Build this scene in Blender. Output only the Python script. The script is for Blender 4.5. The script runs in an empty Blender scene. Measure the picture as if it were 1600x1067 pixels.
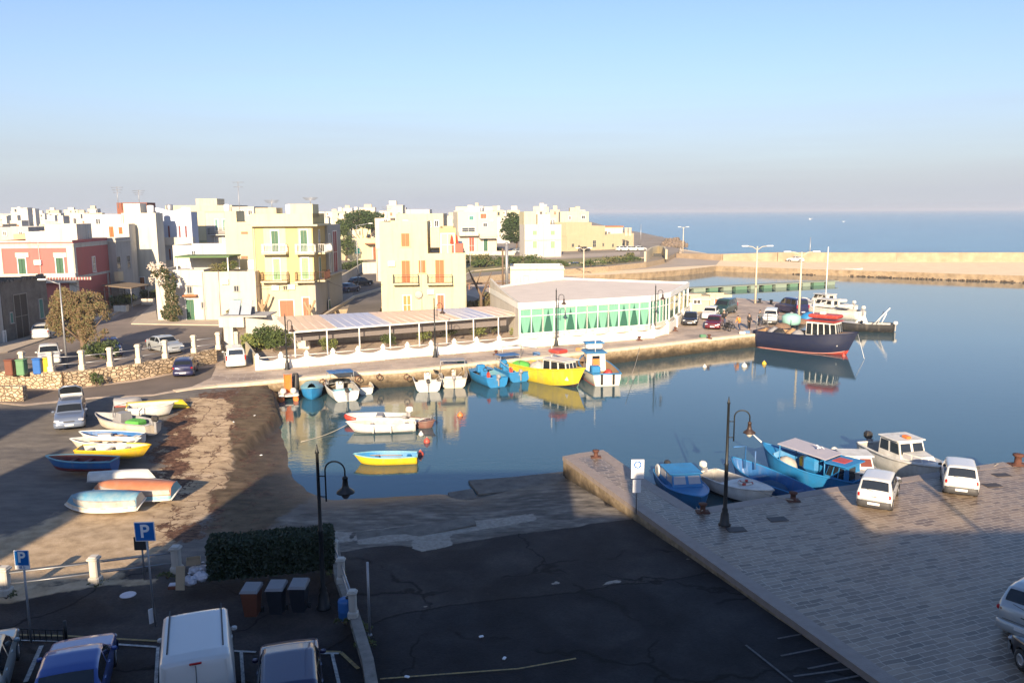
import bpy, bmesh, math, random
from mathutils import Vector, Matrix, noise
random.seed(7)
R = math.radians
sc = bpy.context.scene
# ---------------- camera ----------------
F = 1291.0; PITCH = R(8.9); ROLL = R(-0.35); CAMZ = 14.4
CM = Matrix.Rotation(math.pi/2 - PITCH, 3, 'X') @ Matrix.Rotation(ROLL, 3, 'Z')
cd = bpy.data.cameras.new('camera'); cam = bpy.data.objects.new('camera', cd)
sc.collection.objects.link(cam); sc.camera = cam
cam.location = (0, 0, CAMZ); cam.rotation_euler = CM.to_euler()
cd.sensor_width = 36; cd.lens = 36*F/1600; cd.clip_start = 0.1; cd.clip_end = 40000
# ---------------- sky, sun, exposure ----------------
SUN_AZ = R(5.0)      # light travels this far to the right of straight ahead
SUN_EL = R(19.0)
w = bpy.data.worlds.new('World'); sc.world = w; w.use_nodes = True
wn = w.node_tree; bg = wn.nodes['Background']
sky = wn.nodes.new('ShaderNodeTexSky'); sky.sky_type = 'NISHITA'; sky.sun_disc = False
sky.sun_elevation = SUN_EL; sky.sun_rotation = math.pi + SUN_AZ
sky.air_density = 1.0; sky.dust_density = 0.8; sky.ozone_density = 1.6; sky.altitude = 0
tc = wn.nodes.new('ShaderNodeTexCoord'); sx = wn.nodes.new('ShaderNodeSeparateXYZ')
wn.links.new(tc.outputs['Generated'], sx.inputs[0])
# a low band of violet grey sea haze over the horizon, with faint long streaks of smoke
mp = wn.nodes.new('ShaderNodeMapping'); mp.inputs['Scale'].default_value = (2.0, 2.0, 38)
wn.links.new(tc.outputs['Generated'], mp.inputs[0])
nz = wn.nodes.new('ShaderNodeTexNoise'); nz.inputs['Scale'].default_value = 1.3; nz.inputs['Detail'].default_value = 4
wn.links.new(mp.outputs[0], nz.inputs['Vector'])
ma = wn.nodes.new('ShaderNodeMath'); ma.operation = 'MULTIPLY_ADD'
wn.links.new(nz.outputs[0], ma.inputs[0]); ma.inputs[1].default_value = 0.06; ma.inputs[2].default_value = -0.03
ad = wn.nodes.new('ShaderNodeMath'); ad.operation = 'ADD'
wn.links.new(sx.outputs['Z'], ad.inputs[0]); wn.links.new(ma.outputs[0], ad.inputs[1])
rp = wn.nodes.new('ShaderNodeValToRGB')
wn.links.new(ad.outputs[0], rp.inputs[0])
el = rp.color_ramp.elements
el[0].position = 0.0; el[0].color = (1, 1, 1, 1); el[1].position = 0.30; el[1].color = (0, 0, 0, 1)
e = el.new(0.06); e.color = (.72, .72, .72, 1)
e = el.new(0.15); e.color = (.30, .30, .30, 1)
mx = wn.nodes.new('ShaderNodeMix'); mx.data_type = 'RGBA'
wn.links.new(rp.outputs[0], mx.inputs[0])
SKYMUL = wn.nodes.new('ShaderNodeMix'); SKYMUL.data_type = 'RGBA'; SKYMUL.blend_type = 'MULTIPLY'; SKYMUL.inputs[0].default_value = 1
wn.links.new(sky.outputs[0], SKYMUL.inputs[6]); SKYMUL.inputs[7].default_value = (.80, .90, 1.12, 1)
wn.links.new(SKYMUL.outputs[2], mx.inputs[6])
mx.inputs[7].default_value = (3.38, 3.55, 4.0, 1)
wn.links.new(mx.outputs[2], bg.inputs[0])
bg.inputs[1].default_value = 0.075
ld = bpy.data.lights.new('sun', 'SUN'); ld.energy = 5.0; ld.angle = R(0.5); ld.color = (1.0, 0.79, 0.55)
sun = bpy.data.objects.new('sun', ld); sc.collection.objects.link(sun)
sd = Vector((math.sin(SUN_AZ)*math.cos(SUN_EL), math.cos(SUN_AZ)*math.cos(SUN_EL), -math.sin(SUN_EL)))
sun.rotation_euler = (-sd).to_track_quat('Z', 'Y').to_euler(); sun.location = (0, -20, 60)
vs = sc.view_settings; vs.view_transform = 'Standard'; vs.look = 'None'; vs.exposure = 1.2; vs.gamma = 1
sc.cycles.max_bounces = 6; sc.cycles.use_denoising = True
# ---------------- pixel <-> world helpers (only used to read positions off the photo) ----------------
def ray(px, py):
    return CM @ Vector(((px-800)/F, -(py-533.5)/F, -1))
def P(px, py, z=0.0):
    d = ray(px, py); t = (z-CAMZ)/d.z
    return Vector((d.x*t, d.y*t, z))
def PY(px, py, Y):               # point of the ray at world depth Y
    d = ray(px, py); t = Y/d.y
    return Vector((d.x*t, Y, CAMZ+d.z*t))
def hz(py, px, Y): return PY(px, py, Y).z
# ---------------- mesh helpers ----------------
def link(o): sc.collection.objects.link(o); return o
def child(o, parent):
    o.parent = parent
    return o
def tag(o, label=None, cat=None, group=None, kind=None):
    if label: o['label'] = label
    if cat: o['category'] = cat
    if group: o['group'] = group
    if kind: o['kind'] = kind
    return o
def thing(name, label, cat, loc=(0, 0, 0), rz=0.0, group=None):
    o = bpy.data.objects.new(name, None); link(o); o.empty_display_size = .3
    o.location = loc; o.rotation_euler = (0, 0, rz)
    return tag(o, label, cat, group)
class MB:
    def __init__(s): s.v = []; s.f = []; s.m = []; s.cur = 0; s.sm = []
    def add(s, vs, fs, smooth=False):
        n = len(s.v); s.v += [tuple(v) for v in vs]
        for f in fs: s.f.append(tuple(i+n for i in f)); s.m.append(s.cur); s.sm.append(smooth)
        return s
    def quad(s, a, b, c, d): return s.add([a, b, c, d], [(0, 1, 2, 3)])
    def box(s, c, d, rz=0.0, bev=0.0, M=None):
        x, y, z = d[0]/2, d[1]/2, d[2]/2
        if bev > 0:
            b = min(bev, x*.9, y*.9, z*.9)
            pts = []; 
            ring = lambda xx, yy, zz: [(-xx+b, -yy, zz), (xx-b, -yy, zz), (xx, -yy+b, zz), (xx, yy-b, zz), (xx-b, yy, zz), (-xx+b, yy, zz), (-xx, yy-b, zz), (-xx, -yy+b, zz)]
            r0 = ring(x-b*.7, y-b*.7, -z); r1 = ring(x, y, -z+b); r2 = ring(x, y, z-b); r3 = ring(x-b*.7, y-b*.7, z)
            pts = r0+r1+r2+r3
            fs = [tuple(reversed(range(8))), tuple(range(24, 32))]
            for k in range(3):
                for i in range(8):
                    j = (i+1) % 8; fs.append((k*8+i, k*8+j, k*8+8+j, k*8+8+i))
        else:
            pts = [(-x, -y, -z), (x, -y, -z), (x, y, -z), (-x, y, -z), (-x, -y, z), (x, -y, z), (x, y, z), (-x, y, z)]
            fs = [(0, 3, 2, 1), (4, 5, 6, 7), (0, 1, 5, 4), (1, 2, 6, 5), (2, 3, 7, 6), (3, 0, 4, 7)]
        rm = Matrix.Rotation(rz, 3, 'Z') if M is None else M
        return s.add([rm @ Vector(p)+Vector(c) for p in pts], fs)
    def tube(s, pts, r, n=8, cap=True):
        pts = [Vector(p) for p in pts]; rs = r if isinstance(r, (list, tuple)) else [r]*len(pts)
        base = len(s.v); up = Vector((0, 0, 1))
        prev = None
        for i, p in enumerate(pts):
            if i == 0: t = pts[1]-p
            elif i == len(pts)-1: t = p-pts[i-1]
            else: t = (pts[i+1]-pts[i-1])
            t = t.normalized() if t.length > 1e-9 else Vector((0, 0, 1))
            if prev is None:
                a = t.cross(Vector((1, 0, 0)) if abs(t.x) < .9 else Vector((0, 1, 0))).normalized()
            else:
                a = (prev - t*prev.dot(t)); a = a.normalized() if a.length > 1e-6 else t.orthogonal().normalized()
            prev = a; b = t.cross(a)
            for k in range(n):
                an = 2*math.pi*k/n; s.v.append(tuple(p+(a*math.cos(an)+b*math.sin(an))*rs[i]))
        for i in range(len(pts)-1):
            for k in range(n):
                k2 = (k+1) % n
                s.f.append((base+i*n+k, base+i*n+k2, base+(i+1)*n+k2, base+(i+1)*n+k)); s.m.append(s.cur); s.sm.append(True)
        if cap:
            s.f.append(tuple(base+k for k in reversed(range(n)))); s.m.append(s.cur); s.sm.append(False)
            e = base+(len(pts)-1)*n
            s.f.append(tuple(e+k for k in range(n))); s.m.append(s.cur); s.sm.append(False)
        return s
    def lathe(s, prof, c=(0, 0, 0), n=12, axis='Z', smooth=True, cap=True):
        base = len(s.v); c = Vector(c)
        for (r, z) in prof:
            for k in range(n):
                a = 2*math.pi*k/n; x, y = r*math.cos(a), r*math.sin(a)
                p = Vector((x, y, z)) if axis == 'Z' else (Vector((x, z, y)) if axis == 'Y' else Vector((z, x, y)))
                s.v.append(tuple(c+p))
        for i in range(len(prof)-1):
            for k in range(n):
                k2 = (k+1) % n; f = (base+i*n+k, base+i*n+k2, base+(i+1)*n+k2, base+(i+1)*n+k)
                if axis == 'Y': f = f[::-1]
                s.f.append(f); s.m.append(s.cur); s.sm.append(smooth)
        a = tuple(base+k for k in reversed(range(n))); e = base+(len(prof)-1)*n; b = tuple(e+k for k in range(n))
        for f in ((a, b) if cap else ()): s.f.append(f[::-1] if axis == 'Y' else f); s.m.append(s.cur); s.sm.append(False)
        return s
    def prism(s, poly, z0, z1, bottom=True):
        n = len(poly); area = sum(poly[i][0]*poly[(i+1) % n][1]-poly[(i+1) % n][0]*poly[i][1] for i in range(n))
        if area < 0: poly = poly[::-1]
        vs = [(p[0], p[1], z0) for p in poly]+[(p[0], p[1], z1) for p in poly]
        fs = [tuple(range(n, 2*n))]+([tuple(reversed(range(n)))] if bottom else [])+[(i, (i+1) % n, (i+1) % n+n, i+n) for i in range(n)]
        return s.add(vs, fs)
    def build(s, name, mat, parent=None, smooth=None):
        me = bpy.data.meshes.new(name); me.from_pydata(s.v, [], s.f)
        for m in (mat if isinstance(mat, (list, tuple)) else [mat]): me.materials.append(m)
        me.polygons.foreach_set('material_index', s.m)
        me.polygons.foreach_set('use_smooth', [bool(x) if smooth is None else smooth for x in s.sm])
        me.update()
        o = bpy.data.objects.new(name, me); link(o)
        if parent is not None: o.parent = parent
        return o
def bx(name, c, d, mat, parent=None, rz=0.0, bev=0.0): return MB().box(c, d, rz, bev).build(name, mat, parent)
def copy_tree(o, parent=None):
    c = o.copy(); link(c); c.parent = parent
    for ch in list(o.children): copy_tree(ch, c)
    return c
# ---------------- materials ----------------
MATS = {}
def mat(name, col, rough=.7, metal=0.0, col2=None, ns=2.0, amt=.5, bump=0.0, bs=None, coat=0.0, spec=.5, det=5, stretch=None, trans=0, alpha=1, streak=0):
    if name in MATS: return MATS[name]
    m = bpy.data.materials.new(name); m.use_nodes = True; nt = m.node_tree; b = nt.nodes['Principled BSDF']
    b.inputs['Roughness'].default_value = rough; b.inputs['Metallic'].default_value = metal
    b.inputs['Specular IOR Level'].default_value = spec
    if coat: b.inputs['Coat Weight'].default_value = coat; b.inputs['Coat Roughness'].default_value = .05
    if trans: b.inputs['Transmission Weight'].default_value = trans
    b.inputs['Alpha'].default_value = alpha
    c4 = (*col, 1); b.inputs['Base Color'].default_value = c4
    if col2 is None: col2 = tuple(max(0, c*.72) for c in col)
    tc = nt.nodes.new('ShaderNodeTexCoord'); mp = nt.nodes.new('ShaderNodeMapping')
    nt.links.new(tc.outputs['Object'], mp.inputs[0])
    if stretch: mp.inputs['Scale'].default_value = stretch
    nz = nt.nodes.new('ShaderNodeTexNoise'); nz.inputs['Scale'].default_value = ns; nz.inputs['Detail'].default_value = det; nz.inputs['Roughness'].default_value = .62
    nt.links.new(mp.outputs[0], nz.inputs['Vector'])
    rp = nt.nodes.new('ShaderNodeValToRGB'); e = rp.color_ramp.elements
    e[0].position = .5-.22; e[1].position = .5+.22
    e[0].color = tuple(col[i]*(1-amt)+col2[i]*amt for i in range(3))+(1,); e[1].color = c4
    nt.links.new(nz.outputs[0], rp.inputs[0])
    last = rp.outputs[0]
    if streak:
        mp2 = nt.nodes.new('ShaderNodeMapping'); mp2.inputs['Scale'].default_value = (1.4, 1.4, .12)
        nt.links.new(tc.outputs['Object'], mp2.inputs[0])
        n2 = nt.nodes.new('ShaderNodeTexNoise'); n2.inputs['Scale'].default_value = 1.6; n2.inputs['Detail'].default_value = 6
        nt.links.new(mp2.outputs[0], n2.inputs['Vector'])
        r2 = nt.nodes.new('ShaderNodeValToRGB'); r2.color_ramp.elements[0].position = .5; r2.color_ramp.elements[1].position = .78
        nt.links.new(n2.outputs[0], r2.inputs[0])
        mm = nt.nodes.new('ShaderNodeMath'); mm.operation = 'MULTIPLY'; mm.inputs[1].default_value = streak; nt.links.new(r2.outputs[0], mm.inputs[0])
        m3 = nt.nodes.new('ShaderNodeMix'); m3.data_type = 'RGBA'; nt.links.new(mm.outputs[0], m3.inputs[0]); nt.links.new(last, m3.inputs[6]); m3.inputs[7].default_value = (.22, .19, .15, 1)
        last = m3.outputs[2]
    nt.links.new(last, b.inputs['Base Color'])
    if bump:
        n3 = nt.nodes.new('ShaderNodeTexNoise'); n3.inputs['Scale'].default_value = bs or ns*6; n3.inputs['Detail'].default_value = 4
        nt.links.new(mp.outputs[0], n3.inputs['Vector'])
        bp = nt.nodes.new('ShaderNodeBump'); bp.inputs['Strength'].default_value = bump; bp.inputs['Distance'].default_value = .05
        nt.links.new(n3.outputs[0], bp.inputs['Height']); nt.links.new(bp.outputs[0], b.inputs['Normal'])
    MATS[name] = m; return m
def glassm(name, col, rough=.06): return mat(name, col, rough, 0, amt=.3, spec=.8)
WHITE = mat('white_plaster', (.56, .53, .47), .85, amt=.4, ns=.7, bump=.2, streak=.5)
CREAM = mat('cream_plaster', (.54, .47, .32), .85, amt=.4, ns=.7, bump=.2, streak=.45)
YELLOW = mat('yellow_plaster', (.56, .43, .19), .85, amt=.3, ns=.8, bump=.15, streak=.3)
LYELLOW = mat('light_yellow_plaster', (.57, .52, .33), .85, amt=.3, ns=.8, bump=.15, streak=.3)
BEIGE = mat('beige_plaster', (.62, .53, .40), .85, amt=.3, ns=.9, bump=.2, streak=.3)
GREY = mat('grey_plaster', (.40, .39, .37), .9, amt=.4, ns=.9, bump=.2, streak=.4)
PINK = mat('pink_plaster', (.48, .135, .12), .85, amt=.2, ns=.8, bump=.1, streak=.2)
MAROON = mat('maroon_plaster', (.30, .085, .09), .85, amt=.2, ns=.8)
GREENW = mat('grey_green_plaster', (.36, .40, .25), .85, amt=.2, ns=.8, streak=.2)
BLUEW = mat('pale_blue_plaster', (.45, .50, .60), .8, amt=.2, ns=.8)
ROOFG = mat('flat_roof', (.55, .53, .50), .9, amt=.5, ns=.5, bump=.1)
SHG = mat('green_shutter', (.018, .10, .05), .5, amt=.3, ns=8, stretch=(1, 1, 6))
SHLG = mat('pale_green_shutter', (.22, .40, .20), .55, amt=.3, ns=8, stretch=(1, 1, 6))
SHO = mat('orange_shutter', (.38, .105, .02), .5, amt=.3, ns=8, stretch=(1, 1, 6))
SHB = mat('brown_door', (.30, .11, .05), .5, amt=.4, ns=6, stretch=(1, 1, .3))
SHR = mat('maroon_shutter', (.20, .04, .04), .5)
WGL = glassm('window_glass', (.05, .06, .07))
DARKW = mat('dark_opening', (.03, .03, .03), .6)
WFR = mat('white_frame', (.75, .74, .72), .5, amt=.2)
TEAL = mat('teal_shutter', (.05, .22, .20), .5)
REDP = mat('red_paint', (.55, .06, .03), .5, amt=.3)
RUST = mat('rust', (.11, .038, .022), .8, col2=(.07, .03, .02), amt=.9, ns=14, bump=.4)
STONE = mat('limestone', (.42, .33, .22), .9, col2=(.20, .15, .10), amt=.8, ns=3, bump=.5, bs=12)
BLACKM = mat('black_iron', (.022, .025, .027), .45, metal=.4, amt=.5, ns=20)
GREYM = mat('grey_metal', (.33, .34, .36), .45, metal=.5, amt=.4, ns=12)
RUBBER = mat('rubber', (.02, .02, .02), .75)
WPAINT = mat('worn_white_paint', (.60, .59, .55), .7, col2=(.12, .12, .12), amt=.9, ns=9)
YPAINT = mat('worn_yellow_paint', (.45, .32, .10), .7, col2=(.10, .09, .07), amt=.95, ns=9)
LEAF = mat('leaf', (.055, .09, .025), .6, col2=(.10, .12, .03), amt=.8, ns=1.2)
LEAFD = mat('dark_leaf', (.018, .035, .012), .6, col2=(.05, .07, .02), amt=.8, ns=1.2)
LEAFO = mat('ochre_leaf', (.21, .135, .065), .8, col2=(.12, .085, .045), amt=.9, ns=1.6)
BARK = mat('bark', (.16, .11, .075), .9, amt=.6, ns=6, bump=.5)
# ---------------- water, terrain, quays ----------------
ZQ = 1.4; ZN = 1.2; ZT = 2.5
def nodes_of(name):
    m = bpy.data.materials.new(name); m.use_nodes = True; nt = m.node_tree
    return m, nt, nt.nodes['Principled BSDF']
def N(nt, t, **k):
    n = nt.nodes.new(t)
    for a, v in k.items(): setattr(n, a, v)
    return n
def water_mat(name, col, col2, s1, s2, strength, rough, sy=1.0):
    m, nt, b = nodes_of(name)
    b.inputs['Roughness'].default_value = rough; b.inputs['IOR'].default_value = 1.33; b.inputs['Specular IOR Level'].default_value = .5
    tc = N(nt, 'ShaderNodeTexCoord'); mp = N(nt, 'ShaderNodeMapping'); mp.inputs['Scale'].default_value = (1, sy, 1)
    nt.links.new(tc.outputs['Object'], mp.inputs[0])
    a = N(nt, 'ShaderNodeTexNoise'); a.inputs['Scale'].default_value = s1; a.inputs['Detail'].default_value = 3
    c = N(nt, 'ShaderNodeTexNoise'); c.inputs['Scale'].default_value = s2; c.inputs['Detail'].default_value = 5
    big = N(nt, 'ShaderNodeTexNoise'); big.inputs['Scale'].default_value = .03; big.inputs['Detail'].default_value = 4
    for x in (a, c, big): nt.links.new(mp.outputs[0], x.inputs['Vector'])
    mm = N(nt, 'ShaderNodeMath', operation='MULTIPLY_ADD'); nt.links.new(c.outputs[0], mm.inputs[0]); mm.inputs[1].default_value = .35; nt.links.new(a.outputs[0], mm.inputs[2])
    bp = N(nt, 'ShaderNodeBump'); bp.inputs['Distance'].default_value = .1
    r = N(nt, 'ShaderNodeValToRGB'); r.color_ramp.elements[0].position = .35; r.color_ramp.elements[1].position = .65
    nt.links.new(big.outputs[0], r.inputs[0])
    st = N(nt, 'ShaderNodeMath', operation='MULTIPLY_ADD'); nt.links.new(r.outputs[0], st.inputs[0]); st.inputs[1].default_value = strength*.7; st.inputs[2].default_value = strength*.5
    nt.links.new(st.outputs[0], bp.inputs['Strength'])
    nt.links.new(mm.outputs[0], bp.inputs['Height']); nt.links.new(bp.outputs[0], b.inputs['Normal'])
    mx = N(nt, 'ShaderNodeMix', data_type='RGBA'); nt.links.new(r.outputs[0], mx.inputs[0]); mx.inputs[6].default_value = (*col, 1); mx.inputs[7].default_value = (*col2, 1)
    nt.links.new(mx.outputs[2], b.inputs['Base Color'])
    return m
HW = water_mat('harbour_water', (.036, .084, .104), (.028, .070, .090), 1.0, 4.5, .065, .012, 1.8)
SW = water_mat('open_sea', (.07, .23, .36), (.035, .145, .27), .05, .35, .8, .22, 3.0)
SW.node_tree.nodes['Principled BSDF'].inputs['Specular IOR Level'].default_value = .22
# harbour basin outline
WL = [(425, 620), (430, 640), (436, 665), (445, 700), (452, 740), (475, 768), (520, 781), (600, 777), (684, 770), (700, 772), (730, 778), (760, 762), (820, 752), (880, 744)]
wl = [P(x, y, 0) for x, y in WL]
hp = [P(425, 600, 0)] + wl + [P(900, 770, 0), P(1000, 830, 0), P(1100, 860, 0), P(1300, 850, 0)]
near_r = P(1600, 760, 0); hp += [near_r, Vector((160, near_r.y+3, 0)), Vector((220, 215, 0)), P(1600, 425, 0), P(1400, 420, 0), P(1220, 415, 0), P(1077, 416, 0), P(882, 427, 0), P(820, 431, 0), P(820, 470, 0), P(1000, 520, 0), P(760, 560, 0)]
m = MB(); xs = [v.x for v in hp]
m.prism([(-26, 20), (170, 20), (260, 205), (-26, 205)], -.9, 0.0, False)
tag(m.build('harbour_water', HW), kind='structure')
m = MB(); m.quad((-8800, 202.5, -.25), (16800, 202.5, -.25), (16800, 15300, -.25), (-8800, 15300, -.25))
tag(m.build('open_sea', SW), kind='structure')
def seg_dist(p, a, b):
    ab = b-a; t = max(0, min(1, (p-a).dot(ab)/max(ab.length_squared, 1e-9))); return (p-(a+ab*t)).length
def inpoly(x, y, poly):
    c = False; j = len(poly)-1
    for i in range(len(poly)):
        xi, yi = poly[i][0], poly[i][1]; xj, yj = poly[j][0], poly[j][1]
        if (yi > y) != (yj > y) and x < (xj-xi)*(y-yi)/(yj-yi)+xi: c = not c
        j = i
    return c
wl2 = [Vector((v.x, v.y)) for v in wl]
wlo = [wl2[0]+Vector((-.2, 6))]+wl2+[wl2[-1]+Vector((6, -1.5))]
wpoly = wlo+[Vector((60, 50)), Vector((60, 90)), Vector((-15, 90))]
_e0 = P(880, 713, ZN); _e1 = P(1378, 1067, ZN)
_rq = [Vector(P(a_, b_, ZQ)[:2]) for a_, b_ in ((-200, 640), (-20, 628), (38, 634), (150, 622), (240, 618), (275, 612), (300, 609))]
def hgt(x, y):
    cr = (_e1.x-_e0.x)*(y-_e0.y)-(_e1.y-_e0.y)*(x-_e0.x)
    if cr/((_e1-_e0).length) > (.5 if y > 36 else 2.2): return -1.2
    p = Vector((x, y)); d = min(seg_dist(p, wlo[i], wlo[i+1]) for i in range(len(wlo)-1))
    if inpoly(x, y, wpoly): return max(-1.2, -.09*d)
    z = 1.08*(1-math.exp(-.105*d)) if d < 40 else 1.08
    if x < -16:
        dq = min(seg_dist(p, _rq[i], _rq[i+1]) for i in range(len(_rq)-1)); z = max(z, 1.39-.055*dq)
    return z
def G(px, py):
    z = .6
    for _ in range(12):
        q = P(px, py, z); z = .5*z+.5*hgt(q.x, q.y)
    return P(px, py, z)
# zone polygons read off the photo, as lists of world points
def zone(pts): return [tuple(G(x, y)[:2]) for x, y in pts]
Z_SAND = zone([(-60, 860), (40, 828), (130, 792), (230, 760), (262, 700), (300, 622), (335, 622), (372, 622), (362, 700), (350, 760), (310, 800), (262, 845), (200, 900), (90, 912), (-60, 940)])
Z_WEED = zone([(228, 745), (250, 655), (300, 618), (452, 606), (452, 700), (470, 775), (420, 830), (320, 850), (255, 850), (262, 790)])
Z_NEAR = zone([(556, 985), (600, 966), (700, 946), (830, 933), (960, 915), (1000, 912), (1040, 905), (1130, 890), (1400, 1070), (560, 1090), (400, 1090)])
Z_MUD = zone([(362, 610), (452, 600), (452, 700), (480, 780), (420, 830), (345, 850), (330, 800), (362, 700)])
Z_CONC = zone([(330, 870), (360, 835), (520, 790), (700, 768), (884, 742), (960, 786), (1060, 826), (1000, 812), (820, 832), (700, 848), (520, 862), (420, 870)])
Z_STRIP = [zone(p) for p in ([(556, 830), (700, 815), (830, 803), (838, 812), (720, 833), (590, 850), (556, 850)], [(640, 845), (700, 830), (712, 850), (655, 862)], [(345, 858), (510, 828), (545, 832), (545, 846), (350, 868)])]
Z_PATH = zone([(300, 622), (358, 622), (362, 700), (350, 760), (322, 810), (270, 830), (290, 760), (300, 690)])
Z_DIRT = zone([(-60, 945), (20, 938), (160, 915), (260, 908), (262, 900), (150, 905), (60, 918), (-60, 925)])
Z_PATCH = [zone(p) for p in ([(858, 908), (880, 912), (876, 905)], [(935, 915), (968, 912), (972, 905), (950, 908)], [(640, 952), (668, 950), (660, 946)], [(705, 946), (726, 944), (716, 941)], [(1068, 878), (1082, 874), (1078, 869)])]
nx = -62.0; x1 = 32.0; y0 = -20.0; y1 = 66.0
def axis_pts(a, b, f):
    out = [a]
    while out[-1] < b: out.append(out[-1]+f(out[-1]))
    return out
XS = axis_pts(nx, x1, lambda t: .33 if -42 < t < 19 else 1.4)
YS = axis_pts(y0, y1, lambda t: .26 if 17 < t < 62 else 2.0)
vv = []; att = {k: [] for k in ('sand', 'weed', 'conc', 'strip', 'wet', 'mud', 'near')}
def dpoly(x, y, poly):
    p = Vector((x, y)); d = min(seg_dist(p, Vector(poly[i][:2]), Vector(poly[(i+1) % len(poly)][:2])) for i in range(len(poly)))
    return d if inpoly(x, y, poly) else -d
def soft(x, y, poly, wd): 
    xs_ = [q[0] for q in poly]; ys_ = [q[1] for q in poly]
    if x < min(xs_)-wd-1 or x > max(xs_)+wd+1 or y < min(ys_)-wd-1 or y > max(ys_)+wd+1: return 0.0
    return max(0, min(1, .5+.5*dpoly(x, y, poly)/wd))
for y in YS:
    for x in XS:
        nzv = noise.noise(Vector((x*.35, y*.35, 3)))*.8+noise.noise(Vector((x*1.2, y*1.2, 9)))*.35
        nz2 = noise.noise(Vector((x*.9, y*.9, 23)))
        z = hgt(x, y)+.03*noise.noise(Vector((x*.5, y*.5, 1)))
        xx, yy = x+nzv*.9, y+nzv*.9
        sd_ = soft(xx, yy, Z_SAND, .8); wd_ = soft(xx, yy, Z_WEED, .9); cn = soft(xx*.7+x*.3, yy*.7+y*.3, Z_CONC, .25)
        st = max(soft(xx*.3+x*.7, yy*.3+y*.7, p, .2) for p in Z_STRIP)
        st = max(st, max(soft(xx*.4+x*.6, yy*.4+y*.6, p, .15) for p in Z_PATCH))
        pa = soft(xx*.5+x*.5, yy*.5+y*.5, Z_PATH, .35)
        wd_ *= (1-.62*pa)
        sd_ = max(sd_, pa, soft(xx, yy, Z_DIRT, .3))
        d = z
        vv.append((x, y, z))
        md_ = soft(xx, yy, Z_MUD, .6); att['mud'].append(md_); wd_ *= (1-.55*md_)
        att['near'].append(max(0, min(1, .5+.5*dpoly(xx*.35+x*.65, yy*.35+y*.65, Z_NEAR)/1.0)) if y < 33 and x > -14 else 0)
        att['sand'].append(sd_); att['weed'].append(wd_); att['conc'].append(cn); att['strip'].append(st)
        att['wet'].append(max(0, min(1, 1-(z-.03)/.32)))
W_ = len(XS); ff = []
for j in range(len(YS)-1):
    for i in range(W_-1): ff.append((j*W_+i, j*W_+i+1, (j+1)*W_+i+1, (j+1)*W_+i))
me = bpy.data.meshes.new('ground'); me.from_pydata(vv, [], ff); me.update()
for k, v in att.items():
    a = me.attributes.new(k, 'FLOAT', 'POINT'); a.data.foreach_set('value', v)
me.polygons.foreach_set('use_smooth', [True]*len(ff))
m, nt, b = nodes_of('slipway_ground')
tc = N(nt, 'ShaderNodeTexCoord')
def noi(scale, det=5, stretch=None, rgh=.6):
    n = N(nt, 'ShaderNodeTexNoise'); n.inputs['Scale'].default_value = scale; n.inputs['Detail'].default_value = det; n.inputs['Roughness'].default_value = rgh
    if stretch:
        mp = N(nt, 'ShaderNodeMapping'); mp.inputs['Scale'].default_value = stretch; nt.links.new(tc.outputs['Object'], mp.inputs[0]); nt.links.new(mp.outputs[0], n.inputs['Vector'])
    else: nt.links.new(tc.outputs['Object'], n.inputs['Vector'])
    return n.outputs[0]
def ramp(src, stops):
    r = N(nt, 'ShaderNodeValToRGB'); nt.links.new(src, r.inputs[0]); e = r.color_ramp.elements
    while len(e) < len(stops): e.new(.5)
    for i, (p, c) in enumerate(stops): e[i].position = p; e[i].color = (*c, 1) if len(c) == 3 else c
    return r.outputs[0]
def mixc(f, a, c):
    x = N(nt, 'ShaderNodeMix', data_type='RGBA'); nt.links.new(f, x.inputs[0])
    nt.links.new(a, x.inputs[6]); nt.links.new(c, x.inputs[7]); return x.outputs[2]
def attr(nm):
    a = N(nt, 'ShaderNodeAttribute', attribute_name=nm); return a.outputs['Fac']
def math2(op, a, c=None, cv=None):
    x = N(nt, 'ShaderNodeMath', operation=op); nt.links.new(a, x.inputs[0])
    if c is not None: nt.links.new(c, x.inputs[1])
    if cv is not None: x.inputs[1].default_value = cv
    return x.outputs[0]
asph = ramp(noi(.5, 8), [(.30, (.011, .011, .012)), (.5, (.021, .021, .0225)), (.72, (.038, .036, .036))])
grain = ramp(noi(9, 4), [(.3, (.75, .75, .75)), (.7, (1.2, 1.2, 1.2))])
x = N(nt, 'ShaderNodeMix', data_type='RGBA', blend_type='MULTIPLY'); x.inputs[0].default_value = 1; nt.links.new(asph, x.inputs[6]); nt.links.new(grain, x.inputs[7]); asph = x.outputs[2]
pt_ = ramp(noi(.11, 3, None, .4), [(.47, (1, 1, 1)), (.49, (.72, .72, .75)), (.56, (.72, .72, .75)), (.575, (1.25, 1.2, 1.15))])
x = N(nt, 'ShaderNodeMix', data_type='RGBA', blend_type='MULTIPLY'); x.inputs[0].default_value = 1; nt.links.new(asph, x.inputs[6]); nt.links.new(pt_, x.inputs[7]); asph = x.outputs[2]
spk = ramp(noi(1.3, 12, None, .85), [(.60, (0, 0, 0)), (.70, (1, 1, 1))]); gc_ = N(nt, 'ShaderNodeRGB'); gc_.outputs[0].default_value = (.08, .074, .068, 1); asph = mixc(math2('MULTIPLY', spk, cv=.5), asph, gc_.outputs[0])
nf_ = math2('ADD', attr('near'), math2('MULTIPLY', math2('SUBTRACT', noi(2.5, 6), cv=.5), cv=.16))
x = N(nt, 'ShaderNodeMix', data_type='RGBA', blend_type='MULTIPLY'); x.inputs[0].default_value = 1; nt.links.new(asph, x.inputs[6]); nt.links.new(ramp(nf_, [(.47, (1.75, 1.6, 1.5)), (.49, (.25, .25, .25)), (.52, (.25, .25, .25)), (.54, (.95, .98, 1.05))]), x.inputs[7]); asph = x.outputs[2]
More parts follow.
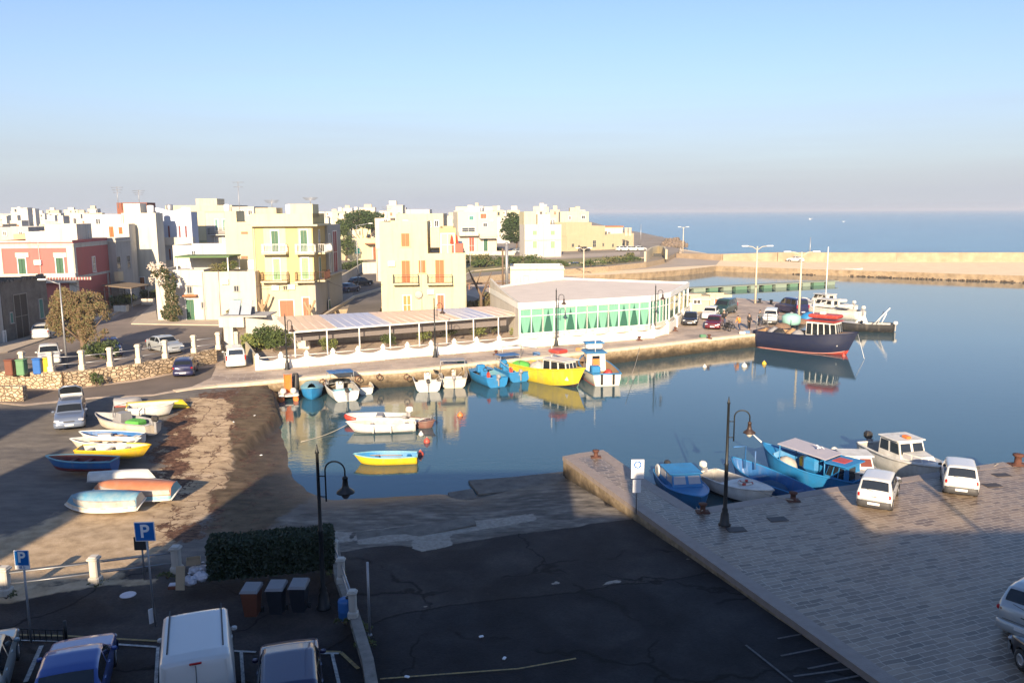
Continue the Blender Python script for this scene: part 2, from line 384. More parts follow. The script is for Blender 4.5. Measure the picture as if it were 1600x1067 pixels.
# cracks in the tarmac
vo = N(nt, 'ShaderNodeTexVoronoi', feature='DISTANCE_TO_EDGE'); vo.inputs['Scale'].default_value = .16
dn = N(nt, 'ShaderNodeTexNoise'); dn.inputs['Scale'].default_value = .7; dn.inputs['Detail'].default_value = 6; nt.links.new(tc.outputs['Object'], dn.inputs['Vector'])
va = N(nt, 'ShaderNodeVectorMath', operation='MULTIPLY_ADD'); nt.links.new(dn.outputs['Color'], va.inputs[0]); va.inputs[1].default_value = (2.2, 2.2, 0); nt.links.new(tc.outputs['Object'], va.inputs[2])
nt.links.new(va.outputs[0], vo.inputs['Vector'])
crk = ramp(vo.outputs['Distance'], [(0, (1, 1, 1)), (.006, (.8, .8, .8)), (.013, (0, 0, 0))])
crm = math2('MULTIPLY', crk, ramp(noi(.3, 3), [(.40, (0, 0, 0)), (.48, (1, 1, 1))]))
dark = N(nt, 'ShaderNodeRGB'); dark.outputs[0].default_value = (.004, .004, .004, 1)
asph = mixc(crm, asph, dark.outputs[0])
leftg = ramp(noi(.8, 7, (1, 2.2, 1)), [(.3, (.11, .10, .092)), (.7, (.20, .18, .155))])
geo = N(nt, 'ShaderNodeSeparateXYZ'); nt.links.new(tc.outputs['Object'], geo.inputs[0])
fx = N(nt, 'ShaderNodeMapRange'); nt.links.new(geo.outputs[1], fx.inputs[0]); fx.inputs[1].default_value = 30.4; fx.inputs[2].default_value = 31.2
fl = N(nt, 'ShaderNodeMapRange'); nt.links.new(geo.outputs[0], fl.inputs[0]); fl.inputs[1].default_value = -6; fl.inputs[2].default_value = -9
leftf = math2('MULTIPLY', fx.outputs[0], fl.outputs[0])
base = mixc(leftf, asph, leftg)
sand = ramp(noi(1.4, 9), [(.28, (.27, .195, .12)), (.5, (.45, .335, .21)), (.72, (.57, .44, .30))])
sf = ramp(math2('ADD', attr('sand'), math2('MULTIPLY', math2('SUBTRACT', noi(2.2, 6), cv=.5), cv=.9)), [(.35, (0, 0, 0)), (.62, (1, 1, 1))])
base = mixc(sf, base, sand)
conc = ramp(noi(.9, 9, (1, 2.5, 1)), [(.3, (.06, .055, .048)), (.5, (.15, .135, .115)), (.7, (.30, .27, .225))])
cf = ramp(math2('ADD', attr('conc'), math2('MULTIPLY', math2('SUBTRACT', noi(1.8, 6), cv=.5), cv=.5)), [(.4, (0, 0, 0)), (.55, (1, 1, 1))])
base = mixc(cf, base, conc)
strip = ramp(noi(5, 6), [(.3, (.24, .215, .18)), (.7, (.42, .38, .32))])
pf = ramp(math2('ADD', attr('strip'), math2('MULTIPLY', math2('SUBTRACT', noi(3.5, 6), cv=.5), cv=.8)), [(.45, (0, 0, 0)), (.55, (1, 1, 1))])
base = mixc(pf, base, strip)
mud = ramp(noi(1.1, 8, (1, 1.4, 1)), [(.3, (.065, .048, .028)), (.55, (.13, .095, .058)), (.72, (.19, .14, .09))])
base = mixc(ramp(math2('ADD', attr('mud'), math2('MULTIPLY', math2('SUBTRACT', noi(1.5, 6), cv=.5), cv=.8)), [(.4, (0, 0, 0)), (.6, (1, 1, 1))]), base, mud)
weed = ramp(noi(3.2, 9, (1, 1.6, 1), .7), [(.33, (.022, .012, .009)), (.48, (.10, .052, .032)), (.6, (.19, .105, .065)), (.72, (.30, .20, .13))])
wf = ramp(math2('ADD', math2('MULTIPLY', attr('weed'), cv=.75), math2('MULTIPLY', math2('SUBTRACT', noi(.75, 10, (1.5, .9, 1), .78), cv=.5), cv=3.4)), [(.47, (0, 0, 0)), (.57, (1, 1, 1))])
wf = math2('MULTIPLY', wf, ramp(attr('weed'), [(.1, (0, 0, 0)), (.5, (1, 1, 1))]))
base = mixc(wf, base, weed)
# joints in the concrete path under the weed
br = N(nt, 'ShaderNodeTexBrick'); br.inputs['Scale'].default_value = .28; br.inputs['Mortar Size'].default_value = .012; br.inputs['Mortar Smooth'].default_value = .3
br.offset = 0; br.inputs['Color1'].default_value = br.inputs['Color2'].default_value = (0, 0, 0, 1); br.inputs['Mortar'].default_value = (1, 1, 1, 1)
nt.links.new(va.outputs[0], br.inputs['Vector'])
jn = math2('MULTIPLY', math2('MULTIPLY', br.outputs['Color'], sf), ramp(attr('weed'), [(.0, (0, 0, 0)), (.4, (1, 1, 1))]))
jn = math2('MULTIPLY', jn, cv=.9)
base = mixc(jn, base, weed)
wet = N(nt, 'ShaderNodeMix', data_type='RGBA', blend_type='MULTIPLY'); nt.links.new(math2('MULTIPLY', attr('wet'), cv=.75), wet.inputs[0]); nt.links.new(base, wet.inputs[6]); wet.inputs[7].default_value = (.35, .33, .28, 1)
nt.links.new(wet.outputs[2], b.inputs['Base Color']); b.inputs['Specular IOR Level'].default_value = .2
rr = N(nt, 'ShaderNodeMapRange'); nt.links.new(attr('wet'), rr.inputs[0]); rr.inputs[3].default_value = .82; rr.inputs[4].default_value = .42; nt.links.new(rr.outputs[0], b.inputs['Roughness'])
bp = N(nt, 'ShaderNodeBump'); bp.inputs['Strength'].default_value = .55; bp.inputs['Distance'].default_value = .04
hsum = math2('ADD', noi(14, 5), math2('MULTIPLY', wf, noi(4, 6)))
nt.links.new(hsum, bp.inputs['Height']); nt.links.new(bp.outputs[0], b.inputs['Normal'])
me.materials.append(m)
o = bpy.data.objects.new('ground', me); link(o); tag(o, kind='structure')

# paving material: irregular stone slabs
def paving(name, cols, mortar, scale, rot, rough=(.35, .6), bw=1.0, bh=.42, patch=None):
    m, nt, b = nodes_of(name)
    tc = N(nt, 'ShaderNodeTexCoord'); mp = N(nt, 'ShaderNodeMapping'); mp.inputs['Rotation'].default_value = (0, 0, rot)
    nt.links.new(tc.outputs['Object'], mp.inputs[0])
    br = N(nt, 'ShaderNodeTexBrick'); br.inputs['Scale'].default_value = scale; br.inputs['Brick Width'].default_value = bw; br.inputs['Row Height'].default_value = bh
    br.inputs['Mortar Size'].default_value = .034; br.inputs['Mortar Smooth'].default_value = .3; br.offset = .43; br.squash = 1.25; br.squash_frequency = 3
    br.inputs['Color1'].default_value = (0, 0, 0, 1); br.inputs['Color2'].default_value = (1, 1, 1, 1); br.inputs['Mortar'].default_value = (.5, .5, .5, 1); br.inputs['Bias'].default_value = 0
    dn = N(nt, 'ShaderNodeTexNoise'); dn.inputs['Scale'].default_value = 1.2; dn.inputs['Detail'].default_value = 4; nt.links.new(mp.outputs[0], dn.inputs['Vector'])
    va = N(nt, 'ShaderNodeVectorMath', operation='MULTIPLY_ADD'); nt.links.new(dn.outputs['Color'], va.inputs[0]); va.inputs[1].default_value = (.26, .20, 0); nt.links.new(mp.outputs[0], va.inputs[2])
    nt.links.new(va.outputs[0], br.inputs['Vector'])
    r = N(nt, 'ShaderNodeValToRGB'); e = r.color_ramp.elements; nt.links.new(br.outputs['Color'], r.inputs[0])
    while len(e) < len(cols): e.new(.5)
    for i, c in enumerate(cols): e[i].position = i/(len(cols)-1); e[i].color = (*c, 1)
    bn = N(nt, 'ShaderNodeTexNoise'); bn.inputs['Scale'].default_value = .22; bn.inputs['Detail'].default_value = 9; bn.inputs['Roughness'].default_value = .65; nt.links.new(tc.outputs['Object'], bn.inputs['Vector'])
    r2 = N(nt, 'ShaderNodeValToRGB'); nt.links.new(bn.outputs[0], r2.inputs[0]); r2.color_ramp.elements[0].position = .32; r2.color_ramp.elements[0].color = (.42, .39, .38, 1); r2.color_ramp.elements[1].position = .68; r2.color_ramp.elements[1].color = (1.2, 1.17, 1.12, 1)
    x = N(nt, 'ShaderNodeMix', data_type='RGBA', blend_type='MULTIPLY'); x.inputs[0].default_value = 1; nt.links.new(r.outputs[0], x.inputs[6]); nt.links.new(r2.outputs[0], x.inputs[7])
    y = N(nt, 'ShaderNodeMix', data_type='RGBA'); nt.links.new(br.outputs['Fac'], y.inputs[0]); nt.links.new(x.outputs[2], y.inputs[6]); y.inputs[7].default_value = (*mortar, 1)
    nt.links.new(y.outputs[2], b.inputs['Base Color'])
    mr = N(nt, 'ShaderNodeMapRange'); nt.links.new(bn.outputs[0], mr.inputs[0]); mr.inputs[1].default_value = .3; mr.inputs[2].default_value = .7; mr.inputs[3].default_value = rough[0]; mr.inputs[4].default_value = rough[1]
    nt.links.new(mr.outputs[0], b.inputs['Roughness'])
    fn = N(nt, 'ShaderNodeTexNoise'); fn.inputs['Scale'].default_value = 8; fn.inputs['Detail'].default_value = 5; nt.links.new(tc.outputs['Object'], fn.inputs['Vector'])
    hh = N(nt, 'ShaderNodeMath', operation='MULTIPLY_ADD'); nt.links.new(br.outputs['Fac'], hh.inputs[0]); hh.inputs[1].default_value = -.8; nt.links.new(fn.outputs[0], hh.inputs[2])
    h2 = N(nt, 'ShaderNodeMath', operation='MULTIPLY_ADD'); nt.links.new(br.outputs['Color'], h2.inputs[0]); h2.inputs[1].default_value = .5; nt.links.new(hh.outputs[0], h2.inputs[2])
    bp = N(nt, 'ShaderNodeBump'); bp.inputs['Strength'].default_value = .45; bp.inputs['Distance'].default_value = .02; nt.links.new(h2.outputs[0], bp.inputs['Height']); nt.links.new(bp.outputs[0], b.inputs['Normal'])
    return m
_qa = P(1083, 794, ZN); _qb = P(1427, 744, ZN); QANG = math.atan2(_qb.y-_qa.y, _qb.x-_qa.x)
QUAYP = paving('quay_paving', [(.15, .112, .085), (.27, .21, .16), (.34, .27, .205), (.20, .155, .12)], (.40, .34, .27), 1.8, -QANG, (.34, .58), 1.0, .42)
PAV2 = paving('far_quay_paving', [(.42, .34, .27), (.52, .42, .33), (.58, .48, .38)], (.42, .36, .3), .9, R(-14), (.6, .8), .9, .5)
# quay side wall: pale coping stained dark towards the water
m, nt, b = nodes_of('quay_side'); tc = N(nt, 'ShaderNodeTexCoord')
geo = N(nt, 'ShaderNodeSeparateXYZ'); nt.links.new(tc.outputs['Object'], geo.inputs[0])
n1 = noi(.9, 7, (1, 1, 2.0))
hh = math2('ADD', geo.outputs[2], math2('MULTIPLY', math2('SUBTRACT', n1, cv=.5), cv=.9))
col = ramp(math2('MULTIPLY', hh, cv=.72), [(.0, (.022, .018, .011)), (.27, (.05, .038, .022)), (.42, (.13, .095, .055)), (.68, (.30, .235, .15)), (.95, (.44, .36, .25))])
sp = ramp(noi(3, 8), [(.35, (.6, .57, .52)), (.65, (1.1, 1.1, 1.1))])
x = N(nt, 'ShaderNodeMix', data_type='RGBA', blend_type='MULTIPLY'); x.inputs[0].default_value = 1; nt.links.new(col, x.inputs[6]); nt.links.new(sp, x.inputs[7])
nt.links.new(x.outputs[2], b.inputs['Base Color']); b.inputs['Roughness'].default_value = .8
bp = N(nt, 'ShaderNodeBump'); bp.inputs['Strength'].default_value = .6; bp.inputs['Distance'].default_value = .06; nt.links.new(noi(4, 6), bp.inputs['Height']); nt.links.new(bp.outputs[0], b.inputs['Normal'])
QSIDE = m
COPING = mat('coping_stone', (.68, .57, .42), .8, col2=(.46, .37, .26), amt=.7, ns=2.5, bump=.3)
ASPH = mat('street_asphalt', (.20, .175, .155), .9, col2=(.12, .105, .095), amt=.8, ns=.4, bump=.3, bs=10)
ASPHL = mat('lower_road_asphalt', (.17, .135, .11), .9, col2=(.10, .08, .065), amt=.8, ns=.5, bump=.3, bs=10)
TOWNG = mat('town_ground', (.30, .25, .20), .95, col2=(.15, .13, .105), amt=.8, ns=.09, bump=.2)
PAVE = mat('pavement', (.33, .29, .24), .9, amt=.5, ns=1.0)
def slab(name, pts, z1, z0, mtop, mside, kind='structure'):
    m = MB(); n = len(pts); pts = [(p[0], p[1]) for p in pts]
    area = sum(pts[i][0]*pts[(i+1) % n][1]-pts[(i+1) % n][0]*pts[i][1] for i in range(n))
    if area < 0: pts = pts[::-1]
    m.cur = 0; m.add([(x, y, z1) for x, y in pts], [tuple(range(n))])
    m.cur = 1; m.add([(x, y, z0) for x, y in pts]+[(x, y, z1) for x, y in pts], [(i, (i+1) % n, (i+1) % n+n, i+n) for i in range(n)])
    return tag(m.build(name, [mtop, mside]), kind=kind)
def pp(lst, z): return [P(x, y, z) for x, y in lst]
# near quay with its tapering pier
e0 = P(880, 713, ZN); e1 = P(1378, 1067, ZN); ed = (e1-e0)
ext = e0+ed*1.75
NQ = pp([(880, 713), (905, 708), (942, 703), (1000, 744), (1085, 796), (1182, 780), (1292, 763), (1427, 744), (1500, 732), (1568, 722)], ZN)+[Vector((75, 44, ZN)), Vector((75, -20, ZN)), Vector((ext.x, -20, ZN)), ext]
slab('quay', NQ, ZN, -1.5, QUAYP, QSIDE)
# far quay
FQE = [(275, 612), (340, 603), (442, 593), (545, 583.5), (640, 578), (727, 569), (784, 563), (860, 556), (945, 547), (1020, 539), (1100, 530), (1190, 521)]
fqe = pp(FQE, ZQ)
FQ = [P(-20, 628, ZQ), P(38, 634, ZQ), P(150, 622, ZQ), P(240, 618, ZQ)]+fqe+pp([(1262, 478), (1256, 476), (1148, 465), (1076, 457), (960, 438), (882, 431), (820, 430), (700, 440), (640, 470), (420, 492), (346, 505), (338, 566)], ZQ)
# base line of the stone retaining wall
SW_B = pp([(336, 566), (274, 580), (212, 592), (102, 606), (20, 604), (-60, 602)], ZQ)
FQ = FQ[:-1]+SW_B+[P(-200, 602, ZQ), P(-200, 640, ZQ)]
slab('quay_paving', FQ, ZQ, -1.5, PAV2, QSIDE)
mc = MB()
for i in range(len(fqe)-1):
    a, c = fqe[i], fqe[i+1]; d = (c-a); L = d.length; d.normalize(); nrm = Vector((-d.y, d.x, 0))
    q = [a-nrm*.02, c-nrm*.02, c+nrm*.75, a+nrm*.75]
    mc.prism([(p.x, p.y) for p in q], ZQ-.22, ZQ+.03+.0005*i)
tag(mc.build('quay_coping', COPING), kind='structure')
mc = MB()
nqe = NQ[:10]
for i in range(len(nqe)-1):
    a, c = nqe[i], nqe[i+1]; d = (c-a).normalized(); nrm = Vector((-d.y, d.x, 0))
    q = [a+nrm*.03, c+nrm*.03, c-nrm*.6, a-nrm*.6]
    mc.prism([(p.x, p.y) for p in q], ZN-.22, ZN+.006+.0005*i)
d = ed.normalized(); nrm = Vector((-d.y, d.x, 0)); 
if nrm.x < 0: nrm = -nrm
q = [e0-nrm*.04, ext-nrm*.04, ext+nrm*.55, e0+nrm*.55]
mc.prism([(p.x, p.y) for p in q], ZN-.22, ZN+.012)
tag(mc.build('quay_edge_stones', mat('edge_stone', (.30, .25, .215), .6, col2=(.2, .16, .14), amt=.7, ns=2.5, bump=.3)), kind='structure')
# lower road on the left
lr = [P(-200, 640, ZQ), P(-20, 627, ZQ), P(38, 631, ZQ), P(150, 620, ZQ), P(240, 616, ZQ), P(300, 604, ZQ), P(330, 590, ZQ), P(338, 572, ZQ), P(274, 584, ZQ), P(212, 596, ZQ), P(102, 610, ZQ), P(20, 606, ZQ), P(-200, 604, ZQ)]
m = MB(); m.add([(p.x, p.y, ZQ+.004) for p in lr], [tuple(range(len(lr)))][::1]); tag(m.build('lower_road', ASPHL), kind='structure')
# town ground
tg = [Vector((p.x, p.y, ZT)) for p in SW_B[::-1]]
tg = [Vector((-400, tg[0].y, ZT))]+tg+pp([(346, 520), (350, 505), (420, 490), (760, 470), (700, 452), (740, 433), (800, 427), (880, 421), (950, 416), (1010, 410), (1040, 404), (1060, 393), (1062, 388), (1030, 384), (1040, 372), (1000, 363), (960, 357), (935, 350)], ZT)+[Vector((120, 1500, ZT)), Vector((300, 6000, ZT)), Vector((-6000, 6000, ZT)), Vector((-6000, 100, ZT))]
slab('town_ground', tg, ZT, -1.5, TOWNG, STONE)
# coast road and breakwater deck
CR = pp([(1600, 431), (1500, 428), (1400, 424.5), (1310, 422), (1220, 419), (1119, 415.5), (1077, 420.5), (1020, 425), (945, 429.5), (882, 431), (820, 433), (700, 452), (740, 433), (800, 427), (880, 421), (950, 416), (1010, 410), (1058, 396), (1064, 386)], 1.3)
cre = CR[:10]
ro = Vector((260, CR[0].y-6, 1.3))
slab('breakwater_deck', [ro]+CR+[P(1064, 389, 1.3), Vector((62, 232, 1.3)), Vector((260, 222, 1.3))], 1.3, -2, mat('breakwater_stone', (.84, .66, .43), .9, col2=(.68, .52, .33), amt=.8, ns=.5, bump=.3), mat('breakwater_face', (.36, .27, .17), .9, col2=(.14, .10, .06), amt=.9, ns=.9, bump=.4, streak=.5))
m = MB(); pts = pp([(1119, 414), (1060, 417), (1000, 421), (900, 427), (820, 429), (760, 440), (775, 431), (880, 424), (1000, 414), (1064, 400), (1066, 391), (1100, 396), (1130, 402)], 1.3)
m.add([(p.x, p.y, 1.304) for p in pts], [tuple(range(len(pts)))]); tag(m.build('coast_road', mat('coast_asphalt', (.42, .35, .28), .9, col2=(.32, .27, .22), amt=.8, ns=.3)), kind='structure')

STR = mat('upper_street_asphalt', (.24, .195, .165), .9, col2=(.10, .085, .075), amt=1.0, ns=.16, bump=.2)
def sheet(name, px, z, m_, dz=.004):
    mm = MB(); pts = pp(px, z); mm.add([(p.x, p.y, z+dz) for p in pts], [tuple(range(len(pts)))]); return tag(mm.build(name, m_), kind='structure')
def sheet_w(name, pts, z, m_, dz=.004):
    mm = MB(); mm.add([(q.x, q.y, z+dz) for q in pts], [tuple(range(len(pts)))]); return tag(mm.build(name, m_), kind='structure')
sheet_w('upper_street', [Vector((q.x, q.y+.45, ZT)) for q in SW_B[::-1]]+pp([(344, 540), (348, 512), (250, 508), (200, 506), (215, 488), (246, 472), (240, 466), (208, 482), (180, 497), (130, 512), (80, 530), (40, 543), (-120, 573)], ZT), ZT, STR)
def kerbed(name, px, z, h=.12):
    mm = MB(); mm.prism([(q.x, q.y) for q in pp(px, z)], z, z+h); return tag(mm.build(name, mat('pavement_stone', (.46, .39, .31), .9, col2=(.33, .27, .21), amt=.7, ns=1.0)), kind='structure')
kerbed('pavement', [(205, 507), (350, 509), (350, 501), (246, 501.5), (244, 486), (249, 474), (246, 472), (236, 480), (214, 498)], ZT)
kerbed('pavement', [(-120, 575), (12, 551), (80, 528), (130, 509), (176, 493), (206, 480), (240, 465), (238, 462), (207, 474), (172, 487), (125, 493), (80, 517), (10, 537), (-120, 560)], ZT)
sheet('side_street', [(536, 505), (590, 500), (600, 460), (597, 440), (640, 425), (560, 420), (556, 446)], ZT, mat('side_street_asphalt', (.16, .14, .125), .9, col2=(.08, .072, .066), amt=.9, ns=.2))
sheet('far_street', [(700, 405), (820, 406), (1000, 398), (1000, 393), (880, 398), (820, 402), (700, 400)], ZT, mat('coast_asphalt', (.3, .26, .22)))
# ---------------- the buildings behind the viewpoint that shade the foreground ----------------
tanE = math.tan(SUN_EL)
def back(px, py, yb=-3.0, z=1.1):
    q = P(px, py, z); dist = (q.y-yb)/math.cos(SUN_AZ)
    return q.x-dist*math.sin(SUN_AZ), z+dist*tanE
def caster(pa, pb, pe, label, yb=-3.0, dep=9, hmax=None, xa=None, xb=None):
    a = xa if xa is not None else back(*pa, yb)[0]; b_ = xb if xb is not None else back(*pb, yb)[0]; h = back(*pe, yb)[1]
    t = thing('apartment_block', label, 'building', ((a+b_)/2, yb-dep/2, 1.0))
    MB().box((0, 0, (h-1)/2), (abs(b_-a)-.02, dep, h-1)).build('wall', WHITE, t)
    bx('roof', (0, 0, h-1+.06), (abs(b_-a)-.3, dep-.3, .12), ROOFG, t)
    return t
caster((0, 700), (130, 628), (60, 640), 'tall block far left behind the viewpoint', xa=-75)
caster((0, 742), (180, 655), (100, 700), 'middle block left behind the viewpoint', xa=None)
caster((20, 848), (100, 792), (100, 712), 'narrow block behind the viewpoint shading the blue boat', xa=back(0, 742)[0])
caster((20, 848), (343, 769), (200, 905), 'low house between the blocks behind the viewpoint')
caster((343, 769), (884, 748), (600, 737), 'main block behind the viewpoint', yb=-3.0)
caster((884, 748), (985, 790), (940, 808), 'lower middle house behind the viewpoint')
caster((985, 790), (1292, 780), (1130, 742), 'right block behind the viewpoint')
caster((1292, 780), (1600, 850), (1400, 832), 'low right house behind the viewpoint', xb=60)
caster((1428, 750), (1441, 762), (1430, 756), 'narrow chimney tower behind the viewpoint', dep=2)  # slim unseen tower added to cast the thin shadow strip on the quay
# a block left of the frame shading the lower storeys of the street
t = thing('corner_block', 'tall corner block beside the upper street left of view', 'building', (-64, 60, ZQ))
MB().box((0, 0, 8.5), (32, 9, 17)).build('wall', CREAM, t); bx('roof', (0, 0, 17.06), (31.6, 8.6, .12), ROOFG, t)
# ---------------- buildings ----------------
class Bld:
    def __init__(s, name, label, A, B, ztop, depth=None, pxb=None, wall=WHITE, cat='house', group=None, parapet=.35, zb=ZT, roof=ROOFG, cornice=None, side=None):
        s.A = Vector((A[0], A[1], zb)); s.B = Vector((B[0], B[1], zb)); d = s.B-s.A; s.W = d.length
        s.ang = math.atan2(d.y, d.x); s.u = d.normalized(); s.n = Vector((-s.u.y, s.u.x, 0))
        if pxb is not None:
            r = ray(pxb, 420); a, b_ = r.x, r.y          # solve B + t*n on the ray's vertical plane
            t = (a*s.B.y-b_*s.B.x)/(b_*s.n.x-a*s.n.y); depth = abs(t)
        s.D = depth; s.zb = zb; s.H = ztop-zb
        s.root = thing(name, label, cat, s.A, s.ang, group)
        s.solid(0, s.W, 0, s.D, 0, s.H, wall, 'wall', parapet, roof)
        if cornice: MB().box((s.W/2, s.D/2, s.H-.45), (s.W+.3, s.D+.3, .14)).build('cornice', cornice, s.root)
    def solid(s, x0, x1, y0, y1, z0, z1, wall, nm='wall', parapet=.35, roof=ROOFG):
        m = MB(); p = min(parapet, (z1-z0)*.3); t = .22
        o_ = [(x0, y0), (x1, y0), (x1, y1), (x0, y1)]; i_ = [(x0+t, y0+t), (x1-t, y0+t), (x1-t, y1-t), (x0+t, y1-t)]
        vs = [(x, y, z0) for x, y in o_]+[(x, y, z1) for x, y in o_]+[(x, y, z1) for x, y in i_]+[(x, y, z1-p) for x, y in i_]
        fs = []
        for k in range(4):
            j = (k+1) % 4
            fs += [(k, j, j+4, k+4), (k+4, j+4, j+8, k+8), (k+8, j+8, j+12, k+12)]
        m.add(vs, fs); w_ = m.build(nm, wall, s.root)
        m = MB(); m.quad(*[(x, y, z1-p+.003) for x, y in i_]); m.build('roof', roof, s.root)
        return w_
    def hit(s, px, py, side=None, off=0.0):
        r = ray(px, py); C0 = Vector((0, 0, CAMZ))
        if side == 'R': q0, nn = s.B, s.u
        elif side == 'L': q0, nn = s.A, s.u
        else: q0, nn = s.A+s.n*off, s.n
        t = (q0-C0).dot(nn)/r.dot(nn); p = C0+r*t; l = p-s.A
        return (l.dot(s.n) if side in ('R', 'L') else l.dot(s.u)), l.z
    def place(s, m, u, z, side, out):
        pass
    def panel(s, nm, u0, z0, u1, z1, th, m, side=None, parent=None, off=0.0):
        if u0 > u1: u0, u1 = u1, u0
        if z0 > z1: z0, z1 = z1, z0
        if side == 'R': c = (s.W+th/2+off, (u0+u1)/2, (z0+z1)/2); d = (th, u1-u0, z1-z0)
        elif side == 'L': c = (-th/2-off, (u0+u1)/2, (z0+z1)/2); d = (th, u1-u0, z1-z0)
        else: c = ((u0+u1)/2, -th/2-off, (z0+z1)/2); d = (u1-u0, th, z1-z0)
        o = MB().box(c, d).build(nm, m, parent or s.root); return o
    def win(s, x0, y0, x1, y1, m=SHG, fr=None, nm='window', side=None, yo=0.0, leaf=None, foot=False):
        u0, z1 = s.hit(x0, y0, side, yo); u1, z0 = s.hit(x1, y1, side, yo)
        if u0 > u1: u0, u1 = u1, u0
        if foot: z0 = 0.02
        return s.winu(u0, z0, u1, z1, m, fr, nm, side, -yo)
    def winu(s, u0, z0, u1, z1, m=SHG, fr=None, nm='window', side=None, off=0.0):
        fr = fr or WFR; b_ = .10
        # surround with an open middle, and the leaf or pane set back inside it
        mm = MB()
        def bxs(a0, b0, a1, b1, th, o=0.0):
            if side in ('R', 'L'):
                X = s.W+th/2+o if side == 'R' else -th/2-o; mm.box((X, (a0+a1)/2, (b0+b1)/2), (th, a1-a0, b1-b0))
            else: mm.box(((a0+a1)/2, -th/2-o-off, (b0+b1)/2), (a1-a0, th, b1-b0))
        bxs(u0-b_, z0, u0, z1, .07); bxs(u1, z0, u1+b_, z1, .07); bxs(u0-b_, z1, u1+b_, z1+b_, .075)
        if nm == 'window': bxs(u0-b_-.05, z0-.09, u1+b_+.05, z0, .13)
        f = mm.build(nm, fr, s.root)
        mm = MB(); w_ = (u1-u0)
        slat = m in (SHG, SHLG, SHO, SHR, SHB, TEAL)
        if slat:
            g = min(.03, w_*.05)
            for a0, a1 in ((u0, (u0+u1)/2-g/2), ((u0+u1)/2+g/2, u1)):
                bxs(a0, z0, a1, z1, .035)
                st = .07
                bxs(a0+.005, z0+.005, a0+st, z1-.005, .03, .036); bxs(a1-st, z0+.005, a1-.005, z1-.005, .03, .036)
                nn = max(2, int((z1-z0)/.17)) if (z1-z0) < 6 else 12
                for k in range(nn): 
                    zz = z0+(k+.5)*(z1-z0)/nn; bxs(a0+st+.002, zz-.035, a1-st-.002, zz+.035, .018, .036)
            mm.build('shutter' if nm == 'window' else 'door_leaf', m, f)
        else:
            bxs(u0, z0, u1, z1, .02); mm.build('pane', m, f)
            mm = MB(); bxs((u0+u1)/2-.03, z0, (u0+u1)/2+.03, z1, .02, .021)
            if z1-z0 > 1.2: bxs(u0, (z0+z1)/2-.025, (u0+u1)/2-.03, (z0+z1)/2+.025, .02, .021); bxs((u0+u1)/2+.03, (z0+z1)/2-.025, u1, (z0+z1)/2+.025, .02, .021)
            mm.build('sash', fr, f)
        return f
    def balcony(s, x0, x1, y, dep=1.0, m=WHITE, rail='bars', side=None, rm=None, h=1.0):
        u0, z = s.hit(x0, y, side); u1, _ = s.hit(x1, y, side)
        if u0 > u1: u0, u1 = u1, u0
        b = s.panel('balcony', u0, z-.1, u1, z+.08, dep, m, side)
        mm = MB(); Z = z+.08
        def bb(ua, ub, oa, ob, za, zb_):
            if side == 'R': mm.box((s.W+(oa+ob)/2, (ua+ub)/2, (za+zb_)/2), (abs(ob-oa), abs(ub-ua), zb_-za))
            else: mm.box(((ua+ub)/2, -(oa+ob)/2, (za+zb_)/2), (abs(ub-ua), abs(ob-oa), zb_-za))
        if rail == 'solid':
            bb(u0, u1, dep-.1, dep-.01, Z, Z+h); bb(u0, u0+.1, .0, dep-.1, Z, Z+h); bb(u1-.1, u1, .0, dep-.1, Z, Z+h)
        else:
            for zz in (Z+h-.04, Z+.08):
                bb(u0+.02, u1-.02, dep-.06, dep-.02, zz, zz+.04); bb(u0+.02, u0+.06, 0, dep-.06, zz, zz+.04); bb(u1-.06, u1-.02, 0, dep-.06, zz, zz+.04)
            n_ = max(3, int((u1-u0)/.16))
            for k in range(n_+1):
                uu = u0+.04+(u1-u0-.08)*k/n_; bb(uu-.012, uu+.012, dep-.052, dep-.028, Z, Z+h-.04)
            for k in range(5):
                oo = .1+(dep-.2)*k/4
                bb(u0+.028, u0+.052, oo-.012, oo+.012, Z, Z+h-.04); bb(u1-.052, u1-.028, oo-.012, oo+.012, Z, Z+h-.04)
        mm.build('railing', rm or (m if rail == 'solid' else BLACKM), b)
        return b
def bld(name, label, a, b, ytop, depth=None, pxb=None, zb=ZT, **k):
    A = P(a[0], a[1], zb); B = P(b[0], b[1], zb); zt = PY((a[0]+b[0])/2, ytop, (A.y+B.y)/2).z
    return Bld(name, label, A, B, zt, depth, pxb, zb=zb, **k)
def bldY(name, label, x0, x1, Y, ytop, depth=8, zb=ZT, **k):
    A = PY(x0, 420, Y); B = PY(x1, 420, Y); zt = PY((x0+x1)/2, ytop, Y).z
    return Bld(name, label, A, B, zt, depth, zb=zb, **k)
def antenna(px, py0, py1, Y, label, arms=3, zb=None):
    a = PY(px, py1, Y); b = PY(px, py0, Y)
    t = thing('roof_antenna', label, 'antenna', a); h = b.z-a.z
    MB().tube([(0, 0, 0), (0, 0, h)], .05, 5).build('mast', GREYM, t)
    m = MB()
    for k in range(arms):
        z = h*(1-.12*k)-.1; m.tube([(-.9+.15*k, 0, z), (.9-.15*k, 0, z)], .03, 4)
    m.build('aerial', GREYM, t)
    return t

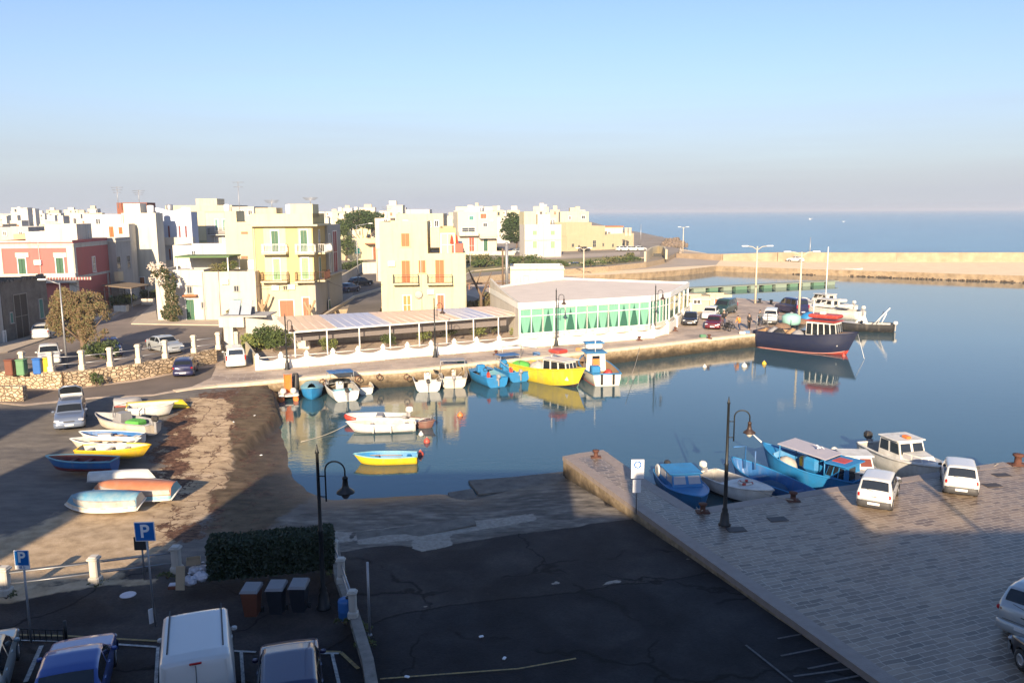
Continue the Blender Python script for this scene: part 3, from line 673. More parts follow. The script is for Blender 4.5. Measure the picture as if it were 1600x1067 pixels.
# --- left street ---
b = bld('house', 'pale grey house at the far left edge beside the ruined building', (-90, 552), (8, 535), 405, depth=8, wall=GREY)
b.win(4.6, 518, 8.5, 530, DARKW, nm='door', foot=True)
b = bld('ruined_house', 'crumbling grey stone house with a dark open porch next to the pink house', (9, 534), (79, 516), 437, depth=7, wall=mat('ruin_stone', (.21, .19, .165), .95, col2=(.10, .088, .075), amt=.9, ns=1.2, bump=.7, bs=5), roof=mat('ruin_roof', (.16, .14, .12), .95, amt=.8))
b.win(20, 462, 46, 522, mat('porch_shade', (.075, .062, .052), .9), fr=mat('ruin_plaster', (.30, .27, .235), .9, amt=.6, ns=4), nm='porch', foot=True)
b.win(60, 468.5, 68, 496, TEAL, fr=GREY); b.win(15, 489.5, 20, 504, TEAL, fr=GREY)
m = MB(); 
for k in range(26):
    u = b.W*k/26; m.box((u+b.W/52, .1+random.uniform(-.05, .05), b.H+random.uniform(.0, .18)), (b.W/26*random.uniform(.6, .95), random.uniform(.3, .5), random.uniform(.1, .45)))
m.build('broken_coping', MATS['ruin_stone'], b.root)
pk = bld('town_house', 'two storey pink house with white corner pilasters and green shutters', (6, 493), (123, 491), 376, pxb=171, wall=PINK, cornice=WHITE, parapet=.5)
pk.panel('frieze', 0, pk.H-.9, pk.W, pk.H-.55, .06, WHITE); pk.panel('parapet_band', 0, pk.H-.2, pk.W, pk.H-.0, .08, WHITE)
for u in ((0, .5), (pk.W-.75, pk.W)): pk.panel('pilaster', u[0], 0, u[1], pk.H-.9, .08, WHITE)
pk.panel('pilaster', 0, 0, .6, pk.H-.6, .08, WHITE, 'R'); pk.panel('pilaster', pk.D-1.0, 0, pk.D-.55, pk.H*.47, .08, WHITE, 'R')
pk.panel('string_course', .62, pk.H*.48, pk.D, pk.H*.48+.3, .08, WHITE, 'R')
pk.panel('frieze', 0, pk.H-.9, pk.D, pk.H-.55, .06, WHITE, 'R')
pk.win(28, 404, 42, 431, SHG); pk.win(87, 403, 101, 430, SHG)
for u0, u1 in ((24, 45.5), (83.5, 104.5)):
    a0, z1 = pk.hit(u0, 395); a1, z0 = pk.hit(u1, 402); pk.panel('window_hood', a0, z0, a1, z1, .12, WHITE)
pk.win(91, 466, 107, 490, DARKW, nm='door', foot=True)
pk.win(143.5, 402, 149.5, 424, WGL, side='R'); pk.win(145, 459, 152, 482, WGL, nm='door', side='R', foot=True)
bb = pk.balcony(8, 123.5, 441, .9, WHITE, 'solid', h=.95)
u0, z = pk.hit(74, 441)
MB().box((u0+2.75, -.905, z+.45), (5.3, .02, .34)).build('balustrade_infill', MAROON, bb)  # maroon strip for the pink wall showing between the balusters
for k in range(17): MB().lathe([(.09, 0), (.06, .05), (.11, .12), (.05, .27), (.09, .34)], (u0+.1+k*.33, -.96, z+.28), 8).build('baluster', WHITE, bb)
# rooftop white walls of the pink house
pk.solid(pk.W*.52, pk.W-.4, 2.5, 7, pk.H-.5, pk.H+1.9, WHITE, 'roof_room', .2)
pk.solid(pk.W*.2, pk.W*.5, 3.5, 7, pk.H-.5, pk.H+1.0, WHITE, 'roof_wall', .2)
X = pk.B.x
b = Bld('house', 'grey two storey house behind the pink one with dark upstairs windows', (X-9, pk.B.y+pk.D+.02), (X, pk.B.y+pk.D+.02), PY(207, 371.5, 110.8).z, pxb=207, wall=GREY, cornice=WHITE)
b.win(182, 401.5, 188.5, 420, WGL, side='R', fr=GREY); b.win(198, 400, 203.5, 418.5, WGL, side='R', fr=GREY); b.win(172, 462, 177, 486, TEAL, side='R', nm='door', foot=True, fr=GREY)
b.win(190, 452, 196, 466, WGL, side='R', fr=GREY)
u0, z = b.hit(178, 425, 'R'); b.panel('balcony_box', u0, z-1.2, u0+1.3, z, .6, CREAM, 'R')
aw = thing('street_awning', 'brown reed awning on posts outside the grey house', 'awning', (X+2.0, 108, ZT))
MB().box((0, 0, 2.75), (3.8, 5.5, .1), M=Matrix.Rotation(R(6), 3, 'Y')).build('roof', mat('reed', (.20, .15, .10), .9, amt=.6, ns=8, stretch=(1, 8, 1)), aw)
for sx_, sy_ in ((-1.7, -2.5), (1.7, -2.5), (-1.7, 2.5), (1.7, 2.5)): MB().box((sx_, sy_, 1.32), (.08, .08, 2.64)).build('post', GREYM, aw)
b = bldY('house', 'low white rooftop house with two orange doors above the grey house', 150, 206, 117.5, 350, depth=2, wall=WHITE)
b.win(170, 354, 179, 371, SHO); b.win(185, 355, 192.5, 366, SHO)
wt = bldY('apartment_house', 'tall blank white block with brown penthouse behind the pink house', 196, 249, 120, 333, depth=2.5, wall=mat('warm_white', (.54, .52, .44), .85, amt=.3, ns=.8, streak=.4), parapet=.5)
wt.win(218.5, 433.5, 227, 452, SHB, nm='door')
wt.solid(.3, wt.W*.55, .2, 2.3, wt.H-.3, PY(210, 318, 120).z-ZT, WHITE, 'penthouse', .2)
b = bldY('house', 'long white flat roofed wing left of the tall blank block', 138, 195.6, 121, 335, depth=9, wall=WHITE, parapet=.3)
b.win(150, 342, 157, 350, WGL)
b.solid(3, 7.5, 4, 7, b.H-.3, PY(177, 317, 125).z-ZT, mat('brick_red', (.22, .08, .05), .9, amt=.5, ns=4), 'roof_shed', .1)
bl = bldY('apartment_house', 'pale blue apartment house with narrow maroon shutters and white balconies', 249.6, 304, 126, 331, depth=2.5, wall=BLUEW, parapet=.3)
for x in (252.4, 262.3, 279, 289): bl.win(x, 353, x+4, 372, SHR, fr=BLUEW)
for x in (254, 264, 279, 290): bl.win(x, 389, x+4, 407, SHR, fr=BLUEW)
bl.balcony(249.8, 306, 382, 1.1, WHITE, 'solid'); bl.balcony(249.8, 306, 417, 1.1, WHITE, 'solid')
m = MB()
for k in range(24):
    u = bl.W*(k+.5)/24; m.box((u, -.06, bl.H+.15+.22*math.cos(u*1.25)), (bl.W/24, .1, .5))
m.build('wavy_parapet', BLUEW, bl.root)
gr = bldY('apartment_house', 'olive and grey green house with iron balconies behind the low white house', 301, 357, 135, 330, depth=8, wall=GREENW, parapet=.4)
gr.panel('upper_wall', 0, gr.H*.62, gr.W*.44, gr.H-.05, .05, LYELLOW)
gr.panel('side_wall', gr.W*.45, .2, gr.W*.98, gr.H-.3, .04, GREY)
for x in (336, 348):
    gr.win(x, 343, x+5, 360, TEAL); gr.win(x, 371, x+5, 386, DARKW)
gr.balcony(328, 356, 367, 1.0, GREY); gr.balcony(328, 356, 393, 1.0, GREY)
b = bldY('apartment_house', 'wide cream block with a raised roof room on the skyline', 265, 368, 150, 321, depth=9, wall=CREAM, parapet=.3)
b.solid(b.W*.40, b.W*.72, 2, 6, b.H-.3, PY(322, 310.6, 152).z-ZT, CREAM, 'roof_room', .2); b.win(340, 333, 346, 343, WGL); b.win(285, 325, 290, 330, WGL)
b = bldY('apartment_house', 'grey brown terrace block beside the tall mast on the skyline', 366, 402, 140, 323, depth=8, wall=GREY, parapet=.9)
b.win(375, 329, 381, 336, DARKW); b.win(388, 329, 394, 336, DARKW)
# low white house and beige neighbour on the corner
lw = bld('house', 'low white corner house covered by a climbing plant with a green door', (247, 501), (323, 500), 422, depth=8, wall=WHITE, parapet=.3)
lw.win(290.5, 468, 305, 498, SHG, nm='door', foot=True); lw.win(292.6, 448, 300, 458, WGL, fr=GREY); lw.win(315, 472.5, 320.4, 481, WGL, fr=GREY)
u0, z = lw.hit(288, 462); u1, _ = lw.hit(309, 462); lw.panel('door_canopy', u0, z-.05, u1, z+.12, .7, SHO)
lb = bld('house', 'low beige house between the white corner house and the yellow building', (323.3, 500), (402.5, 499), 424.5, depth=8, wall=BEIGE, parapet=.3)
lb.win(365, 468, 378, 497, TEAL, nm='door', foot=True, fr=GREY); lb.win(366, 447, 373, 455, WGL, fr=GREY)
MB().tube([(lb.W*.28, -.06, 0), (lb.W*.28, -.06, lb.H+.1)], .05, 6).build('drainpipe', GREYM, lb.root)
pg = thing('roof_pergola', 'flat green roofed pergola on top of the low white corner house', 'pergola', lw.root.location+Vector((2.2, 2.5, lw.H-.28)))
MB().box((2.6, 1.2, 1.65), (6.2, 4.2, .18)).build('roof', mat('green_felt', (.10, .17, .07), .9, amt=.5), pg)
for x, y in ((-.3, -.8), (5.5, -.8), (-.3, 3.2), (5.5, 3.2)): MB().box((x, y, .78), (.12, .12, 1.56)).build('post', WFR, pg)
MB().box((2.6, 3.05, .75), (5.6, .1, 1.5)).build('back_wall', GREY, pg)
b = bldY('house', 'long white rooftop wall building behind the green pergola', 272, 358, 106, 383, depth=6, wall=WHITE, parapet=.3)
b.win(300, 392, 306, 400, WGL)
# yellow apartment house
yw = bld('apartment_house', 'narrow plain yellow block adjoining the yellow balcony house', (359, 488), (401, 487.5), 347, depth=9, wall=LYELLOW, parapet=.3)
yw.solid(0, yw.W*.42, .3, 4, yw.H-.3, PY(366, 330, yw.A.y).z-ZT, LYELLOW, 'chimney_block', .2)
for yy in (364, 402): 
    u, z = yw.hit(382, yy); yw.panel('vent', u-.4, z-.15, u+.4, z+.15, .05, SHB)
ye = bld('apartment_house', 'three storey yellow house with four balconies and green shutters', (401.5, 496), (494, 495), 334, pxb=510, wall=YELLOW, parapet=.5)
ye.panel('ground_floor_wall', 0, 0, ye.W, ye.hit(450, 442)[1], .06, CREAM); ye.panel('ground_side_wall', 0, 0, ye.D, ye.hit(494, 442)[1], .06, GREY, 'R')
for a, c in ((411, 450), (465, 490)):
    u0, z1 = ye.hit(a, 356); u1, z0 = ye.hit(c, 440); ye.panel('wall_panel', u0, z0, u1, z1, .04, LYELLOW)
u0, z1 = ye.hit(450, 334.5); u0, z0 = ye.hit(450, 351); ye.panel('parapet_wall', -.1, z0, ye.W+.1, ye.H-.002, .15, LYELLOW); MB().box((ye.W/2, ye.D/2-.1, z0-.1), (ye.W+1.4, ye.D+1.2, .2)).build('cornice', LYELLOW, ye.root)
ye.win(423.5, 361, 436, 394, SHG, yo=-.04); ye.win(469, 360, 481, 394, SHG, yo=-.04); ye.win(426.6, 404.4, 438.5, 437, SHLG, yo=-.04); ye.win(471, 403, 483, 436, SHLG, yo=-.04)
ye.balcony(412, 450, 396, 1.1, LYELLOW, rm=WFR); ye.balcony(464, 494, 396, 1.1, LYELLOW, rm=WFR); ye.balcony(411, 452, 439.5, 1.1, LYELLOW, rm=RUST); ye.balcony(464, 494, 439.5, 1.1, LYELLOW, rm=RUST)
ye.balcony(494.5, 507, 396, 1.0, LYELLOW, side='R', rm=WFR); ye.balcony(494.5, 504, 439, 1.0, LYELLOW, side='R', rm=RUST)
ye.win(497, 360, 500, 392, DARKW, side='R'); ye.win(498, 402, 501.5, 434, TEAL, side='R')
ye.win(437, 469.5, 459.6, 493, SHB, nm='garage_door', foot=True, yo=-.06); ye.win(473, 465, 484, 492, SHB, nm='door', foot=True, yo=-.06); ye.win(443, 447, 449, 453, DARKW, yo=-.06, fr=CREAM)
ye.solid(ye.W*.62, ye.W+.0, .6, 4.2, ye.H-.5, PY(484, 319, ye.A.y+1).z-ZT, LYELLOW, 'roof_room', .2)
ye.solid(.2, ye.W*.38, 1.0, 4.0, ye.H-.5, PY(418, 325, ye.A.y+1).z-ZT, CREAM, 'roof_store', .2)
mb_ = Bld('apartment_house', 'grey house with a tall maroon glazed panel behind the yellow house', (ye.B.x-8, ye.B.y+ye.D+.03), (ye.B.x, ye.B.y+ye.D+.03), PY(512, 352, ye.B.y+5).z, pxb=534, wall=GREY, parapet=.4)
mb_.win(519, 362, 527.5, 425, MAROON, side='R', nm='stair_window'); mb_.win(513, 366, 517, 424, WGL, side='R')
mb_.win(513, 470, 516, 482, SHG, side='R')
u0, z = mb_.hit(512, 431, 'R'); u1, _ = mb_.hit(533, 427, 'R'); mb_.panel('ledge', u0, z, mb_.D, z+.15, .5, WHITE, 'R')
# centre house with orange shutters
ce = bld('apartment_house', 'pale yellow house with orange shutters and two balconies behind the canopy', (597, 492), (729, 490), 396, pxb=733, wall=mat('pale_lemon_plaster', (.55, .50, .31), .85, amt=.35, ns=.8, bump=.15, streak=.35), parapet=.35)
zt = PY(630, 347, ce.A.y).z-ZT; x1_ = ce.hit(668, 380)[0]
ce.solid(-.02, x1_, 0.02, ce.D-.5, ce.H-.35, zt, MATS['pale_lemon_plaster'], 'upper_wall', .35)
ce.solid(x1_+1.4, x1_+3.3, .9, ce.D-.6, ce.H-.35, PY(680, 357, ce.A.y).z-ZT, YELLOW, 'roof_room', .2)
ce.winu(x1_+1.6, ce.H-.3, x1_+3.1, ce.H+2.2, CREAM, nm='door', off=-.9)
_lf = MATS['pale_lemon_plaster']; ce.win(626.8, 365, 640, 385, SHO, fr=_lf); ce.win(627.4, 407.5, 641, 441, SHO, fr=_lf); ce.win(654, 407, 665, 426.5, SHO, fr=_lf); ce.win(680, 406.5, 694, 441, SHO, fr=_lf)
ce.balcony(614.5, 654, 443, 1.0, LYELLOW); ce.balcony(667.5, 706.6, 443, 1.0, LYELLOW)
ce.win(630, 462, 642, 490, mat('ochre_door', (.30, .20, .05), .6, amt=.6, ns=5), nm='door', foot=True); ce.win(683, 461, 694, 490, SHB, nm='door', foot=True)
u, z = ce.hit(654, 460); m = MB(); m.lathe([(.05, 0), (.45, .08), (.5, .14)], (u, -.35, z), 12, 'Y'); m.build('satellite_dish', GREY, ce.root)
ch = thing('roof_barbecue', 'bright red rooftop barbecue with chimney on the pale yellow house', 'chimney', (ce.A.x+ce.hit(705, 390)[0], ce.A.y+2.0, ZT+ce.H-.34))
MB().box((0, 0, .7), (2.6, 1, 1.4)).build('hearth', REDP, ch); MB().lathe([(.75, 1.4), (.62, 2.2), (.4, 2.7), (.4, 3.0)], (0, 0, 0), 4, smooth=False).build('hood', REDP, ch); MB().box((0, 0, 3.05), (.5, .5, .3)).build('chimney_cap', REDP, ch)
b = bldY('house', 'wide cream house with a white roof room right behind the pale yellow house', 621, 694, 150, 334, depth=9, wall=CREAM)
b.solid(b.W*.2, b.W*.7, 1, 6, b.H-.3, PY(650, 327.5, 151).z-ZT, WHITE, 'roof_room', .2); b.win(668, 347, 673, 355, WGL); b.win(679.5, 345, 685, 354, WGL); b.win(630, 345, 637, 354, SHO)
b = bldY('house', 'small red roofed house peeping over the left of the pale yellow house', 588, 612, 145, 341, depth=6, wall=BEIGE, roof=mat('terracotta_flat', (.35, .15, .08), .9)); b.win(600, 343, 605, 349, DARKW)
# villa and coast buildings
vi = bld('villa', 'cubic cream villa with a red and a green door past the pale yellow house', (716, 396), (776, 395), 331, pxb=786, wall=mat('villa_plaster', (.54, .49, .38), .85, amt=.2, ns=.8))
vi.win(733, 338, 740, 344, TEAL); vi.win(750.5, 334, 760, 341.5, SHB); vi.win(755, 349, 761, 354, WGL); vi.win(733, 372, 741, 392, REDP, nm='door', foot=True); vi.win(755.7, 373, 762, 392, SHG, nm='door', foot=True)
vi.win(722, 356, 742, 363, WGL); vi.balcony(716, 746, 368, 2.0, WHITE, 'solid'); vi.balcony(748, 776, 372, 2.2, WHITE, 'bars', rm=GREYM)
wa = thing('garden_wall', 'white garden wall with dark hedge in front of the cream villa', 'wall', P(712, 399, ZT))
MB().box((8, 0, .55), (17, .25, 1.1)).build('wall', BEIGE, wa)
b = bldY('house', 'small white house left of the cubic villa by the coast', 692, 716, 262, 355, depth=10, wall=WHITE); b.win(697, 362, 701, 370, WGL); b.win(706, 362, 710, 370, WGL)
b = bldY('apartment_house', 'row of white flats between the villa and the round tree', 777, 797, 320, 340, depth=14, wall=WHITE); b.win(781, 346, 784, 350, DARKW); b.win(789, 346, 792, 350, DARKW); b.win(781, 358, 784, 362, DARKW)
gw = bld('house', 'two storey white house with small pale green shutters on the coast road', (820, 402), (877, 401), 351, pxb=887, wall=WHITE)
for x in (832, 860): gw.win(x, 360.5, x+7, 367.5, SHLG); gw.win(x, 377, x+7, 388, SHLG)
gw.panel('string_course', 0, gw.H*.5, gw.W, gw.H*.5+.25, .1, CREAM)
gw.solid(.3, gw.W*.36, 2, 8, gw.H-.3, PY(830, 331, gw.A.y+2).z-ZT, LYELLOW, 'roof_room', .2); gw.solid(gw.W*.40, gw.W*.74, 2, 8, gw.H-.3, PY(851, 335, gw.A.y+2).z-ZT, WHITE, 'roof_store', .2)
ca = bld('fortified_house', 'long sand coloured stone building stepping down to the shore', (886, 393), (990, 388), 366, depth=14, wall=mat('sandstone_plaster', (.48, .40, .26), .9, amt=.4, ns=.5, bump=.2, streak=.2), parapet=.3)
Ya = ca.A.y
ca.solid(-.1, ca.W*.36, .3, 12, ca.H-.35, PY(905, 348, Ya).z-ZT, MATS['sandstone_plaster'], 'upper_wall', .3); ca.solid(ca.W*.36+.05, ca.W*.56, .3, 12, ca.H-.35, PY(935, 354, Ya).z-ZT, MATS['sandstone_plaster'], 'upper_wall', .3)
for x, y0_, w_ in ((926, 376, 5), (903, 383, 3), (941, 380, 3), (956, 381, 3), (972, 380, 3), (893, 381, 4), (945, 362, 3)): ca.win(x, y0_, x+w_, y0_+10 if w_ == 5 else y0_+5, WGL, fr=CREAM)
ct = bldY('tower_house', 'square cream tower house standing above the sand coloured building', 875, 919, Ya+16, 331, depth=9, wall=CREAM)
ct.solid(ct.W*.35, ct.W*.7, 1, 6, ct.H-.3, PY(897, 325, Ya+17).z-ZT, CREAM, 'roof_room', .2); ct.win(889, 338, 892, 343, WGL); ct.win(909, 337, 914, 342, WGL)
b = bldY('house', 'low shore house with a terracotta roof at the end of the point', 942, 972, Ya+22, 355, depth=8, wall=BEIGE, roof=MATS['terracotta_flat']); b.win(950, 362, 954, 367, DARKW)
MB().prism([(-.3, -.3), (b.W+.3, -.3), (b.W+.3, b.D+.3), (-.3, b.D+.3)], b.H-.1, b.H+.35).build('tiled_roof', MATS['terracotta_flat'], b.root)
for i, x in enumerate((978, 984)):
    p_ = PY(x, 366, Ya+4); t = thing('gate_pillar', ['left', 'right'][i]+' of two slim stone pillars at the shore end of the sandstone building', 'pillar', (p_.x, p_.y, ca.H+ZT-.36)); 
    MB().box((0, 0, 1.1), (.8, .8, 2.2)).build('shaft', CREAM, t); MB().box((0, 0, 2.3), (1.0, 1.0, .2)).build('cap', CREAM, t)
# low yellow house and walls right of the yellow apartment building
yl = bld('house', 'low yellow house with a turquoise shutter under the umbrella pine', (538, 407), (596, 405), 374, depth=10, wall=LYELLOW); yl.win(554.6, 388, 562, 396, mat('turquoise', (.05, .40, .28), .5)); yl.win(582.5, 386, 589.7, 406, SHB, nm='door', foot=True)
u, z = yl.hit(570, 381); yl.panel('porch_roof', u, z-.1, yl.W, z+.15, 2.0, MATS['terracotta_flat'])
def wall_line(name, label, pts, z, h, th, m, cat='wall', cap=None, kind=None, group=None):
    t = thing(name, label, cat, pts[0], 0, group); o = Vector(pts[0]); mm = MB(); mc = MB()
    for i in range(len(pts)-1):
        a, c = Vector(pts[i])-o, Vector(pts[i+1])-o; d = (c-a); L = d.length; an = math.atan2(d.y, d.x); ce_ = (a+c)/2
        mm.box((ce_.x, ce_.y, h/2+.0007*i), (L+th*.5, th, h), an)
        mc.box((ce_.x, ce_.y, h+.04+.0007*i), (L+th*.6, th+.08, .08), an)
    mm.build('wall', m, t)
    if cap: mc.build('coping', cap, t)
    return t
wall_line('yard_wall', 'white yard wall running back along the side street', pp([(533, 447), (566, 424)], ZT), ZT, 1.6, .25, WHITE, cap=CREAM)
wall_line('yard_wall', 'white yard wall facing the side street below the low yellow house', pp([(567, 428), (596, 427)], ZT), ZT, 2.2, .25, WHITE, cap=CREAM)
wall_line('kerb_wall', 'low pale kerb wall bordering the dark side street', pp([(500, 500), (553, 466), (600, 452)], ZT), ZT, .35, .3, COPING)
# far town: many little flat roofed houses
random.seed(11)
def far_house(px, Y, wpx, h, tone, label, group):
    p = PY(px, 400, Y); W_ = wpx*Y/F
    t = thing('town_house', label, 'house', (p.x, Y, ZT), random.uniform(-.12, .12), group)
    d = random.uniform(3, 6)
    Bx = MB().box((W_/2, d/2, h/2), (W_, d, h)); Bx.build('wall', tone, t)
    MB().box((W_/2, d/2, h+.15), (W_+.2, d+.2, .3)).build('roof', tone, t)
    if random.random() < .7:
        a = W_*random.uniform(.25, .5); MB().box((random.uniform(.3, .7)*W_, d*.5, h+1.3), (a, d*.4, 2.0)).build('roof_room', random.choice([WHITE, CREAM]), t)
    fl = int(h/3.1)
    for k in range(fl):
        nw = max(1, int(W_/3.6))
        for j in range(nw):
            if random.random() < .75:
                u = W_*(j+.5)/nw; MB().box((u, -.03, 1.9+k*3.1), (1.0, .08, 1.5)).build('window', random.choice([DARKW, TEAL, SHB, WGL]), t)
    return t
tones = [WHITE, CREAM, WHITE, BEIGE, GREY, MATS['villa_plaster'], LYELLOW]
tn = {WHITE: 'white', CREAM: 'cream', BEIGE: 'beige', GREY: 'grey', MATS['villa_plaster']: 'off-white', LYELLOW: 'pale yellow'}
def farrow(x0, x1, Ylo, Yhi, n, hs, where):
    for i in range(n):
        px = x0+(x1-x0)*(i+random.uniform(.1, .9))/n; Y = random.uniform(Ylo, Yhi); tone = random.choice(tones)
        far_house(px, Y, random.uniform(12, 26), random.choice(hs), tone, '%s flat roofed town house %s' % (tn[tone], where), '%s houses %s' % (tn[tone], where))
farrow(-40, 145, 170, 240, 11, [6.3, 6.6, 9.4], 'behind the pink house roofline')
farrow(-30, 150, 260, 420, 14, [6.5, 9.5, 9.8], 'in the hazy far town at the left')
farrow(-30, 150, 450, 800, 18, [9.5, 12.6, 15.5], 'on the far left skyline')
farrow(500, 600, 230, 330, 7, [6.4, 9.3], 'beyond the umbrella pine')
farrow(495, 640, 380, 700, 14, [9.5, 12.5, 15], 'on the skyline above the umbrella pine')
farrow(690, 870, 330, 430, 12, [9.3, 12.4], 'behind the cubic villa')
farrow(690, 900, 480, 800, 14, [9.5, 12.5, 15.2], 'on the skyline toward the point')
farrow(395, 500, 180, 300, 6, [10, 13], 'behind the yellow apartment house')
b = bldY('house', 'wide grey shed roofed building at the left edge behind the pink house', -30, 50, 135, 355, depth=9, wall=GREY); b.win(5, 362, 10, 368, DARKW); b.win(30, 362, 35, 368, DARKW)
b = bldY('house', 'low orange tinted house between the grey shed and the pink roof', 26, 52, 118, 366, depth=6, wall=mat('apricot_plaster', (.66, .42, .22), .85, amt=.3)); b.win(44, 368, 50, 373, DARKW)
antenna(185, 292, 325, 124, 'slim roof antenna leftmost above the tall white block'); antenna(218, 297, 322, 122, 'roof antenna right of the slim one on the tall white block')
antenna(375, 284, 345, 130, 'very tall thin radio mast beside the narrow yellow block', arms=2); antenna(425, 312, 326, 99, 'aerial on the yellow balcony house left roof store')
antenna(485, 308, 320, 99, 'aerial on the yellow balcony house roof room'); antenna(605, 323, 345, 146, 'square aerial over the small red roofed house'); antenna(90, 328, 346, 300, 'distant thin aerial over the far left town')

random.seed(77)
def roof_tank(b, fx, fy, label, z=None):
    q = b.root.matrix_basis @ Vector((b.W*fx, b.D*fy, 0)) if False else Vector(b.root.location)+Matrix.Rotation(b.ang, 3, 'Z') @ Vector((b.W*fx, b.D*fy, (z if z is not None else b.H)-.34))
    t = thing('water_tank', label, 'tank', q); MB().lathe([(.45, .3), (.5, .4), (.5, 1.3), (.42, 1.42), (.12, 1.46)], (0, 0, 0), 14).build('body', random.choice([WFR, GREYM]), t); MB().box((0, 0, .15), (.9, .9, .3)).build('stand', GREY, t)
for b_, fx, lab in ((pk, .9, 'pink house'), (bl, .3, 'pale blue apartment house'), (gr, .8, 'olive and grey green house'), (lb, .75, 'low beige house'), (ye, .5, 'yellow balcony house'), (ce, .93, 'orange shuttered house terrace'), (vi, .7, 'cubic cream villa'), (gw, .85, 'pale green shuttered house'), (wt, .75, 'tall blank white block')):
    roof_tank(b_, fx, .55, 'round water tank on the roof of the '+lab)
def aircon(b, px, py, side=None):
    u, z = b.hit(px, py, side); b.panel('air_conditioner', u-.4, z-.28, u+.4, z+.28, .3, WFR, side)
aircon(ye, 456, 448); aircon(ye, 431, 449); aircon(ce, 612, 412); aircon(ce, 673, 456); aircon(lb, 352, 440); aircon(lw, 280, 446); aircon(pk, 60, 410); aircon(vi, 768, 345)
for b_, f in ((pk, .55), (ye, .03), (ce, .99), (ce, .47), (wt, .05), (lw, .97), (vi, .5), (gw, .5)): MB().tube([(b_.W*f, -.07, 0), (b_.W*f, -.07, b_.H-.2)], .05, 6).build('drainpipe', GREY, b_.root)
def cable(a, c, sag, label):
    pts = [];
    for k in range(13): p = a.lerp(c, k/12); p.z -= sag*4*(k/12)*(1-k/12); pts.append(p-a)
    o = MB().tube(pts, .022, 4).build('overhead_cable', BLACKM); o.location = a; tag(o, label, 'cable')
cable(PY(250, 443, lw.A.y-.3), PY(494, 440, ye.A.y-.4), .5, 'thin cable strung along the fronts of the low corner houses and the yellow house'); cable(PY(510, 438, 100), PY(597, 444, ce.A.y-.3), .8, 'cable crossing the side street from the yellow house to the orange shuttered house')
cable(PY(105, 443, 75), PY(247, 440, lw.A.y), 1.0, 'cable crossing the upper street from the slim street light to the corner house')
# ---------------- quayside restaurant, canopy, scalloped wall ----------------
GREENC = mat('green_curtain', (.17, .40, .29), .8, col2=(.08, .24, .17), amt=.6, ns=3, stretch=(5, 5, .3))
PVC = mat('pvc_white', (.74, .75, .72), .5, amt=.15)
GLASSG = mat('restaurant_glass', (.035, .12, .085), .05, spec=.7, amt=.4, ns=.8)
RZ = 5.0
base_f = [P(812, 531, ZQ), P(1014, 515.5, ZQ)]
rl, rr_ = base_f
top_c = P(1075, 443.5, RZ)
mid = P(1046, 459, RZ); mid2 = P(1062, 450.5, RZ)
front = [Vector((rl.x, rl.y)), Vector((rr_.x, rr_.y)), Vector((mid.x, mid.y)), Vector((mid2.x, mid2.y)), Vector((top_c.x, top_c.y))]
backp = [P(881, 436.5, RZ), P(800, 446, RZ), P(767, 452.5, RZ)]
rs = thing('restaurant', 'white quayside restaurant with a long curved green glass front', 'restaurant', (rl.x, rl.y, ZQ))
o_ = Vector((rl.x, rl.y, 0)); foot = front+[Vector((p.x, p.y)) for p in backp]
floc = [(p.x-rl.x, p.y-rl.y) for p in foot]
MB().prism(floc, RZ-ZQ-.35, RZ-ZQ).build('roof', mat('restaurant_roof', (.70, .62, .54), .8, col2=(.56, .49, .42), amt=.6, ns=.5), rs)
# fascia all round
m = MB(); nfl = len(floc)
for i in range(nfl):
    a, c = Vector(floc[i]), Vector(floc[(i+1) % nfl]); d = c-a; an = math.atan2(d.y, d.x); ce_ = (a+c)/2; n_ = Vector((d.y, -d.x)).normalized()*.09
    m.box((ce_.x+n_.x, ce_.y+n_.y, RZ-ZQ-.10+.001*i), (d.length+.18, .16, .62), an)
m.build('fascia', PVC, rs)
# back and left walls
m = MB()
for i in (4, 5, 6, 7):
    a, c = Vector(floc[i]), Vector(floc[(i+1) % nfl]); d = c-a; an = math.atan2(d.y, d.x); ce_ = (a+c)/2
    m.box((ce_.x, ce_.y, (RZ-ZQ-.36)/2), (d.length, .2, RZ-ZQ-.36), an)
m.build('wall', WHITE, rs)
# rising left gable parapet
a = Vector(floc[7]); c = Vector(floc[0]); d = c-a; an = math.atan2(d.y, d.x)
m = MB(); nrm = Vector((-d.y, d.x)).normalized()*.14
for k in range(10):
    t0, t1 = k/10, (k+1)/10; p0, p1 = a+d*t0, a+d*t1; h0, h1 = 1.1*(1-t0)**1.6, 1.1*(1-t1)**1.6
    zz = RZ-ZQ+.2
    m.add([(p0.x-nrm.x, p0.y-nrm.y, zz), (p1.x-nrm.x, p1.y-nrm.y, zz), (p1.x-nrm.x, p1.y-nrm.y, zz+h1+.05), (p0.x-nrm.x, p0.y-nrm.y, zz+h0+.05), (p0.x+nrm.x, p0.y+nrm.y, zz), (p1.x+nrm.x, p1.y+nrm.y, zz), (p1.x+nrm.x, p1.y+nrm.y, zz+h1+.05), (p0.x+nrm.x, p0.y+nrm.y, zz+h0+.05)], [(0, 1, 2, 3), (5, 4, 7, 6), (3, 2, 6, 7), (0, 3, 7, 4), (1, 5, 6, 2)])
m.build('gable_parapet', WHITE, rs)
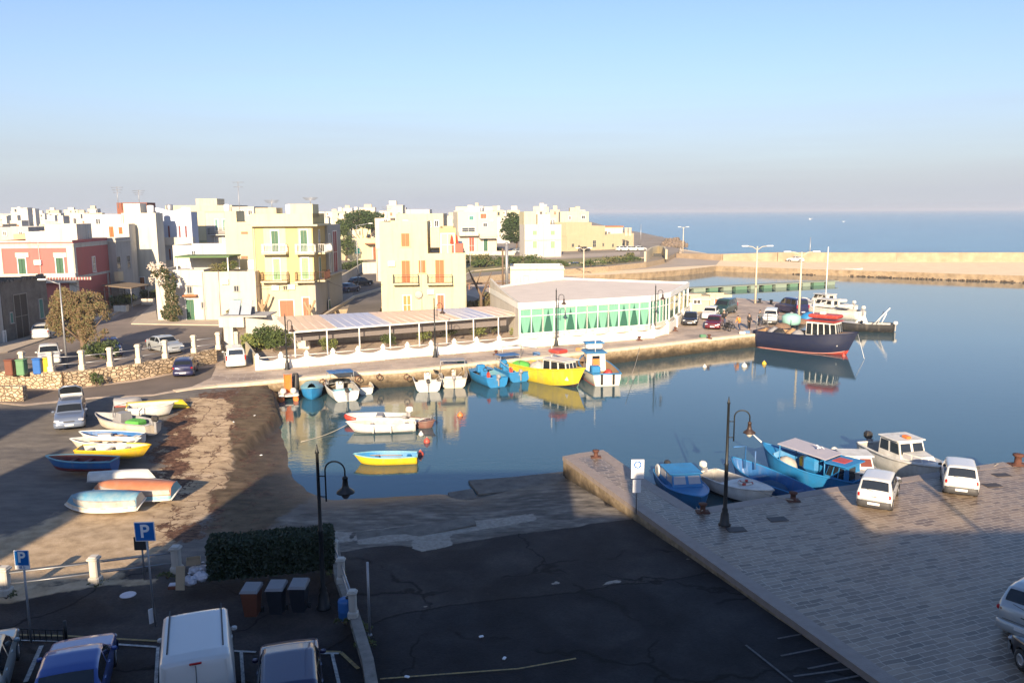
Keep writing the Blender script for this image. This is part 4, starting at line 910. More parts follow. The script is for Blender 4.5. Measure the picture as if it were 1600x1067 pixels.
# glazed bays
ztop_ = RZ-ZQ-.42
def bay(a, c, curt, seg=2):
    d = c-a; an = math.atan2(d.y, d.x); L = d.length; u = d.normalized(); n_ = Vector((u.y, -u.x))
    ce_ = (a+c)/2
    f = MB(); z0 = .55
    for t in ((0, .11), (1, .11)):
        q = a+d*t[0]; f.box((q.x+n_.x*.03, q.y+n_.y*.03, (ztop_+z0)/2), (t[1], .14, ztop_-z0), an)
    for k in range(1, seg): q = a+d*k/seg; f.box((q.x+n_.x*.03, q.y+n_.y*.03, (ztop_+z0)/2), (.07, .1, ztop_-z0-.01), an)
    for zz in (z0+.05, z0+(ztop_-z0)*.70, ztop_-.04): f.box((ce_.x+n_.x*.02, ce_.y+n_.y*.02, zz), (L-.16, .09, .08), an)
    w_ = f.build('window', PVC, rs)
    g = MB().box((ce_.x-n_.x*.03, ce_.y-n_.y*.03, (ztop_+z0)/2), (L-.02, .02, ztop_-z0-.02), an).build('pane', GLASSG, w_)
    if curt:
        m = MB()
        for k in range(seg):
            for side in (-1, 1):
                uA = (k+.5)/seg; uE = (k+(.04 if side < 0 else .96))/seg
                # drape: full width at the top, gathered towards the middle (or to the sides) below
                style = curt[k % len(curt)]
                w9_, p9_ = random.uniform(.7, .93), random.uniform(1.0, 1.7)
                for r_ in range(6):
                    t0, t1 = r_/6, (r_+1)/6
                    def wf_(t, w9=w9_, p9=p9_): return (1-w9*max(0, t-.12)**p9) if style == 'v' else 1.0
                    if style == 'v':
                        e0_ = uA+(uE-uA)*wf_(t0); e1_ = uA+(uE-uA)*wf_(t1); i0 = i1 = uA
                    elif style == 's':
                        i0 = uA+(uE-uA)*min(.8, t0*.9); i1 = uA+(uE-uA)*min(.8, t1*.9); e0_ = e1_ = uE
                    else: i0 = i1 = uA; e0_ = e1_ = uE
                    zt_, zb_ = ztop_-.12-(ztop_-z0-.2)*t0, ztop_-.12-(ztop_-z0-.2)*t1
                    o2 = n_*.005
                    P4 = [a+d*i0+o2, a+d*e0_+o2, a+d*e1_+o2, a+d*i1+o2]
                    m.add([(P4[0].x, P4[0].y, zt_), (P4[1].x, P4[1].y, zt_), (P4[2].x, P4[2].y, zb_), (P4[3].x, P4[3].y, zb_)], [(0, 1, 2, 3)])
        m.build('curtain', GREENC, w_)
A0, A1 = Vector(floc[0]), Vector(floc[1])
ns_ = ['vv', 'sf', 'ff', 'sv', 'vv', 'vs', 'sv']
ins = lambda p, q: (p, q)
for k in range(6): bay(A0+(A1-A0)*(k/6), A0+(A1-A0)*((k+1)/6), ['vv', 'sf', 'sv', 'vv', 'vs', 'sv'][k])
segs = [(Vector(floc[1]), Vector(floc[2]), 3), (Vector(floc[2]), Vector(floc[3]), 1), (Vector(floc[3]), Vector(floc[4]), 1)]
for a, c, n2 in segs:
    for k in range(n2): bay(a+(c-a)*(k/n2), a+(c-a)*((k+1)/n2), 'ff' if (a-Vector(floc[1])).length < .1 and k < 2 else None, 2)
# plinth
m = MB()
for i in range(4):
    a, c = Vector(floc[i]), Vector(floc[i+1]); d = c-a; an = math.atan2(d.y, d.x); ce_ = (a+c)/2
    m.box((ce_.x, ce_.y, .27+.001*i), (d.length+.1, .2, .54), an)
m.build('plinth', WHITE, rs)
# white block on the roof behind
b = bldY('utility_block', 'plain white block with one louvred door rising behind the restaurant roof', 797, 881, 116, 416, depth=6, zb=ZQ, wall=WHITE, parapet=.3, cornice=CREAM)
b.win(819, 431, 825, 443, GREYM, fr=GREY); b.win(819, 445, 825, 452, GREYM, fr=GREY)
p_ = PY(792, 452, 113); t = thing('flue_pipe', 'tall grey metal flue pipe left of the white utility block', 'chimney', (p_.x, 113, RZ-1.4)); h = PY(792, 382, 113).z-RZ+1.4
MB().tube([(0, 0, 0), (0, 0, h)], .22, 12).build('pipe', GREYM, t); MB().lathe([(.24, 0), (.32, .06), (.32, .16), (.06, .35)], (0, 0, h), 12).build('cowl', GREYM, t)
MB().tube([(-.55, .1, 0), (-.55, .1, h*.92)], .13, 8).build('side_pipe', BARK, t)
# canopy with pale roofing panels on white posts
CZ = 3.75
cv = thing('canopy', 'long terrace canopy of brown and blue translucent roofing on white posts', 'canopy', (0, 0, ZQ))
fr = [P(451, 518.6, CZ), P(640, 504.5, CZ), P(812, 492, CZ)]; bk = [P(430, 495.5, CZ+.5), P(600, 487.5, CZ+.5), P(766, 479, CZ+.5)]
TAN = mat('tan_roofing', (.66, .50, .38), .45, col2=(.52, .39, .30), amt=.6, ns=1.0, spec=.3); BLU = mat('blue_grey_roofing', (.38, .41, .52), .4, col2=(.42, .40, .45), amt=.6, ns=.6)
def lerp3(L, t):
    t *= 2; i = min(1, int(t)); return L[i].lerp(L[i+1], t-i)
NP = 26
for grp, m_ in (('tan', TAN), ('blue', BLU)):
    m = MB()
    for k in range(NP):
        isb = (5 <= k < 11) or (19 <= k < 23)
        if isb != (grp == 'blue'): continue
        t0, t1 = k/NP+.0012, (k+1)/NP-.0012
        a, c, d_, e_ = lerp3(fr, t0), lerp3(fr, t1), lerp3(bk, t1), lerp3(bk, t0)
        dz = Vector((0, 0, ZQ))
        pts = [a-dz, c-dz, d_-dz, e_-dz]; up = Vector((0, 0, .04))
        m.add(pts+[p+up for p in pts], [(0, 3, 2, 1), (4, 5, 6, 7), (0, 1, 5, 4), (1, 2, 6, 5), (2, 3, 7, 6), (3, 0, 4, 7)])
    m.build('roof_panels', m_, cv)
m = MB()
for k in range(NP*1+1):
    a, c = lerp3(fr, k/NP), lerp3(bk, k/NP); m.tube([a-Vector((0, 0, ZQ-.045)), c-Vector((0, 0, ZQ-.04))], .014, 4)
m.build('battens', WFR, cv)
m = MB(); m.tube([p-Vector((0, 0, ZQ+.08)) for p in fr], .07, 6); m.tube([p-Vector((0, 0, ZQ+.08)) for p in bk], .07, 6); m.build('beam', PVC, cv)
for px in (459, 505, 553, 600, 646, 689, 733, 775):
    d_ = lerp3(fr, min(1, (px-451)/361)); MB().box((d_.x, d_.y, (CZ-ZQ-.15)/2), (.1, .1, CZ-ZQ-.15)).build('post', PVC, cv)
for k in range(8):
    d_ = lerp3(bk, k/7); MB().box((d_.x, d_.y, (CZ+.5-ZQ-.15)/2), (.1, .1, CZ+.5-ZQ-.15)).build('post', PVC, cv)
# grey cloth hung at the rear, white wall below
a, c = fr[0].lerp(bk[0], .22), fr[2].lerp(bk[2], .22); d_ = c-a; an = math.atan2(d_.y, d_.x); ce_ = (a+c)/2
MB().box((ce_.x, ce_.y, (CZ-ZQ)/2+.62), (d_.length-1.6, .03, CZ-ZQ-1.15), an).build('rear_curtain', mat('grey_cloth', (.17, .15, .145), .9, amt=.3, ns=2, stretch=(4, 4, .5)), cv)
lw2 = wall_line('terrace_wall', 'low white wall inside the terrace under the canopy', [P(440, 541, ZQ), P(600, 531, ZQ), P(795, 517, ZQ)], ZQ, 1.0, .2, WHITE)
# triangular white side screen at the canopy's left end
t = thing('side_wall', 'white stepped end wall sloping down left of the canopy', 'wall', (fr[0].x, fr[0].y, ZQ))
A_ = P(386, 545, ZQ); B_ = P(440, 536, ZQ)
pa = (A_-fr[0]); pb = P(445, 520, CZ)-fr[0]
m = MB()
def vquad(m, p, q, z0p, z1p, z0q, z1q, th=.2):
    d = Vector((q[0]-p[0], q[1]-p[1])); n_ = Vector((-d.y, d.x)).normalized()*th/2
    v = []
    for s_ in (-1, 1):
        v += [(p[0]+n_.x*s_, p[1]+n_.y*s_, z0p), (q[0]+n_.x*s_, q[1]+n_.y*s_, z0q), (q[0]+n_.x*s_, q[1]+n_.y*s_, z1q), (p[0]+n_.x*s_, p[1]+n_.y*s_, z1p)]
    m.add(v, [(0, 1, 2, 3), (5, 4, 7, 6), (3, 2, 6, 7), (0, 3, 7, 4), (1, 5, 6, 2), (0, 4, 5, 1)])
Lp = P(386, 545, ZQ); Rp = P(432, 541, ZQ); Ep = P(484, 545, ZQ)
o3 = fr[0]; L3, R3, E3 = Lp-o3, Rp-o3, Ep-o3
vquad(m, (L3.x, L3.y), (R3.x, R3.y), 0, 3.1, 0, 3.1); vquad(m, (R3.x, R3.y), (E3.x, E3.y), 0, 3.1, 0, .7)
m.build('wall', WHITE, t)
# scalloped white wall
SWP = [(403, 578), (440, 575), (480, 572), (521, 568.5), (560, 565), (599, 561.5), (637, 558), (674, 555), (710, 552), (745, 549), (780, 546), (815, 543), (850, 540.5), (885, 538), (920, 535.5), (955, 533), (990, 530), (1020, 527.5), (1042, 521), (1056, 511), (1066, 501), (1078, 490)]
sw = [P(x, y, ZQ) for x, y in SWP]
t = thing('scalloped_wall', 'long white quayside wall with scalloped top and pillars below the restaurant', 'wall', sw[0]); o4 = sw[0]
m = MB(); mp_ = MB(); mr_ = MB()
for i in range(len(sw)-1):
    a, c = sw[i]-o4, sw[i+1]-o4; n8 = 8; H0 = 1.0; dip = .32 if i < 18 else .1
    for k in range(n8):
        t0, t1 = k/n8, (k+1)/n8; h0 = H0-dip*math.sin(math.pi*t0)**.8; h1 = H0-dip*math.sin(math.pi*t1)**.8
        p0, p1 = a.lerp(c, t0), a.lerp(c, t1); vquad(m, (p0.x, p0.y), (p1.x, p1.y), 0, h0, 0, h1, .2)
    mr_.tube([(a.x, a.y, 1.02), (c.x, c.y, 1.02)], .03, 5)
for i, q in enumerate(sw):
    q = q-o4; mp_.box((q.x, q.y, .56), (.34, .34, 1.12), .1); mp_.lathe([(.27, 1.121), (.27, 1.18), (.14, 1.24), (.13, 1.36), (.02, 1.42)], (q.x, q.y, 0), 8)
m.build('wall', mat('bright_white_paint', (.80, .77, .70), .8, col2=(.6, .55, .45), amt=.5, ns=1.2, bump=.15), t); mp_.build('pillars', MATS['bright_white_paint'], t); mr_.build('rail', WFR, t)
t['_'] = 0; del t['_']
vq = wall_line('terrace_end_wall', 'short cream return wall beside the parked white van', pp([(403, 577), (392, 560), (383, 548)], ZQ), ZQ, 1.0, .2, CREAM)
# small kiosk with solar panels at the left end
k0 = P(352, 545, ZQ); kk = thing('kiosk', 'small white kiosk with tilted solar panels by the upper street', 'kiosk', (k0.x, k0.y, ZQ))
MB().box((.55, 0, 1.1), (.9, .9, 2.2)).build('pillar', WHITE, kk); MB().box((.9, .6, 2.65), (2.4, 2.2, .95), 0).build('box', WHITE, kk); MB().box((2.9, 2.2, 1.3), (1.6, 1.6, 2.6)).build('side_room', WHITE, kk); MB().box((2.9, 1.38, 2.0), (.5, .05, .6)).build('window', DARKW, kk)
MB().box((2.0, 1.4, 3.2), (4.6, 3.6, .12)).build('roof', GREY, kk)
for k in range(2):
    MB().box((.9+k*1.15, .8, 3.95), (1.0, .08, 1.6), M=Matrix.Rotation(R(-35), 3, 'X')).build('solar_panel', mat('solar_glass', (.30, .34, .40), .2, amt=.3), kk)
MB().box((1.5, 1.6, 3.6), (2.3, .1, .7)).build('panel_frame', GREYM, kk)
# small huts at the far end
def hut(px0, px1, pyb, pyt, label):
    b = bld('hut', label, (px0, pyb), (px1, pyb-.5), pyt, depth=3, zb=ZQ, wall=CREAM, cat='hut', parapet=.2, cornice=WHITE); return b
h1_ = hut(1078, 1108, 487, 463, 'boxy white hut right beside the curved restaurant end'); h1_.win(1084, 468, 1094, 474, DARKW)
h2_ = hut(1109, 1143, 482, 461, 'white kiosk hut with a brown window next to the boxy hut'); h2_.win(1117, 467, 1125, 475, SHB)
# ---------------- breakwater, retaining wall, fences, street furniture ----------------
BW = mat('breakwater_wall', (.40, .31, .21), .9, col2=(.22, .16, .11), amt=.8, ns=.5, streak=.4, bump=.4)
wpts = [PY(1060, 392, 236), PY(1095, 394, 228), PY(1130, 396, 221), PY(1215, 396, 216), PY(1300, 398, 213.5), PY(1400, 400, 211), PY(1500, 401.5, 209.5), PY(1700, 404, 207)]
t = thing('breakwater_wall', 'long sunlit stone wall along the outer side of the breakwater', 'wall', (wpts[0].x, wpts[0].y, 1.3)); o5 = Vector((wpts[0].x, wpts[0].y, 0))
m = MB()
for i in range(len(wpts)-1):
    a, c = wpts[i]-o5, wpts[i+1]-o5; h0 = (1.2, 1.5, 1.7, 2.3, 2.3, 2.3, 2.3, 2.3)[i]; h1 = (1.2, 1.5, 1.7, 2.3, 2.3, 2.3, 2.3, 2.3)[i+1]
    vquad(m, (a.x, a.y), (c.x, c.y), 0, h0, 0, h1, 1.4)
m.build('wall', BW, t)
# rubble at the breakwater toe and at the point
random.seed(5)
def rocks(name, label, pts, n, smin, smax, m_, z, spread):
    mm = MB()
    for i in range(n):
        t_ = random.random()*(len(pts)-1); k = min(len(pts)-2, int(t_)); p = Vector(pts[k]).lerp(Vector(pts[k+1]), t_-k)
        s_ = random.uniform(smin, smax); c = (p.x+random.uniform(-spread, spread), p.y+random.uniform(-spread, spread), z+random.uniform(-.2, .35)*s_)
        pr = []; nn = 6
        vs = []; 
        for a in range(nn):
            for zz, rr in ((-.5, .7), (.1, 1.0), (.5, .55)):
                an = 2*math.pi*a/nn; r_ = rr*s_*random.uniform(.45, .7); vs.append((c[0]+r_*math.cos(an), c[1]+r_*math.sin(an), c[2]+zz*s_*random.uniform(.7, 1)))
        fs = []
        for a in range(nn):
            b_ = (a+1) % nn
            for k2 in range(2): fs.append((a*3+k2, b_*3+k2, b_*3+k2+1, a*3+k2+1))
        fs.append(tuple(a*3+2 for a in range(nn))); mm.add(vs, fs)
    return tag(mm.build(name, m_), label, 'rocks', kind='stuff')
DKR = mat('wet_rock', (.10, .07, .045), .9, col2=(.04, .03, .02), amt=.8, ns=1.2)
ROCK = mat('rock', (.24, .18, .125), .95, col2=(.09, .07, .055), amt=.8, ns=1.2, bump=.5)
rocks('rubble', 'rough brown rubble along the waterline of the breakwater', [P(x, y+.8, 1.0) for x, y in ((1240, 421), (1310, 423), (1400, 426.5), (1500, 430), (1650, 435))], 300, .2, .5, DKR, .05, .2)
rocks('shore_rocks', 'brown shore rocks at the tip of the point', [P(985, 385, .5), P(1012, 379, .4), P(1040, 377, .2), P(1048, 386, .3), P(1020, 390, .6)], 360, .9, 2.2, mat('shore_rock', (.22, .165, .12), .95, col2=(.08, .06, .045), amt=.8, ns=.8, bump=.5), .9, 6)
# quay road wall sweep on the point with white curved end
q0 = [P(x, y, ZT) for x, y in ((1008, 409), (1018, 400.5), (1028, 397.5), (1037, 399), (1041, 405))]
wall_line('curved_wall', 'low rounded white wall with a dark notice at the end of the green strip', q0, 1.3, 2.4, .5, CREAM)
a = P(1026, 408, 1.3); t = thing('notice_board', 'small dark notice board leaning on the rounded white wall', 'sign', (a.x, a.y-1.2, 1.3)); MB().box((0, 0, 1.3), (2.2, .12, 1.5)).build('board', DARKW, t); MB().box((0, .1, .3), (.1, .1, .6)).build('post', GREYM, t)
# low lit kerb wall along the green strip
wall_line('strip_wall', 'long low beige wall along the harbour side of the green strip', pp([(700, 452), (740, 433), (800, 427), (880, 421), (950, 416), (1008, 410)], 1.3), 1.3, 1.35, .4, mat('strip_wall', (.60, .50, .36), .9, amt=.4, ns=.6))
# stone retaining wall at the left
RUB = mat('rubble_masonry', (.47, .36, .24), .95, col2=(.17, .12, .08), amt=.95, ns=2.4, bump=1.0, bs=5)
m_, nt_, b_ = nodes_of('rubble_masonry_wall'); MATS['rmw'] = m_
tc_ = N(nt_, 'ShaderNodeTexCoord'); vo_ = N(nt_, 'ShaderNodeTexVoronoi'); vo_.inputs['Scale'].default_value = 2.6; mp_2 = N(nt_, 'ShaderNodeMapping'); mp_2.inputs['Scale'].default_value = (1, 1, 1.5)
nt_.links.new(tc_.outputs['Object'], mp_2.inputs[0]); nt_.links.new(mp_2.outputs[0], vo_.inputs['Vector'])
r_ = N(nt_, 'ShaderNodeValToRGB'); nt_.links.new(vo_.outputs['Color'], r_.inputs[0]); r_.color_ramp.elements[0].color = (.30, .22, .14, 1); r_.color_ramp.elements[1].color = (.58, .46, .32, 1)
v2_ = N(nt_, 'ShaderNodeTexVoronoi', feature='DISTANCE_TO_EDGE'); v2_.inputs['Scale'].default_value = 2.6; nt_.links.new(mp_2.outputs[0], v2_.inputs['Vector'])
r2_ = N(nt_, 'ShaderNodeValToRGB'); nt_.links.new(v2_.outputs['Distance'], r2_.inputs[0]); r2_.color_ramp.elements[0].color = (.35, .33, .3, 1); r2_.color_ramp.elements[1].color = (1, 1, 1, 1); r2_.color_ramp.elements[1].position = .1
x_ = N(nt_, 'ShaderNodeMix', data_type='RGBA', blend_type='MULTIPLY'); x_.inputs[0].default_value = 1; nt_.links.new(r_.outputs[0], x_.inputs[6]); nt_.links.new(r2_.outputs[0], x_.inputs[7]); nt_.links.new(x_.outputs[2], b_.inputs['Base Color']); b_.inputs['Roughness'].default_value = .95
bp_ = N(nt_, 'ShaderNodeBump'); bp_.inputs['Distance'].default_value = .12; nt_.links.new(r2_.outputs[0], bp_.inputs['Height']); nt_.links.new(bp_.outputs[0], b_.inputs['Normal'])
RM = MATS['rmw']
t = thing('retaining_wall', 'rough rubble stone retaining wall between the upper street and the lower road', 'wall', (SW_B[0].x, SW_B[0].y, ZQ)); o6 = SW_B[0]
m = MB()
for i in range(len(SW_B)-1):
    a, c = SW_B[i]-o6, SW_B[i+1]-o6; d = c-a; n8 = max(3, int(d.length/.7))
    for k in range(n8):
        p0, p1 = a.lerp(c, k/n8), a.lerp(c, (k+1)/n8); hh_ = ZT-ZQ+.12
        r0 = .12*noise.noise(Vector(((p0.x)*1.1, 5, 1))); r1 = .12*noise.noise(Vector(((p1.x)*1.1, 5, 1)))
        vquad(m, (p0.x, p0.y-.05), (p1.x, p1.y-.05), 0, hh_+r0, 0, hh_+r1, .55)
m.build('masonry', RM, t)
def pillar(loc, label, group, h=1.05, w_=.3, zr=0, m_=WHITE):
    t = thing('fence_pillar', label, 'pillar', loc, zr, group)
    m = MB(); m.box((0, 0, h*.14), (w_*1.35, w_*1.35, h*.28), 0, .05); m.box((0, 0, h*.57), (w_, w_, h*.62), 0, .04); m.build('shaft', m_, t)
    m = MB(); m.box((0, 0, h*.91), (w_*1.3, w_*1.3, h*.08), 0, .02); m.box((0, 0, h*.97), (w_*1.05, w_*1.05, h*.06), 0, .03); m.build('cap', m_, t)
    return t
CRP = mat('cream_pillar_paint', (.68, .60, .46), .8, col2=(.4, .33, .24), amt=.6, ns=5)
plx = [(36, 591), (80, 584), (128, 577), (172, 571), (216, 565), (258, 559), (303, 552), (342, 548)]
pw = []
for i, (x, y) in enumerate(plx):
    # stand on the wall top, at its base line's depth
    r = ray(x, y); best = None
    for k in range(len(SW_B)-1):
        a, c = SW_B[k], SW_B[k+1]
        den = r.x*(c.y-a.y)-r.y*(c.x-a.x)
        if abs(den) < 1e-9: continue
        s_ = (r.y*a.x-r.x*a.y)/den
        if -.05 <= s_ <= 1.05: q = a.lerp(c, s_); best = Vector((q.x, q.y+.1, ZT+.1))
    if best is None: best = P(x, y, ZT)+Vector((0, 0, .1))
    pw.append(best)
    pillar(best, 'cream pillar on the rubble retaining wall, %s from its left end' % ['first', 'second', 'third', 'fourth', 'fifth', 'sixth', 'seventh', 'eighth'][i], 'pillars on the retaining wall', 1.55, .34, m_=CRP)
for i in range(len(pw)-1):
    a, c = pw[i], pw[i+1]; t = thing('fence_rail', 'twin pipe rail between the %s and next pillar of the retaining wall' % ['first', 'second', 'third', 'fourth', 'fifth', 'sixth', 'seventh'][i], 'railing', a, 0, 'rails on the retaining wall')
    u = (c-a).normalized(); 
    for zz in (.55, 1.1): MB().tube([u*.19+Vector((0, 0, zz)), (c-a)-u*.19+Vector((0, 0, zz))], .035, 6).build('rail', GREYM, t)
p_ = P(385, 543, ZT); 
pillar(P(370, 545, ZQ), 'white pillar standing alone beside the kiosk', 'pillars near the kiosk', 1.7, .45, m_=WHITE)
t = wall_line('stub_wall', 'short sunlit stone stub wall at the left edge by the lower road', [P(-70, 630, 1.2), P(38, 630, 1.2)], 1.1, 1.25, .5, RM)
# foreground fence pillars and rails
fp = [(10, 930), (150, 912), (277, 895)]; FP = [P(x, y, 1.1) for x, y in fp]; nm3 = ['at the left edge catching the sun', 'between the two parking signs', 'beside the rubbish bags']
FP = [P(-130, 948, 1.1)]+FP; nm3 = ['left of the view edge']+nm3
for q, s_ in zip(FP, nm3): pillar(q, 'stout white fence pillar '+s_, 'white fence pillars of the car park', 1.08, .3)
for i in range(3):
    a, c = FP[i], FP[i+1]; t = thing('fence_rail', 'twin iron pipe rails running to the pillar '+nm3[i+1], 'railing', a, 0, 'iron rails of the car park fence'); u = (c-a).normalized()
    for zz in (.42, .82): MB().tube([u*.17+Vector((0, 0, zz)), (c-a)-u*.17+Vector((0, 0, zz))], .028, 6).build('rail', GREYM, t)
kp = [P(530, 905, 1.1), P(552, 962, 1.1), P(575, 1040, 1.1), P(585, 1100, 1.1)]
wall_line('kerb_wall', 'worn pale kerb strip between the car park and the slipway tarmac', [P(522, 850, 1.05)]+kp, 1.0, .28, .34, mat('worn_kerb', (.30, .27, .23), .9, col2=(.14, .12, .10), amt=.8, ns=3, bump=.4))
sp_ = [(P(523, 882, 1.2)), (P(534, 912, 1.25)), (P(552, 966, 1.25))]
sn = ['half hidden by the hedge end', 'in the middle of the short fence', 'above the blue drum']
for q, s_ in zip(sp_, sn): pillar(q, 'weathered white pillar '+s_, 'pillars of the short fence by the slipway', 1.0, .24)
for i in range(2):
    a, c = sp_[i], sp_[i+1]; t = thing('fence_rail', 'rail of the short white fence ending '+sn[i+1], 'railing', a, 0, 'rails of the short fence'); u = (c-a).normalized()
    for zz in (.4, .75): MB().tube([u*.14+Vector((0, 0, zz)), (c-a)-u*.14+Vector((0, 0, zz))], .03, 6).build('rail', GREYM, t)
q = P(541, 966, 1.1); t = thing('plastic_drum', 'blue plastic drum against the lowest weathered white pillar', 'drum', q)
MB().lathe([(.22, 0), (.25, .08), (.26, .3), (.265, .32), (.26, .34), (.26, .6), (.24, .68), (.12, .72)], (0, 0, 0), 16).build('body', mat('blue_plastic', (.03, .14, .38), .4), t); MB().lathe([(.08, .721), (.08, .76)], (0.08, 0, 0), 10).build('cap', RUBBER, t)
q = P(578, 992, 1.08); t = thing('steel_post', 'bare thin grey steel post beside the slipway kerb', 'post', q); h = PY(574, 878, q.y).z-1.08
MB().tube([(0, 0, 0), (0, 0, h)], .04, 8).build('post', GREYM, t); MB().lathe([(.09, 0), (.06, .05)], (0, 0, 0), 8).build('foot', GREYM, t)
# curved arm lamps
LBR = mat('lamp_brown', (.055, .034, .028), .5, metal=.3, amt=.5, ns=10)
def arm_lamp(base, ptop, rz, label, reach=1.35, hs=.8, glass=True, group='curved arm harbour lamps', mtl=BLACKM, py=None):
    t = thing('street_lamp', label, 'lamp', base, rz, group); H = ptop
    m = MB(); m.lathe([(.26, 0), (.26, .06), (.20, .12), (.17, .5), (.12, .6), (.13, .7), (.085, .8), (.08, H*.5), (.10, H*.5+.04), (.065, H*.5+.1), (.05, H), (.075, H+.03), (.05, H+.1), (.03, H+.2), (.012, H+.32)], (0, 0, 0), 12); m.build('pole', mtl, t)
    pts = [(.25, 0, H*.70), (.25, 0, H*.88)]
    rr = reach/2-.0
    cx = .25+rr
    for k in range(0, 11):
        an = math.pi-(math.pi)*k/10; pts.append((cx+rr*math.cos(an), 0, H*.90+rr*.9*math.sin(an)))
    xe = pts[-1][0]; pts.append((xe, 0, H*.90-.18))
    m = MB(); m.tube(pts, .028, 8); m.tube([(0, 0, H*.73), (.25, 0, H*.73)], .02, 6); m.tube([(0, 0, H*.86), (.25, 0, H*.86)], .02, 6); m.build('arm', mtl, t)
    zt = H*.90-.18
    hd = MB().lathe([(a_*hs, b_*hs) for a_, b_ in [(.04, 0), (.10, -.04), (.11, -.12), (.09, -.14), (.12, -.38), (.15, -.46), (.33, -.60), (.34, -.66), (.31, -.67), (.2, -.60)]], (xe, 0, zt), 16).build('lamp_head', LBR if glass else mtl, t)
    MB().lathe([(a_*hs, b_*hs) for a_, b_ in [(.20, -.62), (.19, -.72), (.10, -.86), (.02, -.90)]], (xe, 0, zt), 14).build('lamp_glass', mat('lamp_glass', (.62, .58, .52), .25) if glass else mat('dim_lamp_glass', (.10, .10, .11), .3), hd)
    return t
b0 = P(1132, 820, ZN); arm_lamp(b0, PY(1137, 622, b0.y).z-ZN-.25, R(-10), 'tall curved arm street lamp standing on the near quay by the moored boats', .62, .75)
b0 = P(506, 950, 1.1); arm_lamp(b0, PY(491, 696, b0.y).z-1.1-.28, R(-8), 'tall black curved arm street lamp beside the dark hedge', .68, .88, glass=False)
far_l = [((449, 577), 492, 'far quay lamp in front of the left end of the canopy', 78), ((680, 558), 465, 'far quay lamp in front of the middle of the canopy', 78), ((869, 540), 452, 'far quay lamp at the left part of the green glass front', 78), ((1023, 525), 446, 'far quay lamp where the glass front starts to curve', 62)]
for (x, y), yt, lab, a in far_l:
    b0 = P(x, y, ZQ); arm_lamp(b0, PY(x, yt, b0.y).z-ZQ-.2, R(-6) if x > 500 else R(-30), 'curved arm '+lab, .5, .8, group='curved arm lamps on the far quay')
LPOLE = mat('pale_pole', (.55, .48, .36), .5, amt=.2)
def twin_lamp(px, py0, pyt, z, label, arm=1.4):
    b0 = P(px, py0, z); H = PY(px, pyt, b0.y).z-z; t = thing('street_light', label, 'lamp', b0, 0, 'tall double headed light poles')
    MB().tube([(0, 0, 0), (0, 0, H)], [.16, .09], 8).build('pole', LPOLE, t)
    for s_ in (-1, 1):
        MB().tube([(0, 0, H-.5), (s_*arm*.5, 0, H-.05), (s_*arm, 0, H+.02)], .05, 6).build('arm', LPOLE, t); MB().box((s_*(arm+.35), 0, H+.05), (.9, .3, .14), 0, .04).build('lamp_head', WFR, t)
twin_lamp(1180, 474, 385, ZQ, 'double headed light pole at the back of the far pier'); twin_lamp(1248, 497, 394, ZQ, 'double headed light pole by the navy fishing boat')
twin_lamp(1067, 394, 355, 1.3, 'double headed light pole on the point beyond the restaurant', 1.0); twin_lamp(912, 437, 388, 1.3, 'double headed light pole behind the restaurant roof', .8)
def slim_pole(px, py0, pyt, z, label, head=True, r_=.07, side=1, arm=1.6):
    b0 = P(px, py0, z); H = PY(px, pyt, b0.y).z-z; t = thing('street_light', label, 'lamp', b0)
    MB().tube([(0, 0, 0), (0, 0, H)], [r_*1.3, r_*.7], 8).build('pole', GREYM, t)
    if head: MB().tube([(0, 0, H-.1), (side*arm, 0, H+.25)], .045, 6).build('arm', GREYM, t); MB().box((side*(arm+.3), 0, H+.27), (.7, .26, .12), 0, .04).build('lamp_head', WFR, t)
slim_pole(105, 575, 442, ZT, 'pale slim single arm street light rising through the ochre tree', side=-1, arm=1.0)
slim_pole(560, 450, 352, ZT, 'street light by the pine in the side street', side=1, arm=2.0); slim_pole(52, 420, 326, ZT, 'twin armed light over the far left roofs', side=-1, arm=1.6)
slim_pole(1265, 404, 371, 1.3, 'plain mast pole on the breakwater wall', head=False, r_=.12); slim_pole(735, 424, 392, 1.3, 'thin pole by the green embankment', head=False)
slim_pole(1001, 384, 350, ZT, 'thin shoreline pole beside the sandstone building', head=False, r_=.12)
slim_pole(347, 498, 442, ZT, 'thin post by the beige corner house', head=False, r_=.04)
